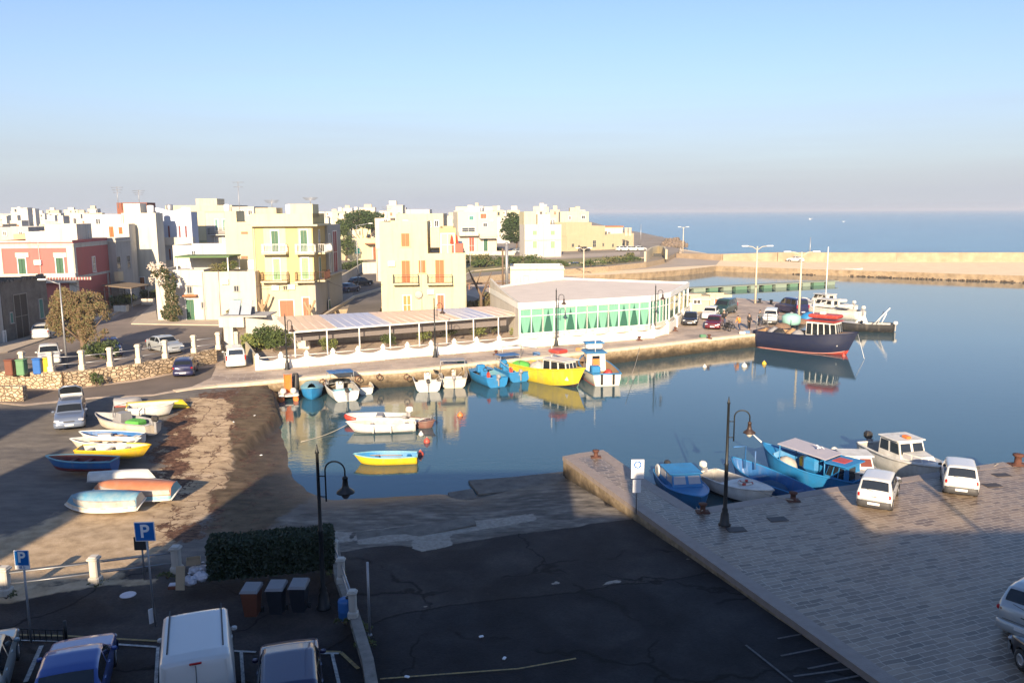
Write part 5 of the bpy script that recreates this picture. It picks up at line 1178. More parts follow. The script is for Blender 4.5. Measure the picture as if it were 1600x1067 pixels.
# parking signs
SBLUE = mat('sign_blue', (.008, .13, .42), .35, amt=.15); SWHT = mat('sign_white', (.78, .78, .78), .4, amt=.1)
def text_mesh(txt, size, m_, name='lettering', bold=0.0):
    cu = bpy.data.curves.new(name, 'FONT'); cu.body = txt; cu.size = size; cu.align_x = 'CENTER'; cu.align_y = 'CENTER'; cu.offset = bold; cu.extrude = .002
    o = bpy.data.objects.new(name, cu); link(o); dg = bpy.context.evaluated_depsgraph_get(); me_ = bpy.data.meshes.new_from_object(o.evaluated_get(dg)); bpy.data.objects.remove(o)
    me_.materials.clear(); me_.materials.append(m_); q = bpy.data.objects.new(name, me_); link(q); return q
def on_face(o, parent, c, an=0):
    o.parent = parent; o.location = c; o.rotation_euler = (math.pi/2, 0, an)
def p_sign(pb, x0, y0, x1, y1, label, lower, lean=0.0, z=1.1, backsign=False):
    b0 = P(*pb, z); c = PY((x0+x1)/2, (y0+y1)/2, b0.y); w_ = (x1-x0)*b0.y/F*1.0; h_ = (y1-y0)*b0.y/F*1.02
    t = thing('parking_sign', label, 'sign', b0); dx = c.x-b0.x; H = c.z-z
    t.rotation_euler = (0, math.atan2(dx, H), 0) if abs(dx) < 1.5 else (0, 0, 0)
    H2 = math.hypot(H, dx)
    MB().tube([(0, 0, 0), (0, 0, H2+h_*.4)], .035, 8).build('post', GREYM, t)
    pl = MB().box((0, -.06, H2), (w_, .02, h_), 0, .0).build('sign_panel', SWHT, t)
    MB().box((0, -.074, H2+(.10*h_ if lower else 0)), (w_*.92, .006, h_*(.76 if lower else .92))).build('blue_field', SBLUE, pl)
    tx = text_mesh('P', h_*(.78 if lower else .95), SWHT, bold=.012); on_face(tx, pl, (0, -.082, H2+(.12*h_ if lower else 0)))
    if lower:
        m = MB()   # little bicycle pictogram on the white strip below
        zz = H2-.38*h_; r_ = h_*.055
        for sx_ in (-1, 1): m.lathe([(r_, 0), (r_, .004), (r_*.7, .004), (r_*.7, 0)], (sx_*r_*1.6, -.078, zz-.01), 12, 'Y', cap=False)
        m.tube([(-r_*1.6, -.076, zz), (-r_*.4, -.076, zz+r_*1.4), (r_*1.2, -.076, zz+r_*1.4), (r_*1.6, -.076, zz)], .006, 4); m.build('pictogram', SBLUE, pl)
    return t, H2, b0
p_sign((49, 1003), 24, 857, 48, 889, 'smaller blue parking sign with a white strip below, by the bicycle rack', True)
t, H2, b0 = p_sign((243, 978), 211, 813, 244, 845, 'larger blue parking sign standing left of the white van', False)
MB().box((-.1, .05, .35), (.22, .02, .5), R(50)).build('lower_plate', SWHT, t)
b0 = P(226, 905, 1.1); t = thing('road_sign', 'black square road sign seen from behind the larger parking sign', 'sign', b0); c = PY(220, 848, b0.y)
MB().tube([(0, 0, 0), (0, 0, c.z-1.1+.5)], .035, 8).build('post', GREYM, t); MB().box((0, -.05, c.z-1.1), (.52, .03, .5)).build('sign_panel', DARKW, t)
b0 = P(994, 803, ZN); c = PY(994, 732, b0.y); t = thing('mooring_sign', 'white notice sign with a blue ring emblem on the pier', 'sign', b0)
H2 = c.z-ZN; MB().tube([(0, 0, 0), (0, 0, H2+.35)], .03, 8).build('post', GREYM, t)
pl = MB().box((.02, -.05, H2), (.56, .02, .85)).build('sign_panel', SWHT, t); MB().box((.0, -.05, H2-.78), (.36, .02, .58)).build('lower_panel', SWHT, t)
MB().lathe([(.17, 0), (.17, .012), (.11, .012), (.11, 0)], (.02, -.078, H2+.2), 20, 'Y', cap=False).build('ring', SBLUE, pl); MB().box((.02, -.066, H2+.2), (.22, .006, .025), M=Matrix.Rotation(R(45), 3, 'Y')).build('slash', SBLUE, pl)
# bins
def wheelie(loc, col, label, rz=0):
    t = thing('wheelie_bin', label, 'bin', loc, rz, 'wheelie bins beside the hedge')
    m = MB(); v = []
    for z, w2, d2 in ((.08, .20, .22), (.95, .27, .32)): v += [(-w2, -d2, z), (w2, -d2, z), (w2, d2, z), (-w2, d2, z)]
    m.add(v, [(0, 3, 2, 1), (4, 5, 6, 7), (0, 1, 5, 4), (1, 2, 6, 5), (2, 3, 7, 6), (3, 0, 4, 7)]); m.build('body', col, t)
    m = MB(); m.add([(-.30, -.36, .955), (.30, -.36, .955), (.30, .36, .955), (-.30, .36, .955), (-.26, -.30, 1.03), (.26, -.30, 1.03), (.26, .30, 1.08), (-.26, .30, 1.08)], [(0, 3, 2, 1), (4, 5, 6, 7), (0, 1, 5, 4), (1, 2, 6, 5), (2, 3, 7, 6), (3, 0, 4, 7)]); m.tube([(-.28, .39, 1.0), (.28, .39, 1.0)], .02, 6); m.build('lid', mat('bin_lid', (.20, .20, .21), .5) if True else col, t)
    for s_ in (-1, 1): MB().lathe([(.1, -.03), (.1, .03)], (s_*.25, .27, .1), 12, 'X').build('wheel', RUBBER, t)
BBR = mat('brown_bin_plastic', (.16, .055, .03), .55); BDK = mat('dark_bin_plastic', (.02, .024, .032), .5)
wheelie(P(395, 962, 1.1), BBR, 'brown wheelie bin, leftmost of the three by the hedge'); wheelie(P(434, 958, 1.1), BDK, 'dark grey wheelie bin in the middle of the three by the hedge'); wheelie(P(469, 955, 1.1), BDK, 'dark wheelie bin nearest the black lamp post')
for i, (x, y, c, lab) in enumerate([(10, 588, BBR, 'brown bin at the left end of the retaining wall'), (28, 588, mat('green_bin', (.12, .26, .13), .5), 'pale green bin by the first cream pillar'), (54, 586, mat('blue_bin', (.02, .12, .40), .5), 'blue bin behind the rail by the white car'), (66, 584.5, mat('yellow_bin', (.60, .38, .02), .5), 'yellow bin beside the blue bin on the upper street')]):
    t = thing('recycling_bin', lab, 'bin', P(x, y, ZT)+Vector((0, .6, 0)), 0, 'bins on the upper street'); MB().box((0, 0, .55), (.6, .6, 1.1), 0, .05).build('body', c, t); MB().box((0, 0, 1.15), (.66, .66, .09), 0, .03).build('lid', c, t)
# rubbish bags
random.seed(3)
def bag(loc, s_, m_, label):
    mm = MB(); vs = []; nn = 10; rows = 6
    for r_ in range(rows+1):
        th = math.pi*r_/rows
        for k in range(nn):
            an = 2*math.pi*k/nn; rad = s_*math.sin(th)*(1+.25*noise.noise(Vector((math.cos(an)*2, math.sin(an)*2, r_+loc[0]*3)))); vs.append((rad*math.cos(an)*1.05, rad*math.sin(an)*.9, s_*.85*(1-math.cos(th))*(.8+.12*noise.noise(Vector((an, r_, loc[1]))))))
    fs = [(r_*nn+k, r_*nn+(k+1) % nn, (r_+1)*nn+(k+1) % nn, (r_+1)*nn+k) for r_ in range(rows) for k in range(nn)]
    mm.add(vs, [f[::-1] for f in fs]); t = thing('rubbish_bag', label, 'bag', loc, 0, 'rubbish by the pillar'); mm.build('sack', m_, t); MB().lathe([(.02, 0), (.03, .04), (.06, .1)], (0, 0, s_*1.45), 6).build('knot', m_, t)
WB = mat('white_bag', (.62, .62, .68), .4, amt=.4, ns=9, bump=.5); CB = mat('cardboard', (.42, .33, .22), .85, amt=.4)
for (x, y, s_, l) in ((297, 914, .26, 'white rubbish bag nearest the leaning boards'), (315, 908, .28, 'large white rubbish bag by the hedge corner'), (306, 897, .24, 'white rubbish bag behind the two in front'), (318, 893, .2, 'small white rubbish bag farthest back by the hedge')): bag(P(x, y, 1.1), s_, WB, l)
t = thing('cardboard_sheet', 'tall leaning cardboard sheet beside the rubbish bags', 'cardboard', P(283, 920, 1.1)); MB().box((0, 0, .42), (.32, .04, .85), M=Matrix.Rotation(R(-12), 3, 'X')).build('sheet', CB, t)
t = thing('wooden_crate', 'open wooden fruit crate on top of the rubbish pile', 'crate', P(303, 888, 1.3)+Vector((0, 0, .2)), R(20))
m = MB(); m.box((0, 0, .02), (.5, .35, .03)); 
for s_ in (-1, 1): m.box((0, s_*.165, .12), (.5, .015, .18)); m.box((s_*.245, 0, .12), (.015, .315, .18))
m.build('slats', CB, t)
t = thing('dirty_tray', 'dark red tray lying left of the leaning cardboard', 'tray', P(273, 918, 1.1)); MB().box((0, 0, .06), (.42, .3, .12), R(10), .02).build('tray', BBR, t); MB().box((0, 0, .14), (.36, .24, .03), R(10)).build('paper', WB, t)
t = thing('paper_sheet', 'pale oval patch of paper lying on the car park ground', 'litter', P(200, 929, 1.1)); MB().lathe([(.28, 0), (.26, .02)], (0, 0, 0), 14).build('sheet', WB, t)
# bicycle rack
bk0 = P(-6, 1000, 1.1); bk1 = P(104, 1004, 1.1); t = thing('bicycle_rack', 'low black iron bicycle rack in front of the striped bay', 'rack', bk0)
d = bk1-bk0; m = MB(); m.tube([(0, 0, .08), (d.x, d.y, .08)], .02, 6); m.tube([(0, 0, .42), (d.x, d.y, .42)], .02, 6); m.build('rails', BLACKM, t)
for k in range(6):
    q = d*((k+.3)/6); MB().tube([(q.x, q.y, .05), (q.x, q.y, .42), (q.x+.18, q.y, .42), (q.x+.18, q.y, .05)], .015, 6).build('hoop', BLACKM, t)
MB().tube([(d.x, d.y, 0), (d.x, d.y, .75)], .05, 8).build('end_post', BLACKM, t)
# painted markings
def stripe(pts, w_, m_, name='road_marking', z=1.12):
    mm = MB(); W3 = [G(*p) for p in pts]
    for i in range(len(W3)-1):
        a, c = W3[i], W3[i+1]; d = (c-a); n_ = Vector((-d.y, d.x, 0)).normalized()*w_/2; k_ = max(1, int(d.length/1.0))
        for k in range(k_):
            p0, p1 = a.lerp(c, k/k_), a.lerp(c, (k+1)/k_)
            vs_ = []
            for q in (p0-n_, p1-n_, p1+n_, p0+n_): vs_.append((q.x, q.y, hgt(q.x, q.y)+.045))
            mm.add(vs_, [(0, 1, 2, 3)])
    return tag(mm.build(name, m_), kind='structure')
stripe([(-40, 999), (110, 1003), (245, 1012)], .10, WPAINT); stripe([(-40, 991), (110, 995), (250, 1003)], .10, YPAINT)
stripe([(362, 1018), (400, 1020)], .1, WPAINT); stripe([(500, 1022), (530, 1022)], .1, WPAINT); stripe([(500, 1019), (532, 1020), (560, 1046)], .12, YPAINT)
stripe([(65, 1010), (40, 1067)], .13, WPAINT); stripe([(90, 1008), (66, 1067)], .13, WPAINT); stripe([(247, 1012), (243, 1080)], .1, WPAINT); stripe([(377, 1020), (381, 1080)], .1, WPAINT); stripe([(519, 1023), (532, 1080)], .1, WPAINT)
stripe([(594, 1062), (700, 1054), (810, 1046), (900, 1030)], .07, YPAINT)
for a, c in (((1215, 999), (1258, 991)), ((1220, 1026), (1290, 1012)), ((1262, 1046), (1322, 1034)), ((1240, 1058), (1336, 1045)), ((1290, 1067), (1352, 1055)), ((1165, 1009), (1238, 1067))): stripe([a, c], .08, mat('faint_white_paint', (.12, .12, .125), .8, col2=(.05, .05, .05), amt=.95, ns=7))
# bollards
def bollard(loc, label, s_=1.0, m_=RUST):
    t = thing('mooring_bollard', label, 'bollard', loc, 0, 'rusty mooring bollards'); MB().lathe([(.28*s_, 0), (.28*s_, .05*s_), (.16*s_, .08*s_), (.15*s_, .38*s_), (.24*s_, .44*s_), (.25*s_, .52*s_), (.1*s_, .56*s_)], (0, 0, 0), 14).build('post', m_, t)
    MB().box((0, 0, .025), (.75*s_, .55*s_, .05), 0, .01).build('base_plate', m_, t)
bollard(P(931, 714, ZN), 'rusty bollard at the outer end of the pier', .75); bollard(P(1098, 800, ZN), 'rusty bollard at the inner corner beside the blue cabin boat', .78); bollard(P(1239, 782, ZN), 'rusty bollard in front of the blue netted boat', .78)
bollard(P(1590, 726, ZN), 'squat rust and green bollard at the far right quay edge', 1.1)
for i, (x, y) in enumerate([(1108, 532), (775, 557), (999, 535), (1055, 520)]): bollard(P(x, y-3, ZQ), 'small bollard on the far quay edge, %s' % ['near the parked maroon car', 'above the yellow fishing boat', 'right of the blue and white fishing boat', 'below the dark parked cars'][i], .8)
for i, (x, y) in enumerate([(1187, 473), (1205, 475)]): bollard(P(x, y, ZQ), '%s of two dark bollards on the back edge of the far pier' % ['left', 'right'][i], 1.1, BLACKM)
for i, (x, y) in enumerate([(1150, 827), (1215, 811), (1550, 758), (1565, 742)]):
    t = thing('drain_cover', 'dark iron drain cover %s' % ['beside the near quay lamp', 'in front of the quay bollard', 'right of the farther white hatchback', 'near the squat bollard at the right edge'][i], 'cover', P(x, y, ZN+.004), R(8), 'iron covers in the quay paving'); MB().box((0, 0, .012), (.8, .5, .02)).build('plate', mat('iron_cover', (.05, .042, .04), .6), t)
# mooring rings / tyres on the far quay face
for i, (x, y) in enumerate([(505, 596), (560, 591), (593, 588), (636, 588)]):
    t = thing('mooring_ring', 'iron mooring ring on the far quay face, %s from the left' % ['first', 'second', 'third', 'fourth'][i], 'ring', P(x, y, ZQ-.35)+Vector((0, -.25, 0)), 0, 'rings on the quay face')
    MB().tube([(.22*math.cos(a_*math.pi/6), 0, .22*math.sin(a_*math.pi/6)) for a_ in range(13)], .04, 6).build('ring', RUST, t); MB().box((0, .12, .2), (.1, .25, .1)).build('staple', RUST, t)
# seagull
def gull(c, s_, lab):
    t = thing('seagull', lab, 'bird', c, R(20)); m = MB()
    m.tube([(-.26*s_, 0, 0), (-.12*s_, 0, .01), (0.05, 0, .02), (.2*s_, 0, .05*s_), (.28*s_, 0, .08*s_), (.34*s_, 0, .07*s_)], [.01, .06*s_, .085*s_, .05*s_, .04*s_, .008], 8)
    for sd_ in (-1, 1):
        for o__, z0_, z1_, z2_ in ((0, .03, .22, .12),):
            v = [(.08*s_, 0, z0_), (-.1*s_, 0, z0_), (-.08*s_, sd_*.35*s_, z1_*s_), (.07*s_, sd_*.35*s_, z1_*s_), (-.1*s_, sd_*.75*s_, z2_*s_), (-.02*s_, sd_*.75*s_, z2_*s_)]
            v2 = [(a, b_, c_+.015) for a, b_, c_ in v]
            m.add(v+v2, [(0, 1, 2, 3), (3, 2, 4, 5), (6, 9, 8, 7), (9, 11, 10, 8), (0, 3, 9, 6), (3, 5, 11, 9), (1, 7, 8, 2), (2, 8, 10, 4), (4, 10, 11, 5)])
    m.build('body', SWHT, t)
gull(PY(1280, 700, 42), .55, 'white gull flying above the blue canopied fishing boat'); gull(PY(1266, 343, 300), 2.0, 'white gull flying far over the open sea'); gull(PY(1318, 347, 320), 1.6, 'second white gull low over the open sea')
# pontoon
pa_, pb_ = P(1072, 453, .4), P(1304, 441, .4); d = pb_-pa_; an = math.atan2(d.y, d.x)
t = thing('pontoon', 'long floating pontoon with green floats and dark gaps behind the far pier', 'pontoon', (pa_.x, pa_.y, 0), an)
MB().box((d.length/2, 0, .72), (d.length, 2.2, .12)).build('deck', mat('pontoon_deck', (.24, .27, .22), .8, amt=.3), t)
GF = mat('green_float', (.10, .20, .13), .7, amt=.4)
for k in range(11): MB().box(((k+.72)*d.length/11.3, 0, .33), (1.9 if k % 3 else 2.6, 2.0, .64)).build('float', GF if k % 2 else mat('pale_float', (.22, .28, .22), .7), t)
MB().box((d.length/2, .3, .42), (d.length-.5, 1.2, .44)).build('dark_beam', DARKW, t)  # dark bar for the black boxes between the floats
# litter on the tarmac
for i, (x, y) in enumerate([(752, 996), (788, 1030), (432, 892), (636, 1059), (408, 712), (398, 650), (365, 660)]):
    t = thing('litter', 'small pale scrap of litter '+['on the middle of the dark tarmac', 'lower down on the dark tarmac', 'beside the wheelie bins', 'near the yellow line at the bottom', 'on the wet brown mud', 'near the top of the wet mud', 'on the pale weedy path'][i], 'litter', G(x, y)+Vector((0, 0, .03)), i*.8, 'scraps of litter'); MB().box((0, 0, .02), (.16, .1, .04), .4, .02).build('scrap', SWHT, t)

CS = mat('slipway_concrete', (.20, .18, .15), .8, col2=(.07, .062, .05), amt=.9, ns=1.6, bump=.5)
def ledge(px, h, name='slipway_ledge'):
    q = [G(*a_) for a_ in px]; zz = sum(a_.z for a_ in q)/len(q); mm = MB(); mm.prism([(a_.x, a_.y) for a_ in q], zz-.5, zz+h); return tag(mm.build(name, CS), kind='structure')
ledge([(732, 757), (800, 750), (880, 741), (886, 756), (812, 765), (748, 774)], .10); ledge([(556, 832), (640, 823), (740, 812), (744, 822), (650, 838), (560, 850)], .05); ledge([(345, 868), (440, 848), (512, 838), (514, 845), (440, 858), (350, 878)], .04)
ledge([(700, 771), (738, 766), (746, 778), (706, 782)], .03)
# ---------------- trees and plants ----------------
def leaf_cloud(name, blobs, n, size, m_, parent, seed=1, flat=0.0, m2=None, droop=0):
    rnd = random.Random(seed); mm = MB(); tot = sum(b[1][0]*b[1][1]*b[1][2] for b in blobs)
    for (c, r) in blobs:
        k = int(n*r[0]*r[1]*r[2]/tot)
        for _ in range(k):
            while True:
                x, y, z = rnd.uniform(-1, 1), rnd.uniform(-1, 1), rnd.uniform(-1, 1); d2 = x*x+y*y+z*z
                if d2 < 1 and d2 > .16 and noise.noise(Vector((c[0]+x*r[0], c[1]+y*r[1], c[2]+z*r[2]))*(1.3/max(.5, r[0]))) > -.22: break
            p = Vector((c[0]+x*r[0], c[1]+y*r[1], c[2]+z*r[2])); s_ = size*rnd.uniform(.6, 1.4)
            a = Vector((rnd.gauss(0, 1), rnd.gauss(0, 1), rnd.gauss(0, 1)-droop)).normalized(); b_ = a.orthogonal().normalized()*(.45 if droop else .7)
            mm.cur = 1 if (m2 and rnd.random() < .4) else 0
            mm.add([p-a*s_*.5, p+b_*s_*.35, p+a*s_*.5, p-b_*s_*.35], [(0, 1, 2, 3)])
    mm.cur = 0
    return mm.build(name, [m_, m2] if m2 else m_, parent)
def branches(root, spec, m_=BARK, name='trunk'):
    m = MB()
    for pts, r_ in spec: m.tube(pts, r_, 7)
    return m.build(name, m_, root)
# ochre tamarisk on the upper street
LEAFO2 = mat('ochre_green_leaf', (.15, .14, .055), .8, amt=.5)
b0 = P(122, 556, ZT)+Vector((0, .8, 0)); t = thing('tamarisk_tree', 'wide ochre brown feathery tree on the upper street above the retaining wall', 'tree', b0)
branches(t, [([(0, 0, 0), (.1, 0, .9), (-.3, .1, 2.2), (-.9, .2, 4.6)], [.28, .22, .14, .04]), ([(.1, 0, .7), (.7, .1, 2.0), (1.5, .1, 4.2)], [.2, .12, .03]), ([(0, 0, .8), (0, .4, 2.4), (.2, .6, 5.4)], [.18, .12, .03]), ([(-.1, 0, 1.2), (-1.2, -.3, 2.4), (-2.2, -.4, 3.8)], [.12, .08, .02]), ([(.3, 0, 1.4), (1.4, -.3, 2.4), (2.3, -.2, 3.4)], [.1, .07, .02])])
_r = random.Random(12); _bl = []
for _ in range(38):
    a_ = _r.uniform(-1, 1); h_ = _r.uniform(.15, 1); lim = math.sqrt(max(.05, 1-(h_-.35)**2*1.6))
    _bl.append(((a_*2.35*lim, _r.uniform(-1.0, 1.0)*lim, .9+4.3*h_), (_r.uniform(.55, .85), _r.uniform(.45, .7), _r.uniform(.6, 1.0))))
leaf_cloud('crown', _bl, 13000, .22, LEAFO, t, 2, m2=LEAFO2, droop=-1.2)
def bush(px, py, z, w_, h, label, m_=LEAF, n=1500, size=.22, cat='bush', m2=None, dy=0, group=None, name='bush'):
    b0 = P(px, py, z)+Vector((0, dy, 0)); t = thing(name, label, cat, b0, 0, group); rnd = random.Random(int(px*7+py))
    bl_ = [((rnd.uniform(-.35, .35)*w_, rnd.uniform(-.2, .2)*w_, h*rnd.uniform(.35, .7)), (w_*.33, w_*.28, h*.34)) for _ in range(6)]
    leaf_cloud('foliage', bl_, n, size, m_, t, int(px), m2=m2)
    branches(t, [([(0, 0, 0), (rnd.uniform(-.2, .2)*w_, 0, h*.5)], [.05, .02]), ([(0, 0, 0), (rnd.uniform(-.3, .3)*w_, .1, h*.6)], [.05, .02]), ([(0, 0, 0), (rnd.uniform(-.3, .3)*w_, -.1, h*.55)], [.04, .02])], name='stem')
    return t
bush(152, 562, ZT, 3.0, 1.6, 'green shrub at the foot of the ochre tree', LEAFD, 1500, .2, m2=LEAF, dy=.6)
bush(425, 553, ZQ, 3.0, 2.7, 'big olive green bush behind the scalloped wall', LEAF, 3500, .2, m2=LEAFD, dy=.9); bush(396, 551, ZQ, 2.4, 1.9, 'yellowish oleander left of the big olive bush', mat('yellow_green_leaf', (.20, .22, .06), .7, amt=.5), 1200, .32, m2=LEAF, dy=1.0)
bush(374, 502, ZT, 2.2, 1.8, 'dark green shrub by the teal door of the beige house', LEAFD, 1600, .22, m2=LEAF)
# climbing plant with pale flowers on the corner house
b0 = P(272, 503, ZT); t = thing('climbing_plant', 'leafy climbing plant with pale blossom on the white corner house front', 'plant', b0+Vector((0, -.5, 0)))
branches(t, [([(0, 0, 0), (-.1, .1, 2), (-.3, .2, 4.2), (-1.0, .2, 6.4)], [.16, .12, .1, .05]), ([(.1, 0, 1.5), (.5, .1, 3.6), (.3, .2, 5.6)], [.08, .06, .03]), ([(-.2, .1, 3), (-1.2, .1, 4.6), (-2.0, .1, 5.8)], [.08, .05, .02])])
leaf_cloud('foliage', [((0, 0, 1.1), (1.2, .6, 1.1)), ((.1, 0, 2.9), (.75, .45, 1.5)), ((.0, 0, 4.5), (.9, .45, 1.2)), ((-1.0, 0, 5.6), (1.0, .4, .8))], 3400, .26, LEAFD, t, 5, m2=mat('dusty_leaf', (.16, .13, .07), .8))
leaf_cloud('blossom', [((-1.2, -.2, 6.2), (1.1, .4, .6)), ((-1.7, -.2, 4.8), (.6, .3, .6)), ((-.6, -.2, 5.0), (.6, .3, .5))], 260, .25, mat('pale_blossom', (.72, .62, .52), .8), t, 6)
# roof plants
t = bush(343, 404, ZT, 1.8, 1.6, 'potted olive shrub on the roof of the beige house', LEAF, 700, .2, m2=LEAFO2); t.location = lb.root.location+Vector((2.2, 2, lb.H-.3))
t = bush(330, 404, ZT, 1.6, 1.2, 'small grey green roof plant beside the potted olive', LEAFO2, 400, .2); t.location = lb.root.location+Vector((.9, 2, lb.H-.3))
# pollarded stumps in front of the yellow house
for i, (x, y) in enumerate([(413, 497), (486, 497)]):
    t = thing('pollarded_tree', '%s bare pollarded tree before the yellow house' % ['larger left', 'smaller right'][i], 'tree', P(x, y, ZT)+Vector((0, -.6, 0)))
    s_ = 1.0 if i == 0 else .75
    branches(t, [([(0, 0, 0), (0, 0, 1.2*s_), (-.5*s_, 0, 2.0*s_), (-.7*s_, 0, 2.6*s_)], [.22, .2, .14, .16]), ([(0, 0, 1.0*s_), (.5*s_, 0, 1.8*s_), (.9*s_, 0, 2.8*s_)], [.18, .12, .13]), ([(0, 0, 1.0*s_), (0, .1, 2.2*s_)], [.15, .13])], mat('pale_bark', (.34, .24, .14), .9, amt=.6, ns=5))
t = thing('bare_tree', 'bare dark tree in the yard right of the pale yellow house', 'tree', P(752, 487, ZQ)+Vector((0, 0, 0)))
branches(t, [([(0, 0, 0), (0, 0, 2.2), (-1.2, 0, 4.6), (-1.6, 0, 5.6)], [.25, .2, .12, .05]), ([(0, 0, 2), (.9, 0, 4), (1.4, 0, 5.2)], [.16, .1, .04]), ([(-.6, 0, 3.4), (-.1, 0, 5.0), (.2, 0, 5.6)], [.08, .06, .03]), ([(.5, 0, 3), (1.6, 0, 4.0)], [.07, .03])])
bush(765, 483, ZQ, 3.4, 2.4, 'dry ochre shrub under the bare dark tree', LEAFO2, 1400, .25, m2=LEAFO); bush(742, 486, ZQ, 2.0, 1.5, 'small ochre shrub left of the dry one', LEAFO2, 700, .22)
t = thing('wooden_planks', 'stack of grey brown planks on trestles behind the bare tree', 'planks', P(765, 452, 1.3)); m = MB()
for k in range(5): m.box((random.uniform(-.4, .4), k*.25, .9+.05*k), (9, .2, .07), R(random.uniform(-2, 2)))
m.build('boards', BARK, t); 
for x in (-3.5, 0, 3.5): MB().box((x, .5, .43), (.12, 1.2, .86)).build('trestle', SHB, t)
# terrace shrubs
for i, (x, y, s_) in enumerate([(512, 553, 1.2), (606, 545, 1.1), (660, 538, 1.3), (702, 532, 1.3), (746, 531, 1.5), (770, 527, 1.4), (805, 527, .9)]):
    bush(x, y-2, ZQ, s_*1.2, s_*1.25, 'terrace shrub behind the scalloped wall, %s from the left' % ['first', 'second', 'third', 'fourth', 'fifth', 'sixth', 'seventh'][i], [MATS['yellow_green_leaf'], LEAF][i % 2], 600, .16, m2=LEAF if i % 2 == 0 else LEAFD, dy=.4, group='shrubs on the terrace')
# umbrella pine and round tree
def tree(px, py, z, H, blobs, label, m_, m2, n, size, name='tree', tr=.3):
    b0 = P(px, py, z); t = thing(name, label, 'tree', b0)
    sp = [([(0, 0, 0), (.05*H, 0, H*.35), (0, 0, H*.6)], [tr, tr*.8, tr*.5])]
    for c, r in blobs: sp.append(([(.03*H, 0, H*.35), (c[0]*.5, c[1]*.5, (H*.35+c[2])*.5), (c[0], c[1], c[2])], [tr*.5, tr*.35, tr*.15]))
    branches(t, sp); leaf_cloud('crown', blobs, n, size, m_, t, int(px), m2=m2); return t
PINE = mat('pine_leaf', (.05, .085, .02), .7, amt=.5, col2=(.02, .04, .01))
b0 = P(568, 402, ZT); k_ = b0.y/F
tree(568, 402, ZT, 9, [((-3.2, 0, 9.6), (4.0, 3.4, 2.3)), ((2.6, 0, 9.8), (4.2, 3.4, 2.5)), ((-.2, .5, 10.8), (4.4, 3, 2.0)), ((4.6, 0, 8.6), (2.2, 2.2, 1.9)), ((-5.2, 0, 8.6), (2.0, 2, 1.8))], 'broad dark umbrella pine over the low yellow house', PINE, LEAFD, 7000, .5, 'umbrella_pine')
tree(541, 408, ZT, 6, [((-.5, 0, 6.0), (2.4, 2, 2.4)), ((.6, 0, 3.4), (2.0, 2, 2.2)), ((-.8, 0, 8), (1.8, 1.6, 1.8))], 'tall dark shrubby tree left of the low yellow house', LEAF, LEAFD, 2600, .4)
tree(806, 395, ZT, 8, [((0, 0, 6.8), (4.4, 4, 4.0)), ((-1.2, 0, 9.4), (3, 3, 2.4)), ((2, 0, 8.4), (2.6, 2.6, 2.6)), ((-2.8, 0, 5.6), (2.2, 2, 2))], 'round dark green tree beside the pale green shuttered house', LEAFD, PINE, 5200, .6)
bush(547, 425, ZT, 7, 2.4, 'clipped dark hedge by the side street wall', LEAFD, 1600, .3, m2=LEAF, cat='hedge', name='hedge'); bush(560, 424, ZT, 6, 2.2, 'dark hedge end below the low yellow house', LEAFD, 1500, .3, cat='hedge', name='hedge')
# green embankment strip with low scrub
sg = [P(x, y, ZT+.02) for x, y in ((722, 428), (800, 422), (880, 418), (950, 414), (1005, 408), (1000, 401), (940, 402), (880, 405), (800, 404), (728, 408))]
GRS = mat('strip_grass', (.17, .17, .055), .95, col2=(.26, .20, .10), amt=.9, ns=.35, bump=.4)
m = MB(); m.add([(p.x, p.y, ZT+.006) for p in sg], [tuple(range(len(sg)))]); tag(m.build('grass_strip', GRS), kind='structure')
random.seed(21)
for i in range(26):
    x = random.uniform(728, 870) if i < 20 else random.uniform(870, 1000); y = random.uniform(408, 421)-(x-730)*.02
    bush(x, y, ZT, random.uniform(3, 6), random.uniform(1.1, 2.0), 'low olive scrub bush on the green strip across the harbour', LEAF if i % 3 else LEAFO2, 380, .45, m2=LEAFD, group='scrub bushes on the green strip')
for i, (x, y) in enumerate([(724, 392), (742, 392), (752, 391), (765, 391), (775, 392)]): bush(x, y+1, ZT, 3, 1.5, 'small garden bush before the cubic villa', LEAFD, 260, .4, group='garden bushes before the cubic villa')
for i, (x, y) in enumerate([(185, 481), (195, 480), (228, 470), (240, 468), (205, 476)]): bush(x, y, ZT, 2.2, 1.6, 'green shrub in a planter along the street behind the pink house', LEAFD, 500, .25, m2=LEAF, group='planter shrubs along the street')
for i, (x, y) in enumerate([(190, 487), (232, 476)]):
    t = thing('planter', '%s white street planter box behind the pink house' % ['near', 'far'][i], 'planter', P(x, y, ZT)); MB().box((0, 0, .4), (1.6, .8, .8), 0, .05).build('box', WHITE, t); MB().box((0, 0, .81), (1.4, .6, .03)).build('soil', BARK, t)
# far vegetation
random.seed(31)
for i in range(10):
    x = random.uniform(150, 680); bush(x, random.uniform(362, 380), ZT, random.uniform(7, 12), random.uniform(4, 7), 'dusty dark tree between the far town houses', LEAFD, 320, .9, m2=LEAF, cat='tree', name='tree', group='trees between the far houses')
for i in range(6):
    x = random.uniform(0, 150); bush(x, random.uniform(368, 384), ZT, random.uniform(6, 9), random.uniform(4, 6), 'dusty garden tree behind the pink house roof', LEAFD, 320, .8, m2=LEAF, cat='tree', name='tree', group='garden trees behind the pink roof')
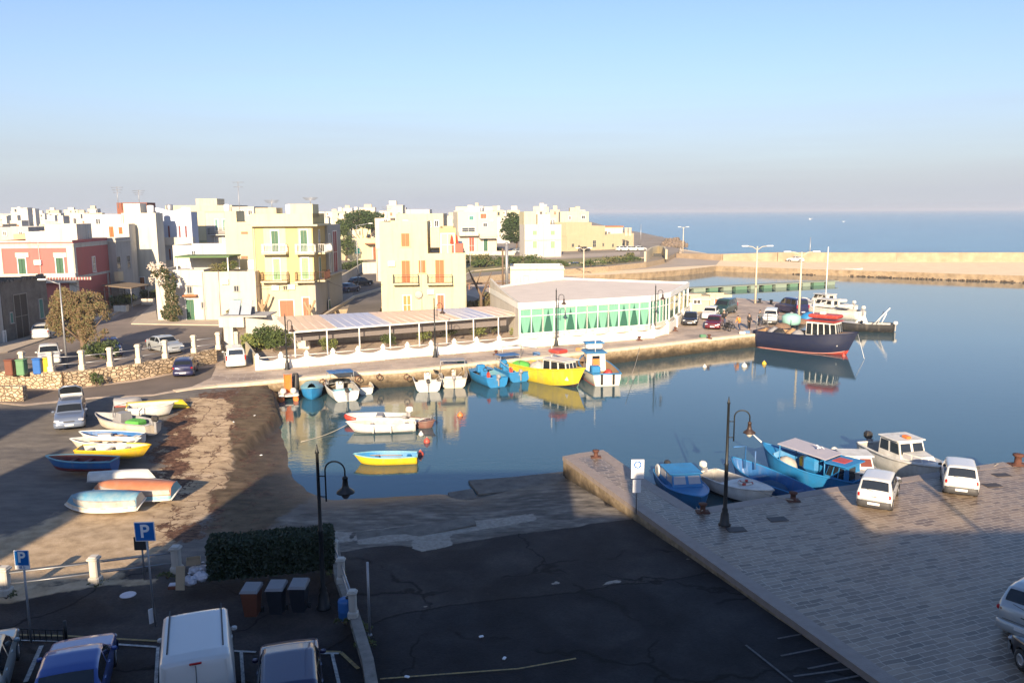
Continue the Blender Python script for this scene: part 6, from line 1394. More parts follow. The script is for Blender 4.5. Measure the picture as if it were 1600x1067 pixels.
# clipped hedge in the foreground
h0, h1, h2_, h3 = P(326, 905, 1.1), P(520, 888, 1.1), P(519, 855, 1.1), P(325, 872, 1.1)
a, c = P(326, 908, 1.08), P(522, 890, 1.08); d = c-a; L = d.length; an = math.atan2(d.y, d.x)
t = thing('hedge', 'long clipped dark green hedge behind the wheelie bins', 'hedge', a, an); HH = 1.35; DD = 1.0
MB().box((L/2, DD/2, HH/2-.05), (L-.16, DD-.16, HH-.16)).build('core', mat('hedge_core', (.012, .018, .008), .9), t)
rnd = random.Random(4); mm = MB()
HL2 = mat('hedge_leaf', (.011, .022, .008), .55, col2=(.03, .05, .015), amt=.7, ns=5)
for _ in range(17000):
    f = rnd.random(); x = rnd.uniform(0, L)
    if f < .5: p = Vector((x, rnd.gauss(0.0, .05)-.07*noise.noise(Vector((x*1.7, 3, 1))), rnd.uniform(0.02, HH)))
    elif f < .85: p = Vector((x, rnd.uniform(0, DD), HH+abs(rnd.gauss(0, .05))+.08*noise.noise(Vector((x*1.3, 7, 1)))))
    else: p = Vector((rnd.choice([0, L])+rnd.gauss(0, .03), rnd.uniform(0, DD), rnd.uniform(0, HH)))
    a_ = Vector((rnd.gauss(0, 1), rnd.gauss(0, 1), rnd.gauss(0, 1))).normalized(); b_ = a_.orthogonal().normalized(); s_ = rnd.uniform(.035, .075)
    mm.add([p-a_*s_, p+b_*s_*.6, p+a_*s_, p-b_*s_*.6], [(0, 1, 2, 3)])
mm.build('foliage', HL2, t)
for i, (x, y) in enumerate([(150, 916), (262, 903), (10, 934), (540, 975), (572, 1010), (566, 985), (528, 900), (736, 608)][:7]):
    bush(x, y, 1.05, .7, .25, 'tuft of weeds at the %s' % ['foot of the middle fence pillar', 'pillar by the rubbish bags', 'foot of the leftmost fence pillar', 'foot of the blue drum', 'thin steel post', 'edge of the worn kerb', 'side of the hedge end'][i], LEAF, 160, .09, m2=LEAFO2, cat='weeds', name='weeds')
bush(154, 602, ZQ, .9, 1.2, 'dark tuft growing out of the rubble retaining wall', LEAFD, 400, .15, m2=LEAF, cat='weeds', name='weeds', dy=-.3)
# ---------------- vehicles ----------------
CGLASS = mat('car_glass', (.015, .018, .02), .04, spec=.9, amt=.1)
TYRE = mat('tyre', (.02, .02, .02), .8); HUB = mat('wheel_rim', (.42, .42, .43), .3, metal=.6, amt=.2); BUMP = mat('dark_bumper', (.05, .05, .052), .6)
LRED = mat('tail_lamp', (.45, .01, .01), .2); LCLR = mat('head_lamp', (.65, .66, .68), .12); PLATE = mat('number_plate', (.7, .7, .68), .5, amt=.1)
def paint(name, col, metal=.0): return mat('paint_'+name, col, .28 if not metal else .32, metal=metal*.5, coat=.7, amt=.12)
def lerp(a, b, t): return a+(b-a)*t
def interp(tab, x):
    if x <= tab[0][0]: return tab[0][1]
    for i in range(len(tab)-1):
        if x <= tab[i+1][0]:
            t = (x-tab[i][0])/(tab[i+1][0]-tab[i][0]); return lerp(tab[i][1], tab[i+1][1], t)
    return tab[-1][1]
STYLES = {
 # L, W, H, belt profile (x from the nose as a fraction, z as a fraction of H), roof profile, (windscreen base, top), (rear glass top, base), side glass (start, end), wheel centres, wheel radius, corner rounding
 'hatch': dict(belt=[(0, .42), (.03, .52), (.10, .57), (.27, .62), (.6, .64), (.94, .66), (1, .60)], roof=[(.25, .62), (.42, .95), (.55, 1.0), (.80, .97), (.88, .93), (.975, .68), (1, .60)], ws=(.26, .41), rs=(.89, .965), sg=(.31, .88), pil=(.58,), wc=(.18, .80), wr=.30, rnd=.10),
 'boxhatch': dict(belt=[(0, .44), (.02, .53), (.10, .57), (.27, .60), (.6, .60), (.97, .60), (1, .56)], roof=[(.25, .60), (.38, .95), (.5, 1.0), (.86, .99), (.90, .97), (.975, .62), (1, .56)], ws=(.26, .37), rs=(.905, .965), sg=(.32, .88), pil=(.60,), wc=(.17, .82), wr=.27, rnd=.05),
 'sedan': dict(belt=[(0, .42), (.03, .52), (.10, .58), (.27, .64), (.6, .66), (.82, .68), (.96, .68), (1, .56)], roof=[(.27, .64), (.42, .95), (.52, 1.0), (.66, .97), (.72, .93), (.84, .70), (.96, .685), (1, .56)], ws=(.28, .41), rs=(.72, .825), sg=(.32, .78), pil=(.52,), wc=(.18, .79), wr=.31, rnd=.10),
 'estate': dict(belt=[(0, .42), (.03, .52), (.10, .57), (.25, .62), (.6, .64), (.96, .66), (1, .58)], roof=[(.24, .62), (.37, .95), (.48, 1.0), (.84, .98), (.91, .93), (.975, .67), (1, .58)], ws=(.25, .36), rs=(.915, .968), sg=(.29, .90), pil=(.50, .70), wc=(.17, .79), wr=.31, rnd=.10),
 'van': dict(belt=[(0, .30), (.02, .38), (.08, .46), (.16, .52), (.4, .54), (.98, .54), (1, .52)], roof=[(.14, .52), (.27, .92), (.34, 1.0), (.90, 1.0), (.975, .98), (1, .95)], ws=(.155, .265), rs=None, sg=(.20, .37), pil=(), wc=(.16, .78), wr=.34, rnd=.05),
 'minivan': dict(belt=[(0, .36), (.02, .44), (.10, .52), (.22, .58), (.5, .60), (.97, .60), (1, .56)], roof=[(.20, .57), (.34, .93), (.42, 1.0), (.90, .99), (.95, .96), (.985, .62), (1, .56)], ws=(.215, .33), rs=(.952, .982), sg=(.27, .93), pil=(.50, .72), wc=(.16, .80), wr=.31, rnd=.06),
 'offroad': dict(belt=[(0, .46), (.02, .56), (.25, .60), (.97, .60), (1, .57)], roof=[(.27, .60), (.36, .94), (.42, 1.0), (.93, .99), (.965, .95), (.99, .60), (1, .57)], ws=(.28, .355), rs=(.968, .986), sg=(.33, .93), pil=(.52, .72), wc=(.17, .80), wr=.36, rnd=.04),
}
def car(label, cat, style, L, W, H, body, loc, rz, bumper=None, group=None, tailgate=False, name='parked_car', plate=True, roof_mat=None, lights=True):
    S = STYLES[style]; t = thing(name, label, cat, loc, rz, group); bumper = bumper or body
    def X(f): return L/2-f*L           # nose at +x
    wr = S['wr']; wz = wr
    def half(f):                        # plan outline with rounded corners
        r = S['rnd']; e = min(f, 1-f)
        k = 1-.16*max(0, 1-e/r)**2.2 if e < r else 1
        return W/2*k*(1-.03*max(0, (.5-f)*2))
    def sec(f):
        hw = half(f); zb = interp(S['belt'], f)*H; zr = max(interp(S['roof'], f)*H, zb+.005) if f > S['roof'][0][0] else zb+.02*H*0+.02
        x = X(f); low = (.25 if style != 'boxhatch' else .33)*H/1.45 if not (f < .015 or f > .985) else .26
        for wc in S['wc']:
            dx = abs(f-wc)*L; Rr = wr*1.18
            if dx < Rr: low = max(low, wz+math.sqrt(max(0, Rr*Rr-dx*dx)))
        low = min(low, zb-.1)
        cab = min(1, max(0, (zr-zb)/(H*.32)))
        tw = lerp(.90, .80 if style not in ('van',) else .90, cab); tw2 = lerp(.72, .68 if style != 'van' else .80, cab)
        mid = max(low+.02, min(zb-.06, .42*H))
        return [(x, hw*.96, low), (x, hw, mid), (x, hw*.985, zb-.05), (x, hw*.955, zb), (x, hw*tw, lerp(zb, zr, .93)), (x, hw*tw2, zr), (x, hw*.35, zr+.012), (x, 0, zr+.018)]
    fs_ = sorted(set([0, .006, .015, .03, .05, .08, .11, 1, .994, .985, .97, .95, .92, .89]+[S['wc'][0]+k*.0155 for k in range(-8, 9)]+[S['wc'][1]+k*.0155 for k in range(-8, 9)]+[k/24 for k in range(25)]+list(S['ws'])+list(S['rs'] or ())+[a for a, _ in S['roof']]))
    fs_ = [f for f in fs_ if 0 <= f <= 1]
    rows = []
    for f in fs_:
        s_ = sec(f); rows.append([(a, -b_, c) for a, b_, c in s_]+[(a, b_, c) for a, b_, c in s_[:-1][::-1]])
    m = MB(); K = len(rows[0]); v = [p for r_ in rows for p in r_]; F_ = []
    for i in range(len(rows)-1):
        for j in range(K-1): F_.append((i*K+j, (i+1)*K+j, (i+1)*K+j+1, i*K+j+1))
    F_.append(tuple(range(K))); F_.append(tuple((len(rows)-1)*K+j for j in reversed(range(K))))
    m.add(v, F_, True); bo = m.build('body', body, t)
    # floor pan
    MB().box((0, 0, .30), (L*.93, W*.62, .18)).build('underbody', RUBBER, t)
    def pt(f, j, tj):
        s_ = sec(f); a, b_ = Vector(s_[j]), Vector(s_[j+1]); return a.lerp(b_, tj)
    # side windows
    def sideglass(f0, f1, sg, parent):
        mm = MB(); n = 6; vv_ = []
        for k in range(n+1):
            f = lerp(f0, f1, k/n)
            for tj in (.10, .5, .88):
                p = pt(f, 3, tj); vv_.append((p.x, sg*(p.y+.007), p.z+.003))
        ff_ = []
        for k in range(n):
            for q in range(2): ff_.append((k*3+q, (k+1)*3+q, (k+1)*3+q+1, k*3+q+1) if sg < 0 else (k*3+q, k*3+q+1, (k+1)*3+q+1, (k+1)*3+q))
        mm.add(vv_, ff_); return mm.build('window', CGLASS, parent)
    cuts = [S['sg'][0]]+[p for p in S['pil']]+[S['sg'][1]]
    for sg in (-1, 1):
        for a, c in zip(cuts[:-1], cuts[1:]): sideglass(a+.012, c-.012, sg, t)
    def cross(f0, f1, nm, fac=.9, dz=.008, dxx=0.0):
        mm = MB(); n = 5; vv_ = []
        for k in range(n+1):
            f = lerp(f0, f1, k/n); s_ = sec(f); y4 = s_[4][1]; zz5 = s_[5][2]; y5 = s_[5][1]
            w4 = lerp(s_[3][1], y4, .95)*fac
            for q in (-1, -.6, -.2, .2, .6, 1):
                yy = q*w4; z = zz5+(.018*(1-q*q)) if abs(yy) < y5 else lerp(zz5, s_[4][2], (abs(yy)-y5)/max(.01, y4-y5))
                vv_.append((s_[0][0]+dxx, yy, z+dz))
        ff_ = [(k*6+q, (k+1)*6+q, (k+1)*6+q+1, k*6+q+1) for k in range(n) for q in range(5)]
        mm.add(vv_, ff_); return mm.build(nm, CGLASS, t)
    cross(S['ws'][0]+.01, S['ws'][1]-.008, 'windscreen', dxx=.006)
    if S['rs'] and not tailgate: cross(S['rs'][0]+.004, S['rs'][1]-.002, 'rear_window', dz=.006, dxx=-.010, fac=.88)
    # wheels
    for wc in S['wc']:
        for sg in (-1, 1):
            y = sg*(W/2-.115); w_ = MB().lathe([(wr*.62, -.10), (wr*.94, -.10), (wr, -.05), (wr, .05), (wr*.94, .10), (wr*.62, .10)], (X(wc), y, wr), 20, 'Y').build('wheel', TYRE, t)
            MB().lathe([(wr*.60, -.085), (wr*.63, 0), (wr*.60, .105 if sg > 0 else .085)] if False else [(wr*.64, -.104), (wr*.30, -.108), (wr*.30, .108), (wr*.64, .104)], (X(wc), y, wr), 14, 'Y').build('rim', HUB, w_)
    # bumpers, lights, plate, mirrors, handles
    zb0 = .40*H if style != 'van' else .26*H
    for e_, nm in ((0, 'front_bumper'), (1, 'rear_bumper')):
        mm = MB(); pr = []
        n = 12; 
        for k in range(n+1):
            q = -1+2*k/n; q2 = max(-1, min(1, q*1.12)); xx = (L/2+.015+.02*(1-q2*q2)-(.045*abs(q2)**6)-(.30 if abs(q) > .99 else 0))*(1 if e_ == 0 else -1); pr.append((xx, q2*W/2*(.965 if abs(q) < .99 else 1.01)))
        vs_ = []
        for (xx, yy) in pr:
            o2 = .035*(1 if e_ == 0 else -1)
            vs_ += [(xx, yy, .22), (xx+o2, yy, .25), (xx+o2, yy, .25+.17*H), (xx, yy, .28+.17*H)]
        mm.add(vs_, [(k*4+q, (k+1)*4+q, (k+1)*4+q+1, k*4+q+1) for k in range(n) for q in range(3)], True); mm.build(nm, bumper, t)
    if plate: MB().box((-(L/2+.065), 0, .27+.10*H if style != 'sedan' else .52), (.012, .50, .11)).build('number_plate', PLATE, t); MB().box(((L/2+.065), 0, .38), (.012, .48, .10)).build('number_plate', PLATE, t)
    for sg in (-1, 1):
        zt = interp(S['belt'], .97)*H-.10
        if style in ('van', 'minivan', 'offroad'): MB().box((-(L/2-.025), sg*(W/2*.90), zt-.02), (.07, .12, .42), 0, .03).build('tail_lamp', LRED, t)
        else: MB().box((-(L/2-.055), sg*(W/2*.82), zt-.02), (.11, .22 if style != 'boxhatch' else .14, .20 if style == 'boxhatch' else .15), 0, .04).build('tail_lamp', LRED, t)
        zf = interp(S['belt'], .02)*H-.07; MB().box((L/2-.07, sg*(W/2*.76), zf), (.14, .34, .13), 0, .05).build('headlight', LCLR, t)
        f = S['sg'][0]+.03; p = pt(f, 3, .05); m_ = MB().box((p.x, sg*(p.y+.11), p.z+.04), (.10, .17, .12), 0, .03).build('mirror', bumper if bumper is BUMP else body, t)
        for c_ in cuts[:-1]: 
            q = pt(min(.9, c_+.15 if style not in ('van',) else c_+.1), 2, .2); MB().box((q.x, sg*(q.y+.012), q.z-.02), (.15, .025, .03)).build('handle', bumper if bumper is BUMP else body, t)
    MB().box((L/2-.005, 0, interp(S['belt'], .01)*H-.08), (.06, W*.36, .07), 0, .02).build('grille', BUMP, t)
    if style in ('boxhatch', 'hatch', 'estate', 'minivan', 'offroad') and not tailgate:
        MB().box((-(L/2-.005), 0, H*.36+.02), (.03, W*.70, .012)).build('tailgate_seam', BUMP, t); MB().box((-(L/2-.01), 0, H*.50), (.05, .22, .03), 0, .008).build('tailgate_handle', BUMP, t)
        MB().tube([(-(L/2-.05), .05, H*.66), (-(L/2-.10), W*.22, H*.69)], .009, 4).build('rear_wiper', BUMP, t)
    if style == 'van':
        xx = -L/2
        MB().box((xx-.006, 0, H*.55), (.02, .015, H*.75)).build('door_seam', BUMP, t)
        MB().box((xx-.03, 0, H*.955), (.05, .30, .05), 0, .01).build('brake_light', LRED, t)
        for sg in (-1, 1): MB().box((-.3, sg*W*.36, H+.015), (L*.60, .035, .03)).build('roof_rail', BUMP, t); MB().box((xx-.015, sg*.10, H*.48), (.03, .05, .16)).build('door_handle', BUMP, t)
    if style in ('estate', 'sedan', 'hatch') and roof_mat: pass
    if tailgate:
        g = MB(); w2 = W*.40; g.tube([(-w2, 0, 0), (-w2*.92, -.0, .80), (-w2*.5, 0, 1.02), (w2*.5, 0, 1.02), (w2*.92, 0, .80), (w2, 0, 0)], .055, 6)
        M_ = Matrix.Rotation(R(28), 3, 'X')
        q = g.build('tailgate', body, t); q.location = (-L/2+.32, 0, H*.93); q.rotation_euler = (R(-62)+R(90)*0, 0, R(90)); 
        q.rotation_euler = (Matrix.Rotation(R(90), 3, 'Z') @ Matrix.Rotation(R(40), 3, 'X')).to_euler()
        gl = MB().box((0, 0, .62), (w2*1.75, .02, .68)).build('rear_window', CGLASS, q); MB().box((0, 0, .12), (w2*1.9, .06, .26)).build('lower_panel', SWHT, q)
        MB().box((-L/2+.30, 0, H*.62), (.5, W*.72, H*.42)).build('load_bay', BUMP, t)
    return t
def heading(a, b): d = b-a; return math.atan2(d.y, d.x)
def car_at(px, py, z, toward, *a, **k):
    """px,py: middle of the car's footprint in the photo; toward: a second pixel the nose points to"""
    p = P(px, py, z); q = P(*toward, z); return p, heading(p, q)
PW = paint('white', (.60, .60, .58)); PBL = paint('blue', (.035, .085, .30), .5); PSI = paint('silver', (.42, .45, .46), .6); PNV = paint('navy', (.022, .024, .075), .4); PBK = paint('black', (.014, .014, .018)); PMR = paint('maroon', (.12, .012, .02), .3); PDG = paint('dark_green', (.02, .045, .04)); PGB = paint('grey_blue', (.17, .21, .29), .6); PTL = paint('pale_teal_silver', (.30, .36, .37), .6)
C_ = 1.08
def put(label, cat, style, L, W, H, body, px, py, to, z, **k):
    p, h = car_at(px, py, z, to); return car(label, cat, style, L, W, H, body, (p.x, p.y, z), h, **k)
put('white panel van with black roof strips parked in the car park bay', 'van', 'van', 4.15, 1.92, 2.05, PW, 313, 1078, (313, 900), C_, name='parked_van')
put('blue saloon car parked left of the white van', 'car', 'sedan', 4.5, 1.78, 1.42, PBL, 120, 1090, (174, 900), C_)
put('pale silver car cut off by the left edge beside the striped bay', 'car', 'hatch', 4.1, 1.74, 1.45, PTL, -32, 1075, (24, 900), C_)
put('dark navy car parked right of the white van', 'car', 'estate', 4.2, 1.74, 1.50, PNV, 455, 1098, (452, 900), C_)
put('white boxy hatchback standing nearer on the sunlit quay, left of its twin', 'car', 'boxhatch', 3.45, 1.49, 1.44, PW, 1372, 782, (1425, 660), ZN, bumper=BUMP)
put('white boxy hatchback farther out by the quay edge, right of its twin', 'car', 'boxhatch', 3.45, 1.49, 1.44, PW, 1497, 761, (1470, 640), ZN, bumper=BUMP)
put('silver hatchback seen from behind at the right edge of the quay', 'car', 'hatch', 4.3, 1.82, 1.62, PSI, 1650, 976, (1760, 914), ZN)
put('black car entering at the bottom right corner of the quay', 'car', 'sedan', 4.4, 1.8, 1.45, PBK, 1690, 1092, (1600, 1010), ZN)
put('grey blue estate car with its tailgate raised by the beached boats', 'car', 'estate', 4.6, 1.76, 1.48, PGB, 112, 660, (98, 720), 1.1, tailgate=True)
put('small dark hatchback parked at the foot of the retaining wall', 'car', 'hatch', 3.6, 1.6, 1.45, PNV, 291, 584, (305, 566), ZQ)
put('small white van parked at the end of the scalloped wall', 'van', 'minivan', 3.9, 1.66, 1.75, PW, 367, 570, (352, 535), ZQ, name='parked_van')
put('silver car driving on the upper street behind the rails', 'car', 'sedan', 4.3, 1.72, 1.42, PSI, 258, 549, (300, 560), ZT)
put('dark blue car parked under the ochre tree', 'car', 'hatch', 3.9, 1.66, 1.45, PNV, 172, 554, (186, 572), ZT)
put('white hatchback facing the rails left of the ochre tree', 'car', 'hatch', 3.9, 1.66, 1.5, PW, 78, 566, (78, 600), ZT)
put('white car parked by the ruined stone house', 'car', 'hatch', 3.8, 1.64, 1.48, PW, 70, 527, (95, 512), ZT)
put('black car nearest the restaurant glass on the far pier', 'car', 'hatch', 4.0, 1.68, 1.42, PBK, 1079, 506, (1070, 530), ZQ)
put('white estate car behind the maroon car on the far pier', 'car', 'estate', 4.2, 1.7, 1.45, PW, 1110, 497, (1092, 515), ZQ)
put('maroon car with its front to the quay edge on the far pier', 'car', 'hatch', 4.0, 1.7, 1.42, PMR, 1116, 512, (1100, 530), ZQ)
put('dark green van behind the white estate on the far pier', 'van', 'minivan', 4.9, 1.9, 1.95, PDG, 1132, 490, (1100, 500), ZQ, name='parked_van')
put('white off-roader beside the standing people on the far pier', 'car', 'offroad', 3.9, 1.66, 1.7, PW, 1204, 505, (1190, 530), ZQ, bumper=BUMP)
put('dark van parked near the berthed white motor boats', 'van', 'minivan', 4.9, 1.9, 2.1, PNV, 1236, 490, (1215, 486), ZQ, name='parked_van')
put('white car driving along the breakwater', 'car', 'sedan', 4.3, 1.74, 1.45, PW, 1243, 409, (1200, 408), 1.3)
put('blue pick-up shaped car on the coast road behind the utility block', 'car', 'estate', 4.4, 1.7, 1.5, PBL, 898, 419.5, (930, 417), 1.3)
put('silver car parked beside the pale green shuttered house', 'car', 'hatch', 4.0, 1.7, 1.45, PSI, 810, 396, (830, 395), ZT)
put('dark car parked before the sandstone building', 'car', 'hatch', 4.0, 1.7, 1.5, PBK, 913, 393, (930, 392), ZT)
for i, (x, lab) in enumerate([(973, 'left'), (985, 'middle'), (999, 'right')]): put('white car, %s of the three on the point beyond the sandstone building' % lab, 'car', 'hatch', 4.4, 1.8, 1.5, PW, x, 392, (x+30, 391), ZT)
put('dark blue car in the shaded side street', 'car', 'sedan', 4.3, 1.7, 1.4, PNV, 545, 456, (570, 452), ZT)
put('dark car farther up the shaded side street by the yard wall', 'car', 'hatch', 4.0, 1.7, 1.45, PBK, 564, 446, (590, 444), ZT)
put('red car far down the street behind the corner house', 'car', 'hatch', 3.9, 1.66, 1.45, paint('red', (.45, .02, .02)), 243, 462, (250, 470), ZT)
# ---------------- people ----------------
def person(loc, rz, label, top, trousers, pose='stand'):
    t = thing('person', label, 'person', loc, rz, 'people on the far pier')
    if pose == 'stand': J = [(0, 0, .95), (0, 0, 1.15), (0, .01, 1.4), (0, 0, 1.5), (0, .01, 1.62), (0, 0, 1.74)]; legs = [[(-.09, 0, .88), (-.10, .02, .48), (-.11, 0, .06), (-.11, .12, .04)], [(.09, 0, .88), (.10, .03, .48), (.12, .04, .06), (.12, .16, .04)]]
    else: J = [(0, 0, .95), (0, .06, 1.15), (0, .16, 1.38), (0, .22, 1.47), (0, .28, 1.57), (0, .31, 1.68)]; legs = [[(-.09, 0, .88), (-.12, .12, .5), (-.12, 0, .08), (-.12, .12, .05)], [(.09, 0, .88), (.12, -.05, .48), (.12, -.22, .08), (.12, -.10, .05)]]
    m = MB(); m.tube(J, [.15, .15, .19, .06, .10, .05], 10)
    for l in legs: m.tube(l, [.09, .065, .045, .035], 8)
    for s_ in (-1, 1):
        sh = Vector((s_*.19, J[2][1], 1.42)); m.tube([sh-Vector((s_*.1, 0, 0)), sh, (s_*.25, J[2][1]+.03, 1.15), (s_*.22, J[2][1]+.20, .95), (s_*.20, J[2][1]+.26, .90)], [.07, .07, .05, .04, .03], 8)
        for k in range(5): m.tube([(s_*.20+(k-2)*.012, J[2][1]+.26, .90), (s_*.20+(k-2)*.016, J[2][1]+.30, .84), (s_*.20+(k-2)*.014, J[2][1]+.30, .80+.005*abs(k-2))], [.009, .008, .006], 5)
    m.tube([(0, J[4][1]+.09, 1.62), (0, J[4][1]+.125, 1.60)], [.02, .008], 5)
    m.build('body', mat('skin', (.42, .25, .17), .6), t)
    j = MB(); j.tube([Vector(J[0])-Vector((0, 0, .12)), J[1], Vector(J[2])-Vector((0, 0, .02)), Vector(J[3])-Vector((0, 0, .03))], [.175, .17, .205, .09], 12)
    for s_ in (-1, 1): j.tube([(s_*.10, J[2][1], 1.42), (s_*.2, J[2][1], 1.42), (s_*.25, J[2][1]+.03, 1.15), (s_*.22, J[2][1]+.19, .97)], [.085, .082, .065, .05], 8)
    j.build('jacket', top, t)
    j = MB()
    for l in legs: j.tube(l[:3], [.11, .085, .065], 8)
    j.build('trousers', trousers, t)
    j = MB(); j.lathe([(.02, .09), (.08, .07), (.108, .0), (.10, -.05)], (0, J[4][1]-.015, 1.68 if pose == 'stand' else 1.63), 10); j.build('hair', mat('dark_hair', (.03, .02, .015), .7), t)
    return t
DJ = mat('dark_jacket', (.02, .02, .025), .8); JN = mat('jeans', (.04, .06, .12), .85); OJ = mat('orange_jacket', (.75, .28, .05), .7)
person(P(1170, 514, ZQ), R(200), 'person in dark coat standing with hands together on the far pier', DJ, DJ)
person(P(1155, 516.5, ZQ), R(120), 'person in orange jacket leaning forward near the parked moped', OJ, JN, 'lean')
person(P(1187, 508, ZQ), R(90), 'person in grey beside the bicycle and the white off-roader', mat('grey_jacket', (.10, .11, .11), .8), DJ)
person(P(1131, 508, ZQ), R(160), 'person in dark jacket behind the scooters by the maroon car', DJ, JN)
def bike(loc, rz, label, moped=False):
    t = thing('moped' if moped else 'bicycle', label, 'moped' if moped else 'bicycle', loc, rz)
    r_ = .26 if moped else .33
    for x in (-.5, .5):
        w_ = MB(); w_.tube([(x+r_*math.cos(a*math.pi/8), 0, r_+r_*math.sin(a*math.pi/8)) for a in range(17)], .05 if moped else .018, 6); w_.build('wheel', TYRE, t)
        sp2 = MB(); 
        for a in range(6): sp2.tube([(x-r_*math.cos(a*math.pi/6), 0, r_-r_*math.sin(a*math.pi/6)), (x+r_*math.cos(a*math.pi/6), 0, r_+r_*math.sin(a*math.pi/6))], .006, 4)
        sp2.build('spokes', HUB, t)
    m = MB(); m.tube([(-.5, 0, r_), (0, 0, .32), (.38, 0, .8), (.5, 0, r_)], .03, 6); m.tube([(0, 0, .32), (-.12, 0, .78), (-.5, 0, r_)], .025, 6); m.tube([(-.1, 0, .74), (.38, 0, .78)], .025, 6)
    if moped: m.box((-.25, 0, .5), (.6, .22, .28), 0, .08)
    m.build('frame', BLACKM if moped else GREYM, t); MB().tube([(.3, -.28, .98), (.4, 0, .94), (.3, .28, .98)], .02, 6).build('handlebar', BLACKM, t); MB().box((-.16, 0, .84), (.28, .16, .06), 0, .03).build('saddle', RUBBER, t)
bike(P(1140, 513, ZQ), R(-60), 'dark moped parked between the maroon car and the orange jacket', True); bike(P(1136, 517, ZQ), R(-75), 'second dark moped nearest the quay edge by the maroon car', True); bike(P(1193, 510, ZQ), R(-50), 'bicycle leaning by the white off-roader')
# ---------------- boats ----------------
def bp_(name, col, rough=.5, **k): return mat('boat_'+name, col, rough, col2=tuple(c*.5+.02 for c in col), amt=.6, ns=2.2, det=9, bump=.15, streak=k.pop('streak', .45), **k)
BW1 = bp_('white', (.70, .69, .64)); BCR = bp_('cream', (.66, .58, .46)); BYE = bp_('yellow', (.80, .52, .015)); BLE = bp_('lemon', (.70, .52, .02)); BBL = bp_('blue', (.02, .13, .36)); BLB = bp_('sky_blue', (.015, .20, .46), streak=.12); BPB = bp_('pale_blue', (.18, .42, .52)); BNV = bp_('navy', (.006, .012, .045), streak=0); BRD = bp_('red', (.50, .05, .03)); BMR = bp_('maroon', (.16, .02, .025)); BTC = bp_('terracotta', (.46, .17, .08)); BOR = bp_('orange', (.80, .20, .03)); BGY = bp_('grey', (.30, .30, .31)); BBK = bp_('black', (.02, .02, .022)); BWD = mat('deck_wood', (.36, .23, .12), .7, amt=.5, ns=4, stretch=(1, 8, 1)); BTQ = bp_('turquoise', (.10, .45, .42)); BGN = bp_('net_green', (.10, .45, .06), .9)
BWINT = mat('boat_interior', (.48, .46, .42), .6, col2=(.2, .19, .17), amt=.7, ns=3)
def hb(t, B, pointed, full=.8):
    if pointed: return B/2*max(0, 1-abs(2*t-1)**2.6)
    if t < .45: return B/2*(full+(1-full)*math.sin(t/.45*math.pi/2))
    return B/2*max(0, 1-((t-.45)/.55)**2.5)
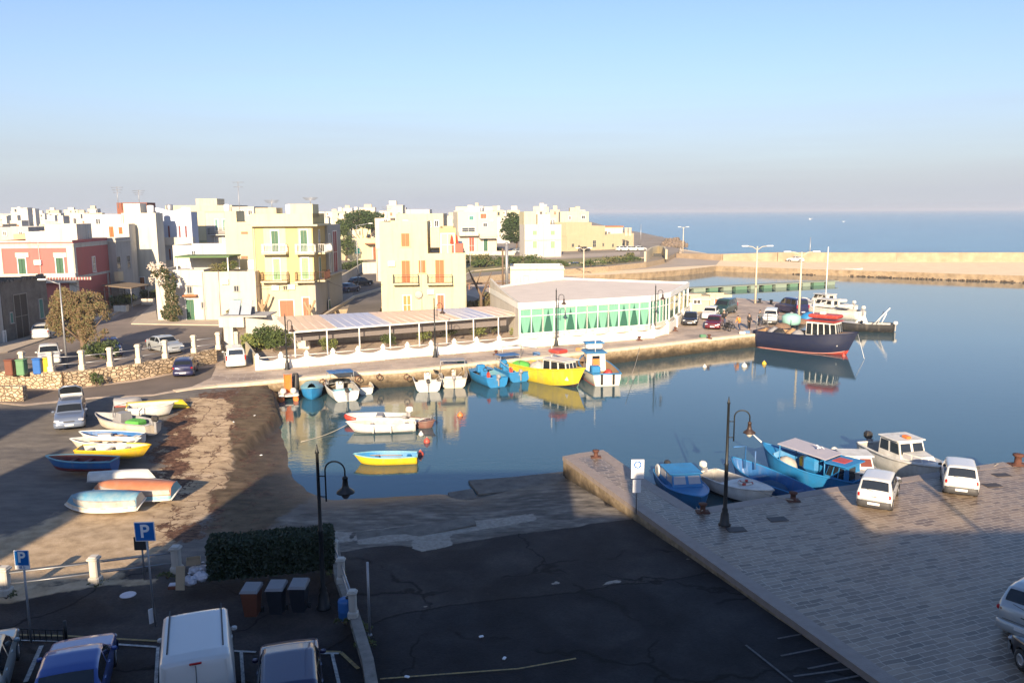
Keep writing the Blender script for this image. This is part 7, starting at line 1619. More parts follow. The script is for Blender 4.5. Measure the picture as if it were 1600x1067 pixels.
def make_hull(root, L, B, D, draft, m_top, m_bot, m_in, pointed=False, rise=.35, floor=.25, rake=.12, deck=None, deck_from=None, gunwale=None, stripe=None, split=.35, n=22, full=.82):
    rows = []; inn = []
    for k in range(n+1):
        t = k/n; b = hb(t, B, pointed, full); tt = abs(2*t-1)**2 if pointed else max(0, (t-.3)/.7)**2
        zs = D*(1+rise*tt); zk = -draft*(1-(abs(2*t-1) if pointed else max(0, (t-.5)/.5))**3)+.0
        def X(z): # raked stem
            fz = (z-zk)/(zs-zk+1e-6); e_ = max(0, (t-.6)/.4)**2; x = -L/2+L*t-rake*L*e_*(1-fz)
            if pointed: e2 = max(0, (.4-t)/.4)**2; x += rake*L*.6*e2*(1-fz)
            return x
        zsplit = zk+(zs-zk)*split
        pts = [(0, zk), (b*.55, lerp(zk, zs, .10)), (b*.86, zsplit), (b*.96, lerp(zsplit, zs, .55)), (b, zs)]
        rows.append([(X(z), -y, z) for y, z in pts[::-1]]+[(X(z), y, z) for y, z in pts[1:]])
        bi = max(0, b-.06); zf = min(zs-.05, max(floor, zk+.08))
        bf = min(bi, b*.80)
        inn.append([(X(zs)*.995, -bi, zs+.002), (X(zf)*.97, -bf*.95, zf), (X(zf)*.97, 0, zf-.01), (X(zf)*.97, bf*.95, zf), (X(zs)*.995, bi, zs+.002)])
    m = MB(); K = len(rows[0]); m.v = [p for r_ in rows for p in r_]; 
    for i in range(n):
        for j in range(K-1):
            m.f.append((i*K+j, i*K+j+1, (i+1)*K+j+1, (i+1)*K+j)); m.m.append(0 if j in (0, 1, K-3, K-2) else 1); m.sm.append(True)
    m.f.append(tuple(range(K))[::-1]); m.m.append(0); m.sm.append(False)
    hl = m.build('hull', [m_top, m_bot], root)
    m = MB(); K = 5; m.v = [p for r_ in inn for p in r_]
    for i in range(n):
        for j in range(4): m.f.append((i*K+j, (i+1)*K+j, (i+1)*K+j+1, i*K+j+1)); m.m.append(0); m.sm.append(False)
    m.f.append((0, 1, 2, 3, 4)); m.m.append(0); m.sm.append(False)
    m.build('interior', m_in, root)
    # gunwale rim
    m = MB(); g = gunwale or m_top
    for s_ in (0, -1): m.tube([rows[i][s_] for i in range(n+1)], .045 if L < 6 else .07, 6)
    if not pointed: m.tube([rows[0][0], rows[0][-1]], .045 if L < 6 else .07, 6)
    m.build('gunwale', g, root)
    if stripe:
        m = MB()
        for s_ in (2, -3): m.tube([(rows[i][s_][0], rows[i][s_][1]*1.012, rows[i][s_][2]) for i in range(1, n)], .03 if L < 8 else .05, 5)
        m.build('boot_stripe', stripe, root)
    if deck is not None:
        m = MB(); a = int(n*deck_from); vs_ = []
        for i in range(a, n+1): p0, p1 = rows[i][0], rows[i][-1]; vs_ += [(p0[0], p0[1]*.99, p0[2]+.008), (p0[0], 0, p0[2]+.05), (p1[0], p1[1]*.99, p1[2]+.008)]
        fs_ = []
        for i in range(n-a): fs_ += [(i*3, i*3+3, i*3+4, i*3+1), (i*3+1, i*3+4, i*3+5, i*3+2)]
        m.add(vs_, fs_); m.build('foredeck', deck, root)
    return rows
def thwart(root, rows, f, z, m_, w_=.22, L=4):
    n = len(rows)-1; r_ = rows[int(f*n)]; b = abs(r_[0][1])-.05
    return MB().box((r_[0][0], 0, z), (w_, 2*b, .04)).build('thwart', m_, root)
def outboard(root, x, z, m_=BBK, s_=1.0, tilt=0, y=0):
    t = MB(); t.box((x-.18*s_, y, z+.32*s_), (.42*s_, .30*s_, .34*s_), 0, .09*s_); o = t.build('outboard_motor', m_, root)
    MB().box((x-.16*s_, y, z-.15*s_), (.16*s_, .10*s_, .72*s_), 0, .03).build('leg', BGY, o); MB().box((x-.02, y, z+.05*s_), (.14, .22*s_, .25*s_)).build('clamp', BGY, o)
    return o
def cabin(root, x0, x1, w0, w1, z0, h, m_, win=3, roof=None, rake=.25, wmat=None, over=.12, name='cabin', front_win=2, inset=.08):
    """box with sloping sides: x0 aft, x1 forward"""
    wmat = wmat or CGLASS
    v = [(x0, -w0/2, z0), (x1, -w1/2, z0), (x1, w1/2, z0), (x0, w0/2, z0), (x0+.03, -w0/2+inset, z0+h), (x1-rake, -w1/2+inset, z0+h), (x1-rake, w1/2-inset, z0+h), (x0+.03, w0/2-inset, z0+h)]
    c = MB().add(v, [(0, 3, 2, 1), (4, 5, 6, 7), (0, 1, 5, 4), (1, 2, 6, 5), (2, 3, 7, 6), (3, 0, 4, 7)]).build(name, m_, root)
    V = [Vector(p) for p in v]
    def face(a, b_, c_, d_, n_, lo=.42, hi=.9, g=.1):
        nn = ((b_-a).cross(d_-a)).normalized()*.012
        for k in range(n_):
            u0, u1 = (k+g)/n_, (k+1-g)/n_
            q = [a.lerp(b_, u0).lerp(d_.lerp(c_, u0), lo), a.lerp(b_, u1).lerp(d_.lerp(c_, u1), lo), a.lerp(b_, u1).lerp(d_.lerp(c_, u1), hi), a.lerp(b_, u0).lerp(d_.lerp(c_, u0), hi)]
            mm = MB(); mm.add([p+nn for p in q]+[p-nn for p in q], [(0, 1, 2, 3), (7, 6, 5, 4), (0, 4, 5, 1), (1, 5, 6, 2), (2, 6, 7, 3), (3, 7, 4, 0)]); mm.build('window', wmat, c)
    if win: face(V[0], V[1], V[5], V[4], win); face(V[2], V[3], V[7], V[6], win)
    if front_win: face(V[1], V[2], V[6], V[5], front_win)
    if win: face(V[3], V[0], V[4], V[7], 1, .3, .85, .3)
    if roof: MB().box(((x0+x1-rake)/2, 0, z0+h+.035), (x1-rake-x0+over*2, max(w0, w1)-2*inset+over*2, .07), 0, .03).build('roof', roof, root)
    return c
def boat_at(stern, bow, z, label, cat='boat', group=None, name='boat', L=None, zoff=0.0):
    a, b_ = P(*stern, z), P(*bow, z); c = (a+b_)/2; t = thing(name, label, cat, (c.x, c.y, z+zoff), heading(a, b_), group)
    return t, (b_-a).length if L is None else L
def rowboat(stern, bow, z, label, top, bot, inn, B=1.45, D=.52, draft=.10, thw=3, flip=False, gun=None, pointed=False, twood=None, L=None, oars=False, motor=None, zoff=0, heel=0, rise=.22, group=None, name='rowing_boat', split=.3, full=.72, stripe=None, cat='boat'):
    t, L = boat_at(stern, bow, z, label, cat, group, name, L, zoff)
    rows = make_hull(t, L, B, D, draft, top, bot, inn, pointed=pointed, rise=rise, floor=.06, gunwale=gun, split=split, full=full, stripe=stripe)
    for k in range(thw): thwart(t, rows, .18+.5*k/max(1, thw-1), D*.72, twood or inn)
    if oars:
        for s_ in (-1, 1): MB().tube([(-L*.25, s_*.2, D*.8), (L*.25, s_*.28, D*.82)], .025, 6).build('oar', BWD, t)
    if motor: outboard(t, -L/2, D*.8, motor, .9)
    if flip: t.rotation_euler = (math.pi+R(heel), 0, t.rotation_euler.z); t.location.z = z+D*.98+zoff
    elif heel: t.rotation_euler = (R(heel), 0, t.rotation_euler.z)
    return t, rows, L
def gz(px, py): return G(px, py).z
# --- beached boats ---
z = 1.12
t, rows, L = rowboat((228, 694), (118, 690), 1.2, 'white rowing boat with a blue interior, beached behind the plain cream one', BW1, BW1, BBL, oars=True, L=3.9, twood=BW1, gun=BW1)
MB().box((.2, .1, .5), (.7, .5, .16), .3, .04).build('white_cushion', BW1, t)
rowboat((219, 702), (108, 702), 1.18, 'plain cream rowing boat beached between the blue lined and the yellow boats', BCR, BCR, BWINT, oars=True, L=3.9, gun=BW1)
t, rows, L = rowboat((125, 714), (236, 712), 1.16, 'bright yellow rowing boat beached with two tyres over its side', BYE, BYE, BWINT, L=3.95, gun=BYE, pointed=False)
for k in (-.6, .25): 
    MB().tube([(k+.2*math.cos(a*math.pi/6), .72, .40+.2*math.sin(a*math.pi/6)) for a in range(13)], .05, 6).build('tyre_fender', TYRE, t)
rowboat((184, 733), (70, 731), 1.1, 'blue rowing boat with a dark red bottom, beached nearest the open concrete', BBL, BMR, BMR, B=1.3, D=.55, draft=.12, L=3.8, gun=BPB, split=.42)
rowboat((144, 750), (241, 744), 1.05, 'small upturned white dinghy with one blue patch behind the terracotta hull', BW1, BW1, BWINT, B=1.05, D=.42, draft=.05, L=3.2, flip=True, gun=BGY, heel=-8)
rowboat((272, 772), (140, 768), 1.0, 'upturned boat with a terracotta bottom and pale blue topsides', BPB, BTC, BWINT, B=1.5, D=.50, draft=.08, L=4.4, flip=True, gun=BW1, heel=-16, split=.66, rise=.1)
rowboat((219, 789), (98, 788), 1.02, 'upturned boat with a sky blue bottom and cream topsides, lowest of the beached boats', BCR, mat('worn_blue_bottom', (.05, .22, .36), .6, col2=(.26, .34, .36), amt=.9, ns=2.2), BWINT, B=1.35, D=.5, draft=.08, L=3.65, flip=True, gun=BW1, heel=-16, split=.72, rise=.1)
t, rows, L = rowboat((254, 679), (138, 660), 1.15, 'long cream speedboat on the slipway with green gear and a tall console', BCR, BCR, BGY, B=1.7, D=.6, draft=.12, L=5.3, thw=1, gun=BGY, stripe=None)
cabin(t, -.3, .7, .9, .7, .3, .75, BGY, 0, rake=.35, front_win=1); MB().box((-1.2, .1, .5), (1.0, .9, .4), .2, .1).build('green_net', BGN, t); outboard(t, -L/2, .6, BBK, 1.1); MB().tube([(.3, -.5, .8), (.2, -.5, 1.5), (.2, .5, 1.5), (.3, .5, .8)], .03, 6).build('rail', GREYM, t)
rowboat((202, 650), (272, 646), 1.2, 'small white tender behind the long cream speedboat', BW1, BW1, BWINT, B=1.4, D=.6, L=2.9, thw=2)
t, rows, L = rowboat((206, 640), (290, 634), 1.25, 'narrow bright yellow upturned hull below the quay road', BLE, BLE, BWINT, B=1.0, D=.5, draft=.05, L=4.0, flip=True, gun=BLE, heel=-16, split=.5)
rowboat((188, 632), (216, 630), 1.3, 'small grey upturned dinghy left of the yellow upturned hull', BGY, BGY, BWINT, B=1.2, D=.45, draft=.05, L=1.9, flip=True, gun=BRD)
# --- moored at the near side of the far quay ---
t, L = boat_at((452, 633), (450, 612), 0, 'white and orange pedal boat with a tall orange slide', 'pedal boat', None, 'pedal_boat', 2.6)
for s_ in (-1, 1):
    m = MB(); m.tube([(-1.3, s_*.55, .12), (-1.0, s_*.55, .12), (.9, s_*.55, .12), (1.35, s_*.55, .30)], [.16, .24, .24, .08], 10); f = m.build('float', BOR, t)
    MB().box((0, s_*.55, .42), (2.2, .46, .16), 0, .06).build('deck', BW1, f); MB().box((-.5, s_*.38, .70), (.5, .42, .42), 0, .12).build('seat', BW1, t)
MB().box((0, 0, .36), (1.8, .9, .1)).build('platform', BW1, t)
m = MB(); m.box((.1, 0, 1.15), (.12, .52, 1.5), M=Matrix.Rotation(R(-12), 3, 'Y')); m.box((.1, -.27, 1.18), (.22, .05, 1.6), M=Matrix.Rotation(R(-12), 3, 'Y')); m.box((.1, .27, 1.18), (.22, .05, 1.6), M=Matrix.Rotation(R(-12), 3, 'Y')); m.build('slide', BOR, t)
MB().lathe([(.25, 0), (.28, .3), (.28, 1.2), (.2, 1.35)], (.9, -.62, .45), 12).build('black_drum', BBK, t)
t, L = boat_at((489, 608), (487, 632), 0, 'small sky blue boat under a pale blue cover', 'boat', None, 'covered_boat', 3.1)
rows = make_hull(t, L, 1.7, .75, .15, BLB, BLB, BLB, gunwale=BPB)
m = MB(); vs_ = []; n_ = 10
for k in range(n_+1):
    r_ = rows[int(k*22/n_*.93)]; vs_ += [(r_[0][0], r_[0][1]*1.05, r_[0][2]+.05), (r_[0][0], r_[0][1]*.6, r_[0][2]+.30), (r_[0][0], 0, r_[0][2]+.38), (r_[0][0], -r_[0][1]*.6, r_[0][2]+.30), (r_[0][0], -r_[0][1]*1.05, r_[0][2]+.05)]
m.add(vs_, [(k*5+j, (k+1)*5+j, (k+1)*5+j+1, k*5+j+1) for k in range(n_) for j in range(4)], True); m.build('cover', BPB, t)
def motorboat(stern, bow, z, label, hullm=BW1, inn=BWINT, B=1.9, D=.8, L=None, motor=BBK, screen=True, bimini=None, cushions=None, deckf=.55, console=True, stripe=None, deckm=None, group=None, ms=1.0, zoff=0):
    t, L = boat_at(stern, bow, z, label, 'boat', group, 'motorboat', L, zoff)
    rows = make_hull(t, L, B, D, .2, hullm, hullm, inn, gunwale=hullm, deck=deckm or hullm, deck_from=deckf, full=.86, stripe=stripe)
    if console: MB().box((L*.02, 0, D*.85), (.5, .6, D*.9), 0, .08).build('console', hullm, t); MB().tube([(L*.02-.32, .16*math.cos(a*math.pi/5), D*1.25+.16*math.sin(a*math.pi/5)) for a in range(11)], .02, 5).build('steering_wheel', BBK, t)
    if screen:
        x = -L/2+L*deckf-.02; w_ = B*.38; zz = rows[int(22*deckf)][0][2]
        MB().add([(x, -w_, zz), (x+.25, -w_*.6, zz+.02), (x+.25, w_*.6, zz+.02), (x, w_, zz), (x-.12, -w_*.95, zz+.36), (x+.08, -w_*.5, zz+.42), (x+.08, w_*.5, zz+.42), (x-.12, w_*.95, zz+.36)], [(0, 1, 5, 4), (1, 2, 6, 5), (2, 3, 7, 6), (4, 5, 1, 0), (5, 6, 2, 1), (6, 7, 3, 2)]).build('windscreen', CGLASS, t)
    for k, f in enumerate((.12, .34)): MB().box((-L/2+L*f, 0, D*.62), (.45, B*.66, .22), 0, .06).build('seat', cushions or BW1, t)
    if bimini:
        MB().box((-L*.05, 0, D+1.15), (1.3, B*.85, .06), 0, .03).build('bimini', bimini, t)
        m = MB()
        for s_ in (-1, 1):
            m.tube([(-L*.05-.3, s_*B*.44, D), (-L*.05-.6, s_*B*.42, D+1.15)], .02, 5); m.tube([(-L*.05+.3, s_*B*.44, D), (-L*.05+.6, s_*B*.42, D+1.15)], .02, 5)
        m.build('bimini_frame', GREYM, t)
    if motor: outboard(t, -L/2, D*.75, motor, ms)
    m = MB(); 
    n_ = 22; pts = [(rows[i][0][0], rows[i][0][1]*.92, rows[i][0][2]+.28) for i in range(14, n_+1)]+[(rows[i][-1][0], rows[i][-1][1]*.92, rows[i][-1][2]+.28) for i in range(n_, 13, -1)]
    m.tube(pts, .016, 5)
    for i in (14, 17, 20): 
        for e_ in (0, -1): m.tube([(rows[i][e_][0], rows[i][e_][1]*.92, rows[i][e_][2]), (rows[i][e_][0], rows[i][e_][1]*.92, rows[i][e_][2]+.28)], .014, 4)
    m.build('bow_rail', GREYM, t)
    return t, rows, L
motorboat((549, 634), (516, 600), 0, 'white motorboat with a folded blue bimini and a black outboard', L=5.4, B=2.3, cushions=BPB, bimini=BBL)
rowboat((578, 621), (552, 599), 0, 'round nosed white rowing boat beside the blue bimini motorboat', BW1, BW1, BCR, B=1.6, D=.55, thw=3, L=3.6, twood=BWD)
motorboat((670, 622), (667, 583), 0, 'white motorboat with upright chairs moored stern out, left of the cream one', L=5.6, motor=BBK, B=2.45)
motorboat((711, 616), (704, 578), 0, 'cream motorboat with a small grey canopy, right of the white motorboat', hullm=BCR, L=5.6, motor=BGY, B=2.45, bimini=BGY)
for st, bw, lab, b2 in (((780, 606), (735, 586), 'sky blue open fishing boat with a high helm, nearer the cream motorboat', None), ((816, 598), (768, 578), 'sky blue fishing boat with a blue awning beside the yellow trawler', BBL)):
    t, rows, L = motorboat(st, bw, 0, lab, hullm=BLB, inn=BPB, B=2.2, D=.85, L=5.6, motor=BGY, screen=False, cushions=BLB, bimini=b2, group=None)
    MB().lathe([(.28, -.06), (.33, 0), (.28, .06), (.18, .06), (.18, -.06)], (-L/2+.3, .7, 1.0), 14, 'Y').build('fender_ring', BRD, t); MB().box((L*.05, .2, 1.1), (.6, .7, .7), 0, .1).build('helm_box', BLB, t)
def trawler(stern, bow, z, label, hull, bot, L, B, D, cab, roofm, inn=BWD, draft=.4, stripe=None, cabx=(.0, .28), cabh=1.9, extra=None, gun=None, win=3, name='fishing_boat', deckf=.72, mast=True, split=.3, cabw=.62, rise=.5, zoff=0):
    t, L = boat_at(stern, bow, z, label, 'fishing boat', None, name, L, zoff)
    rows = make_hull(t, L, B, D, draft, hull, bot, inn, gunwale=gun or hull, rise=rise, floor=D*.45, deck=inn, deck_from=deckf, stripe=stripe, split=split, full=.8, rake=.10)
    if cab: cabin(t, cabx[0]*L, cabx[1]*L, B*cabw, B*cabw*.8, D*.5, cabh+D*.5, cab, win, roofm, rake=.35, over=.18, front_win=3)
    if mast: MB().tube([(cabx[0]*L+.3, 0, D+cabh), (cabx[0]*L+.3, 0, D+cabh+2.0)], .04, 6).build('mast', WFR, t)
    return t, rows, L
t, rows, L = trawler((802, 583), (905, 606), 0, 'bright yellow fishing boat with a white wheelhouse and a red hatch on its roof', BLE, BBK, 9.8, 2.7, 1.15, BW1, BW1, cabx=(.06, .36), cabh=.95, gun=BLE, split=.22, stripe=None, deckf=.86)
MB().box((.17*L, 0, 2.78), (1.3, 1.2, .3), 0, .1).build('red_hatch', BRD, t)
random.seed(8)
def netpile(root, c, r_, m_, nm='net'):
    mm = MB(); nn = 12; vs_ = []
    for k in range(5):
        for a in range(nn): an = 2*math.pi*a/nn; rr = r_[0]*math.cos(k*math.pi/8.2)*(1+.22*noise.noise(Vector((a, k, c[0]*3)))); vs_.append((c[0]+rr*math.cos(an), c[1]+rr*math.sin(an)*r_[1]/r_[0], c[2]+r_[2]*math.sin(k*math.pi/8.2)*(1+.2*noise.noise(Vector((a*2, k, c[1]))))))
    mm.add(vs_, [(k*nn+a, k*nn+(a+1) % nn, (k+1)*nn+(a+1) % nn, (k+1)*nn+a) for k in range(4) for a in range(nn)]+[tuple(4*nn+a for a in range(nn))], True); return mm.build(nm, m_, root)
netpile(t, (-.33*L, 0, .8), (1.0, .8, .5), BGN, 'green_net'); netpile(t, (-.13*L, .3, .7), (.9, .7, .8), BWINT, 'gear_pile'); MB().lathe([(.3, 0), (.33, .5), (.25, .7)], (-.02*L, .7, .7), 10).build('barrel', BOR, t)
m = MB(); m.tube([(-.45*L, -1.1, 1.3), (-.45*L, -1.1, 2.5), (-.45*L, 1.1, 2.5), (-.45*L, 1.1, 1.3)], .05, 6); m.tube([(-.45*L, 0, 2.5), (-.1*L, 0, 2.7)], .05, 6); m.build('gantry', GREYM, t)
t, rows, L = trawler((953, 606), (913, 574), 0, 'white fishing boat with blue rails and a red boot line, stern to the camera', BW1, BRD, 7.6, 2.9, 1.0, BW1, BLB, cabx=(.02, .28), cabh=1.1, gun=BLB, split=.28, stripe=BRD)
netpile(t, (-.28*L, -.5, .6), (.55, .4, .5), BRD, 'red_net'); MB().box((-.2*L, .5, 1.0), (.9, .8, .6), 0, .08).build('fish_crate', BLB, t); MB().box((.16*L, 0, 2.62), (1.1, 1.5, .45), 0, .1).build('upper_cabin', BW1, t); MB().box((.16*L, 0, 2.92), (1.3, 1.7, .08)).build('upper_roof', BLB, t)
for s_ in (-.5, .5): MB().tube([(-L/2-.12, s_, 1.0), (-L/2-.12, s_, .15)], .10, 8).build('tyre_fender', TYRE, t)
MB().box((.015*L, -.0, 1.1), (.06, .6, 1.0)).build('cabin_door', BOR, t)
# rafted small boats in the basin
t, L = boat_at((633, 658), (545, 660), 0, 'white inflatable boat with a red nose and a white engine cover', 'boat', None, 'inflatable_boat', 4.1)
m = MB()
pts = [(-L/2, -.7, .30), (0, -.75, .30), (L*.3, -.6, .34), (L*.47, -.2, .45), (L*.5, 0, .48), (L*.47, .2, .45), (L*.3, .6, .34), (0, .75, .30), (-L/2, .7, .30)]
m.tube(pts, [.16, .22, .22, .2, .19, .2, .22, .22, .16], 10); tb = m.build('tube', BW1, t)
m = MB(); m.tube([(p[0]+.02, p[1]*1.02, p[2]-.03) for p in pts[2:7]], [.225, .226, .21, .226, .225], 10); m.build('nose_wrap', BRD, tb)
MB().box((-.2, 0, .18), (L*.8, 1.2, .1)).build('floor', BWINT, t); MB().box((-.2, 0, .45), (.5, 1.0, .2), 0, .05).build('seat', BGY, t); outboard(t, -L/2, .45, BW1, 1.2)
t, rows, L = rowboat((645, 672), (546, 675), 0, 'long white open boat lying in front of the inflatable', BW1, BW1, BWINT, B=1.5, D=.58, L=4.6, thw=2, gun=BW1, stripe=BGY)
for f in (-.15, .1): MB().tube([(f*L, .88, .55), (f*L, .9, .1)], .05, 6).build('fender', BW1, t)
motorboat((640, 664), (674, 668), 0, 'small brown hulled dinghy with a chrome motor beside the long white boat', hullm=bp_('brown', (.20, .10, .08)), L=2.3, B=1.2, D=.4, screen=False, console=False, motor=BGY, ms=.7)
rowboat((652, 722), (553, 724), 0, 'yellow rowing boat with a blue interior floating in the middle of the basin', BYE, BYE, BLB, B=1.35, D=.48, L=3.7, thw=2, gun=BPB, oars=True)
def buoy(px, py, m_, label, r_=.22):
    t = thing('mooring_buoy', label, 'buoy', P(px, py, 0), 0, 'mooring buoys'); MB().lathe([(.02, -r_*.8), (r_*.7, -r_*.6), (r_, 0), (r_*.75, r_*.65), (r_*.25, r_), (.05, r_*1.25)], (0, 0, 0.05), 12).build('float', m_, t); MB().tube([(.06*math.cos(a*math.pi/4), 0, r_*1.35+.06*math.sin(a*math.pi/4)) for a in range(9)], .015, 4).build('eye', GREYM, t)
buoy(667, 691, BRD, 'red buoy nearer the small brown dinghy'); buoy(657, 711, BRD, 'red buoy beside the stern of the yellow rowing boat'); buoy(658, 680, BW1, 'white buoy between the long white boat and the red buoy', .18); buoy(719, 650, BOR, 'orange buoy off the two sky blue boats'); buoy(1101, 574, BW1, 'white buoy off the far quay, leftmost of three', .2); buoy(1163, 573, BW1, 'larger white buoy off the far quay beside the yellow one', .28); buoy(1194, 569, BYE, 'yellow buoy off the stern of the navy fishing boat'); buoy(1318, 557, BRD, 'red buoy under the bow of the navy fishing boat', .2)
# --- near quay boats ---
t, L = boat_at((1050, 760), (1088, 800), 0, 'sky blue cabin boat under the pier corner with two square front windows', 'boat', None, 'cabin_boat', 5.2)
rows = make_hull(t, L, 2.1, .75, .25, BLB, BLB, BLB, gunwale=BLB, deck=BLB, deck_from=.5); cabin(t, -L*.26, L*.14, 1.75, 1.6, .65, .72, BLB, 2, BLB, rake=.45, wmat=mat('pale_curtain_glass', (.40, .40, .42), .3), over=.06)
outboard(t, -L/2, .7, BBK, 1.0); MB().lathe([(.3, -.06), (.34, 0), (.3, .06), (.18, .06), (.18, -.06)], (-L*.36, -.8, .95), 14, 'Y').build('fender_ring', BW1, t)
t, L = boat_at((1122, 766), (1184, 790), 0, 'white open boat with a red and white life ring on its foredeck', 'boat', None, 'motorboat', 4.6)
rows = make_hull(t, L, 1.75, .8, .2, BW1, BBK, BWINT, gunwale=BW1, deck=BW1, deck_from=.45, split=.4); outboard(t, -L/2, .8, BW1, 1.0)
rg = MB().tube([(.3*math.cos(a*math.pi/10), .3*math.sin(a*math.pi/10), 0) for a in range(21)], .075, 8).build('life_ring', BW1, t); rg.location = (.5, 0, .95)
for k in range(4):
    a0 = k*math.pi/2+.3; q = MB().tube([(.3*math.cos(a0+b_*.13), .3*math.sin(a0+b_*.13), 0) for b_ in range(5)], .08, 8).build('red_band', BRD, rg)
t, rows, L = rowboat((1235, 784), (1160, 752), 0, 'low blue open boat full of nets between the white boat and the canopied boat', BBL, BBL, BBL, B=1.9, D=.8, L=5.4, thw=2, gun=BLB, rise=.4)
netpile(t, (-.1*L, 0, .25), (.9, .6, .45), mat('dark_blue_net', (.02, .08, .16), .9, amt=.8, ns=9), 'net'); m = MB(); m.tube([(.3*L, 0, .8), (.3*L, 0, 2.0), (.3*L-.1, .9, 2.1)], .04, 6); m.tube([(.22*L, -.3, .8), (.22*L, -.3, 1.8)], .04, 6); m.build('net_hauler', BBL, t)
t, rows, L = trawler((1312, 768), (1216, 742), 0, 'sky blue fishing boat with a large grey sloping canopy', BLB, BLB, 5.8, 2.2, .95, BLB, BLB, cabx=(-.42, -.2), cabh=.65, inn=BLB, mast=False, gun=BLB, deckf=.86, rise=.7, split=.4, cabw=.75)
cn = MB(); cn.add([(-.24*L, -.85, 1.75), (.24*L, -.85, 2.0), (.24*L, .85, 2.0), (-.24*L, .85, 1.75), (-.24*L, -.85, 1.8), (.24*L, -.85, 2.05), (.24*L, .85, 2.05), (-.24*L, .85, 1.8)], [(0, 3, 2, 1), (4, 5, 6, 7), (0, 1, 5, 4), (1, 2, 6, 5), (2, 3, 7, 6), (3, 0, 4, 7)]); cn.build('canopy', mat('grey_tarpaulin', (.40, .38, .42), .6, amt=.4, ns=2), t)
for x, zz in ((-.23, 1.76), (.22, 1.99)):
    for s_ in (-1, 1): MB().tube([(x*L, s_*.8, .8), (x*L, s_*.8, zz)], .035, 6).build('canopy_post', BLB, t)
MB().box((-.04*L, 0, 1.15), (.9, .8, .8), 0, .15).build('engine_box', BLB, t); MB().lathe([(.2, 0), (.22, .4), (.15, .5)], (.12*L, -.6, .7), 10).build('yellow_tub', BYE, t); netpile(t, (.22*L, .1, .6), (.6, .6, .6), BWINT, 'net_pile'); MB().box((-.32*L, 0, 1.66), (.7, .8, .08)).build('red_hatch', BRD, t)
MB().tube([(L*.47, 0, 1.5), (L*.62, 0, 2.0)], .04, 6).build('bow_pole', WFR, t)
t, L = boat_at((1318, 738), (1350, 772), 0, 'small white cabin boat with reddish windows between the canopied boat and the cruiser', 'boat', None, 'cabin_boat', 4.8)
rows = make_hull(t, L, 2.0, .9, .2, BW1, BBK, BWINT, gunwale=BW1, deck=BW1, deck_from=.5, split=.35); cabin(t, -L*.15, L*.22, 1.7, 1.5, .85, .75, BW1, 2, BW1, rake=.5, wmat=mat('reddish_glass', (.16, .05, .035), .15), over=.05)
MB().lathe([(.02, -.2), (.15, -.12), (.2, 0), (.15, .14), (.02, .2)], (-L*.35, -.6, 1.3), 12).build('round_fender', BW1, t)
t, L = boat_at((1372, 722), (1462, 762), 0, 'white cabin cruiser with a tall square wheelhouse behind the two hatchbacks', 'boat', None, 'cabin_cruiser', 6.2)
rows = make_hull(t, L, 2.2, 1.0, .3, BW1, BBK, BWINT, gunwale=BW1, deck=BW1, deck_from=.42, split=.30, stripe=BGY); cabin(t, -L*.20, L*.10, 1.75, 1.65, .8, 1.15, BW1, 2, BW1, rake=.4, over=.1); cabin(t, L*.08, L*.30, 1.5, .9, .95, .5, BW1, 2, None, rake=.3, wmat=mat('pale_curtain_glass', (.40, .40, .42), .3), name='fore_cabin')
outboard(t, -L/2, .95, BBK, 1.3); MB().box((-L*.02, 0, 2.1), (.5, .3, .14), 0, .05).build('orange_light', BOR, t)
# --- far quay boats ---
t, rows, L = trawler((1200, 541), (1322, 554), 0, 'navy blue fishing boat with a white wheelhouse and bright red roof', BNV, BRD, 10.4, 3.6, 1.75, BW1, BRD, cabx=(.03, .34), cabh=1.5, gun=BNV, split=.2, stripe=bp_('pale_red', (.5, .2, .16)), win=5, deckf=.82, rise=.35)
MB().box((.18*L, 0, 3.75), (3.0, 1.8, .35), 0, .12).build('roof_box', BRD, t); MB().box((.16*L, -.2, 4.05), (.6, .5, .3), 0, .08).build('radar', BW1, t)
for k, mm_ in enumerate((BGY, BBK, BWD, BGY)): netpile(t, (-.36*L+k*1.0, (-1)**k*.4, 1.1), (.8, .7, 1.0), mm_, 'gear_pile')
m = MB(); m.tube([(.5*L, -.1, 2.2), (.62*L, -1.6, .05)], .02, 4); m.build('mooring_line', WFR, t)
m = MB(); m.tube([(-.47*L, -1.3, 1.9), (-.47*L, -1.3, 3.4), (-.47*L, 1.3, 3.4), (-.47*L, 1.3, 1.9)], .05, 6); m.build('gantry', GREYM, t)
for i, (st, bw, lab, hm) in enumerate([((1334, 498), (1258, 490), 'white motor yacht with portholes berthed beyond the navy boat', BW1), ((1326, 489), (1256, 480), 'second white motor yacht farther out behind the first', BW1)]):
    t, L = boat_at(st, bw, 0, lab, 'boat', None, 'motor_yacht', 9.5); rows = make_hull(t, L, 2.7, 1.05, .3, hm, hm, BWINT, gunwale=hm, deck=hm, deck_from=.4); cabin(t, -L*.1, L*.22, 2.1, 1.6, 1.3, 1.0, hm, 3, hm, rake=.7); outboard(t, -L/2, 1.2, BW1, 1.3)
    MB().box((-L*.25, 0, 1.6), (1.4, 1.8, .4), 0, .1).build('cockpit_seat', BW1, t)
t, L = boat_at((1312, 492), (1268, 480), 0, 'slim sailing boat with a tall bare white mast', 'boat', None, 'sailing_boat', 7.5); rows = make_hull(t, L, 2.2, 1.0, .3, BW1, BW1, BWINT, gunwale=BW1, deck=BW1, deck_from=.3); cabin(t, -L*.05, L*.2, 1.4, 1.0, 1.0, .45, BW1, 2, None, rake=.3)
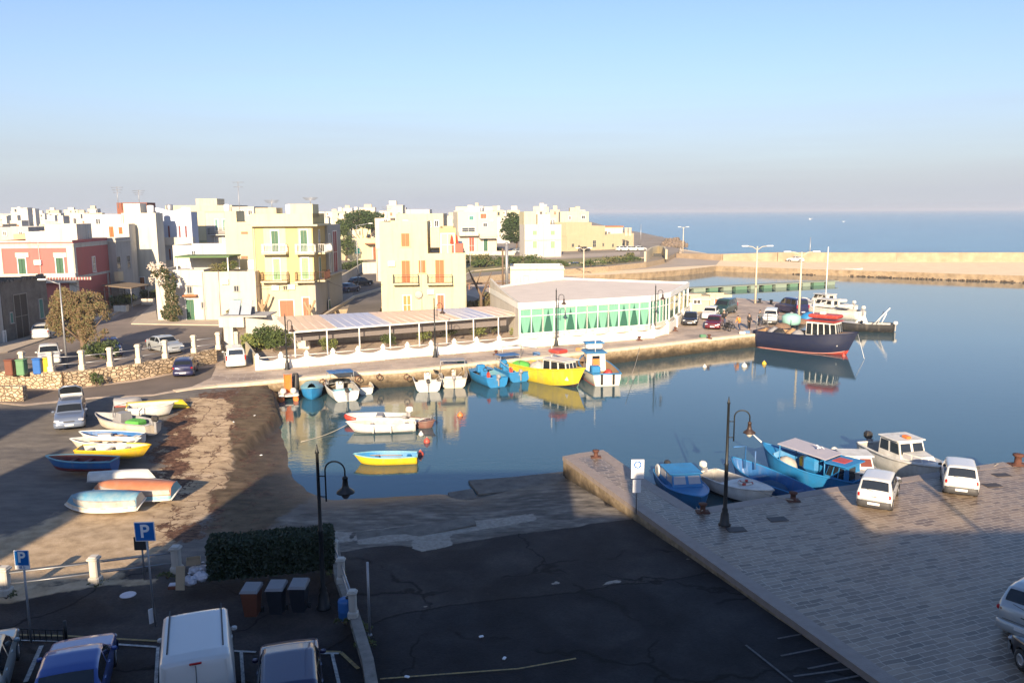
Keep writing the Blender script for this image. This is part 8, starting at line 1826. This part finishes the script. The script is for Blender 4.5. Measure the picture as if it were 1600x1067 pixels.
hm_ = PY(1288, 386, t.location.y).z; MB().tube([(0, 0, .9), (0, 0, hm_)], [.09, .06], 8).build('mast', WFR, t); MB().tube([(0, 0, 1.9), (-L*.42, 0, 1.8)], .05, 6).build('boom', WFR, t)
t, rows, L = motorboat((1378, 518), (1312, 516), 0, 'dark hulled speedboat with a raised chrome arch, rightmost at the far pier', hullm=BBK, inn=BWINT, B=2.3, D=.9, L=7.2, motor=BW1, deckf=.5, deckm=BW1, cushions=BW1, ms=1.2)
MB().tube([(-L*.28, -1, .9), (-L*.36, -1, 2.3), (-L*.36, 1, 2.3), (-L*.28, 1, .9)], .06, 6).build('arch', WFR, t); MB().add([(-.1*L, -.6, .95), (.1*L, 0, 1.0), (-.1*L, .6, .95), (-.05*L, 0, 2.0)], [(0, 1, 3), (1, 2, 3), (2, 0, 3)]).build('white_cover', BW1, t)
MB().tube([(-L*.20, .5, 1.0), (-L*.42, .5, 2.9)], .07, 6).build('raised_pole', WFR, t)
rowboat((968, 436), (945, 432), 0, 'blue boat moored in the inner basin behind the restaurant roof', BBL, BBL, BPB, B=2.0, D=1.0, L=5.0); 
for i, (x, c_, lab) in enumerate([(1284, BW1, 'first'), (1311, BW1, 'second'), (1332, BW1, 'third'), (1350, BPB, 'fourth'), (1366, BW1, 'fifth')]):
    rowboat((x-9, 429), (x+9, 430), 0, 'small boat moored along the breakwater, %s from the left' % lab, c_, c_, BWINT, B=2.0, D=.9 if i != 2 else 1.3, L=4.6, group='small boats along the breakwater', motor=BBK if i % 2 else None)
# quay gear near the navy boat
t = thing('water_tank', 'round aqua plastic tank on the far pier behind the navy boat', 'tank', P(1236, 507, ZQ)); MB().lathe([(.9, 0), (1.05, .3), (1.05, 1.0), (.6, 1.25), (.3, 1.3)], (0, 0, 0), 18).build('body', mat('aqua_plastic', (.28, .52, .46), .5), t); MB().lathe([(.2, 1.3), (.2, 1.4)], (0, 0, 0), 10).build('lid', BGY, t)
t = thing('tarpaulin_pile', 'sky blue tarpaulin heap beyond the red wheelhouse roof', 'tarpaulin', P(1266, 500, ZQ)); netpile(t, (0, 0, 0), (1.3, .9, 1.0), BLB, 'cover')
for i, (x, y) in enumerate([(1208, 517), (1222, 512), (1252, 505)]): t = thing('net_pile', 'heap of brown fishing nets on the far pier, %s toward the light pole' % ['nearest', 'middle', 'farthest'][i], 'nets', P(x, y, ZQ)); netpile(t, (0, 0, 0), (1.0, .7, .55), mat('brown_net', (.20, .13, .09), .95, amt=.8, ns=8, bump=.8), 'net')
# mooring lines
def rope(a, b_, sag, label):
    n_ = 8; pts = []
    for k in range(n_+1): p = a.lerp(b_, k/n_); p.z -= sag*math.sin(math.pi*k/n_); pts.append(p-a)
    t = MB().tube(pts, .02, 5).build('mooring_rope', mat('rope', (.45, .40, .32), .9)); t.location = a; tag(t, label, 'rope')
rope(P(545, 662, .4), P(470, 690, .02), .15, 'pale rope running from the inflatable into the shallow water'); rope(P(801, 575, 1.3), P(775, 557, ZQ+.5), .2, 'rope from the yellow fishing boat to the quay bollard'); rope(P(1000, 541, ZQ), P(978, 600, .8), .6, 'rope from the white fishing boat to the quay'); rope(P(1160, 750, .9), P(1239, 781, ZN+.4), .2, 'rope from the blue netted boat to the quay bollard')

random.seed(91)
CR_ = [bp_('crate_white', (.55, .55, .52)), bp_('crate_blue', (.05, .16, .36)), bp_('crate_green', (.06, .22, .12)), bp_('crate_orange', (.5, .2, .05))]
def crate(loc, m_, label, rz):
    t = thing('fish_crate', label, 'crate', loc, rz, 'fish crates on the far quay'); m = MB(); m.box((0, 0, .02), (.6, .4, .03))
    for s_ in (-1, 1): m.box((0, s_*.19, .15), (.6, .02, .25)); m.box((s_*.29, 0, .15), (.02, .36, .25))
    m.build('sides', m_, t)
for i, (x, y) in enumerate([(1160, 522), (1167, 521), (1098, 527), (905, 548), (912, 547.5), (838, 555), (720, 566)]): crate(P(x, y, ZQ), CR_[i % 4], '%s fish crate on the far quay %s' % (['white', 'blue', 'green', 'orange'][i % 4], ['below the person in dark coat', 'just right of the white crate', 'left of the mopeds', 'above the white and blue fishing boat', 'beside the orange crate', 'above the yellow fishing boat', 'above the sky blue boats'][i]), random.uniform(-.4, .4))
rope(P(690, 585, ZQ-.3), P(667, 598, .7), .1, 'rope from the left white motorboat to the quay'); rope(P(722, 580, ZQ-.3), P(706, 592, .7), .1, 'rope from the cream motorboat to the quay'); rope(P(530, 595, ZQ-.3), P(518, 604, .7), .1, 'rope from the blue bimini motorboat to the quay'); rope(P(1098, 797, ZN+.3), P(1088, 792, .8), .1, 'short rope holding the blue cabin boat'); rope(P(1560, 724, ZN+.1), P(1466, 750, .9), .3, 'rope from the cabin cruiser to the squat bollard')
# ---------------- the air ----------------
hz_ = MB(); hz_.box((4000, 7200, 11), (26000, 16600, 28)); ho = hz_.build('haze', bpy.data.materials.new('haze')); tag(ho, kind='stuff')
hm = ho.data.materials[0]; hm.use_nodes = True; hn = hm.node_tree; hn.nodes.remove(hn.nodes['Principled BSDF'])
pv = hn.nodes.new('ShaderNodeVolumePrincipled'); pv.inputs['Density'].default_value = 0.00024; pv.inputs['Color'].default_value = (.78, .85, .97, 1); pv.inputs['Anisotropy'].default_value = .1
hn.links.new(pv.outputs[0], hn.nodes['Material Output'].inputs['Volume'])
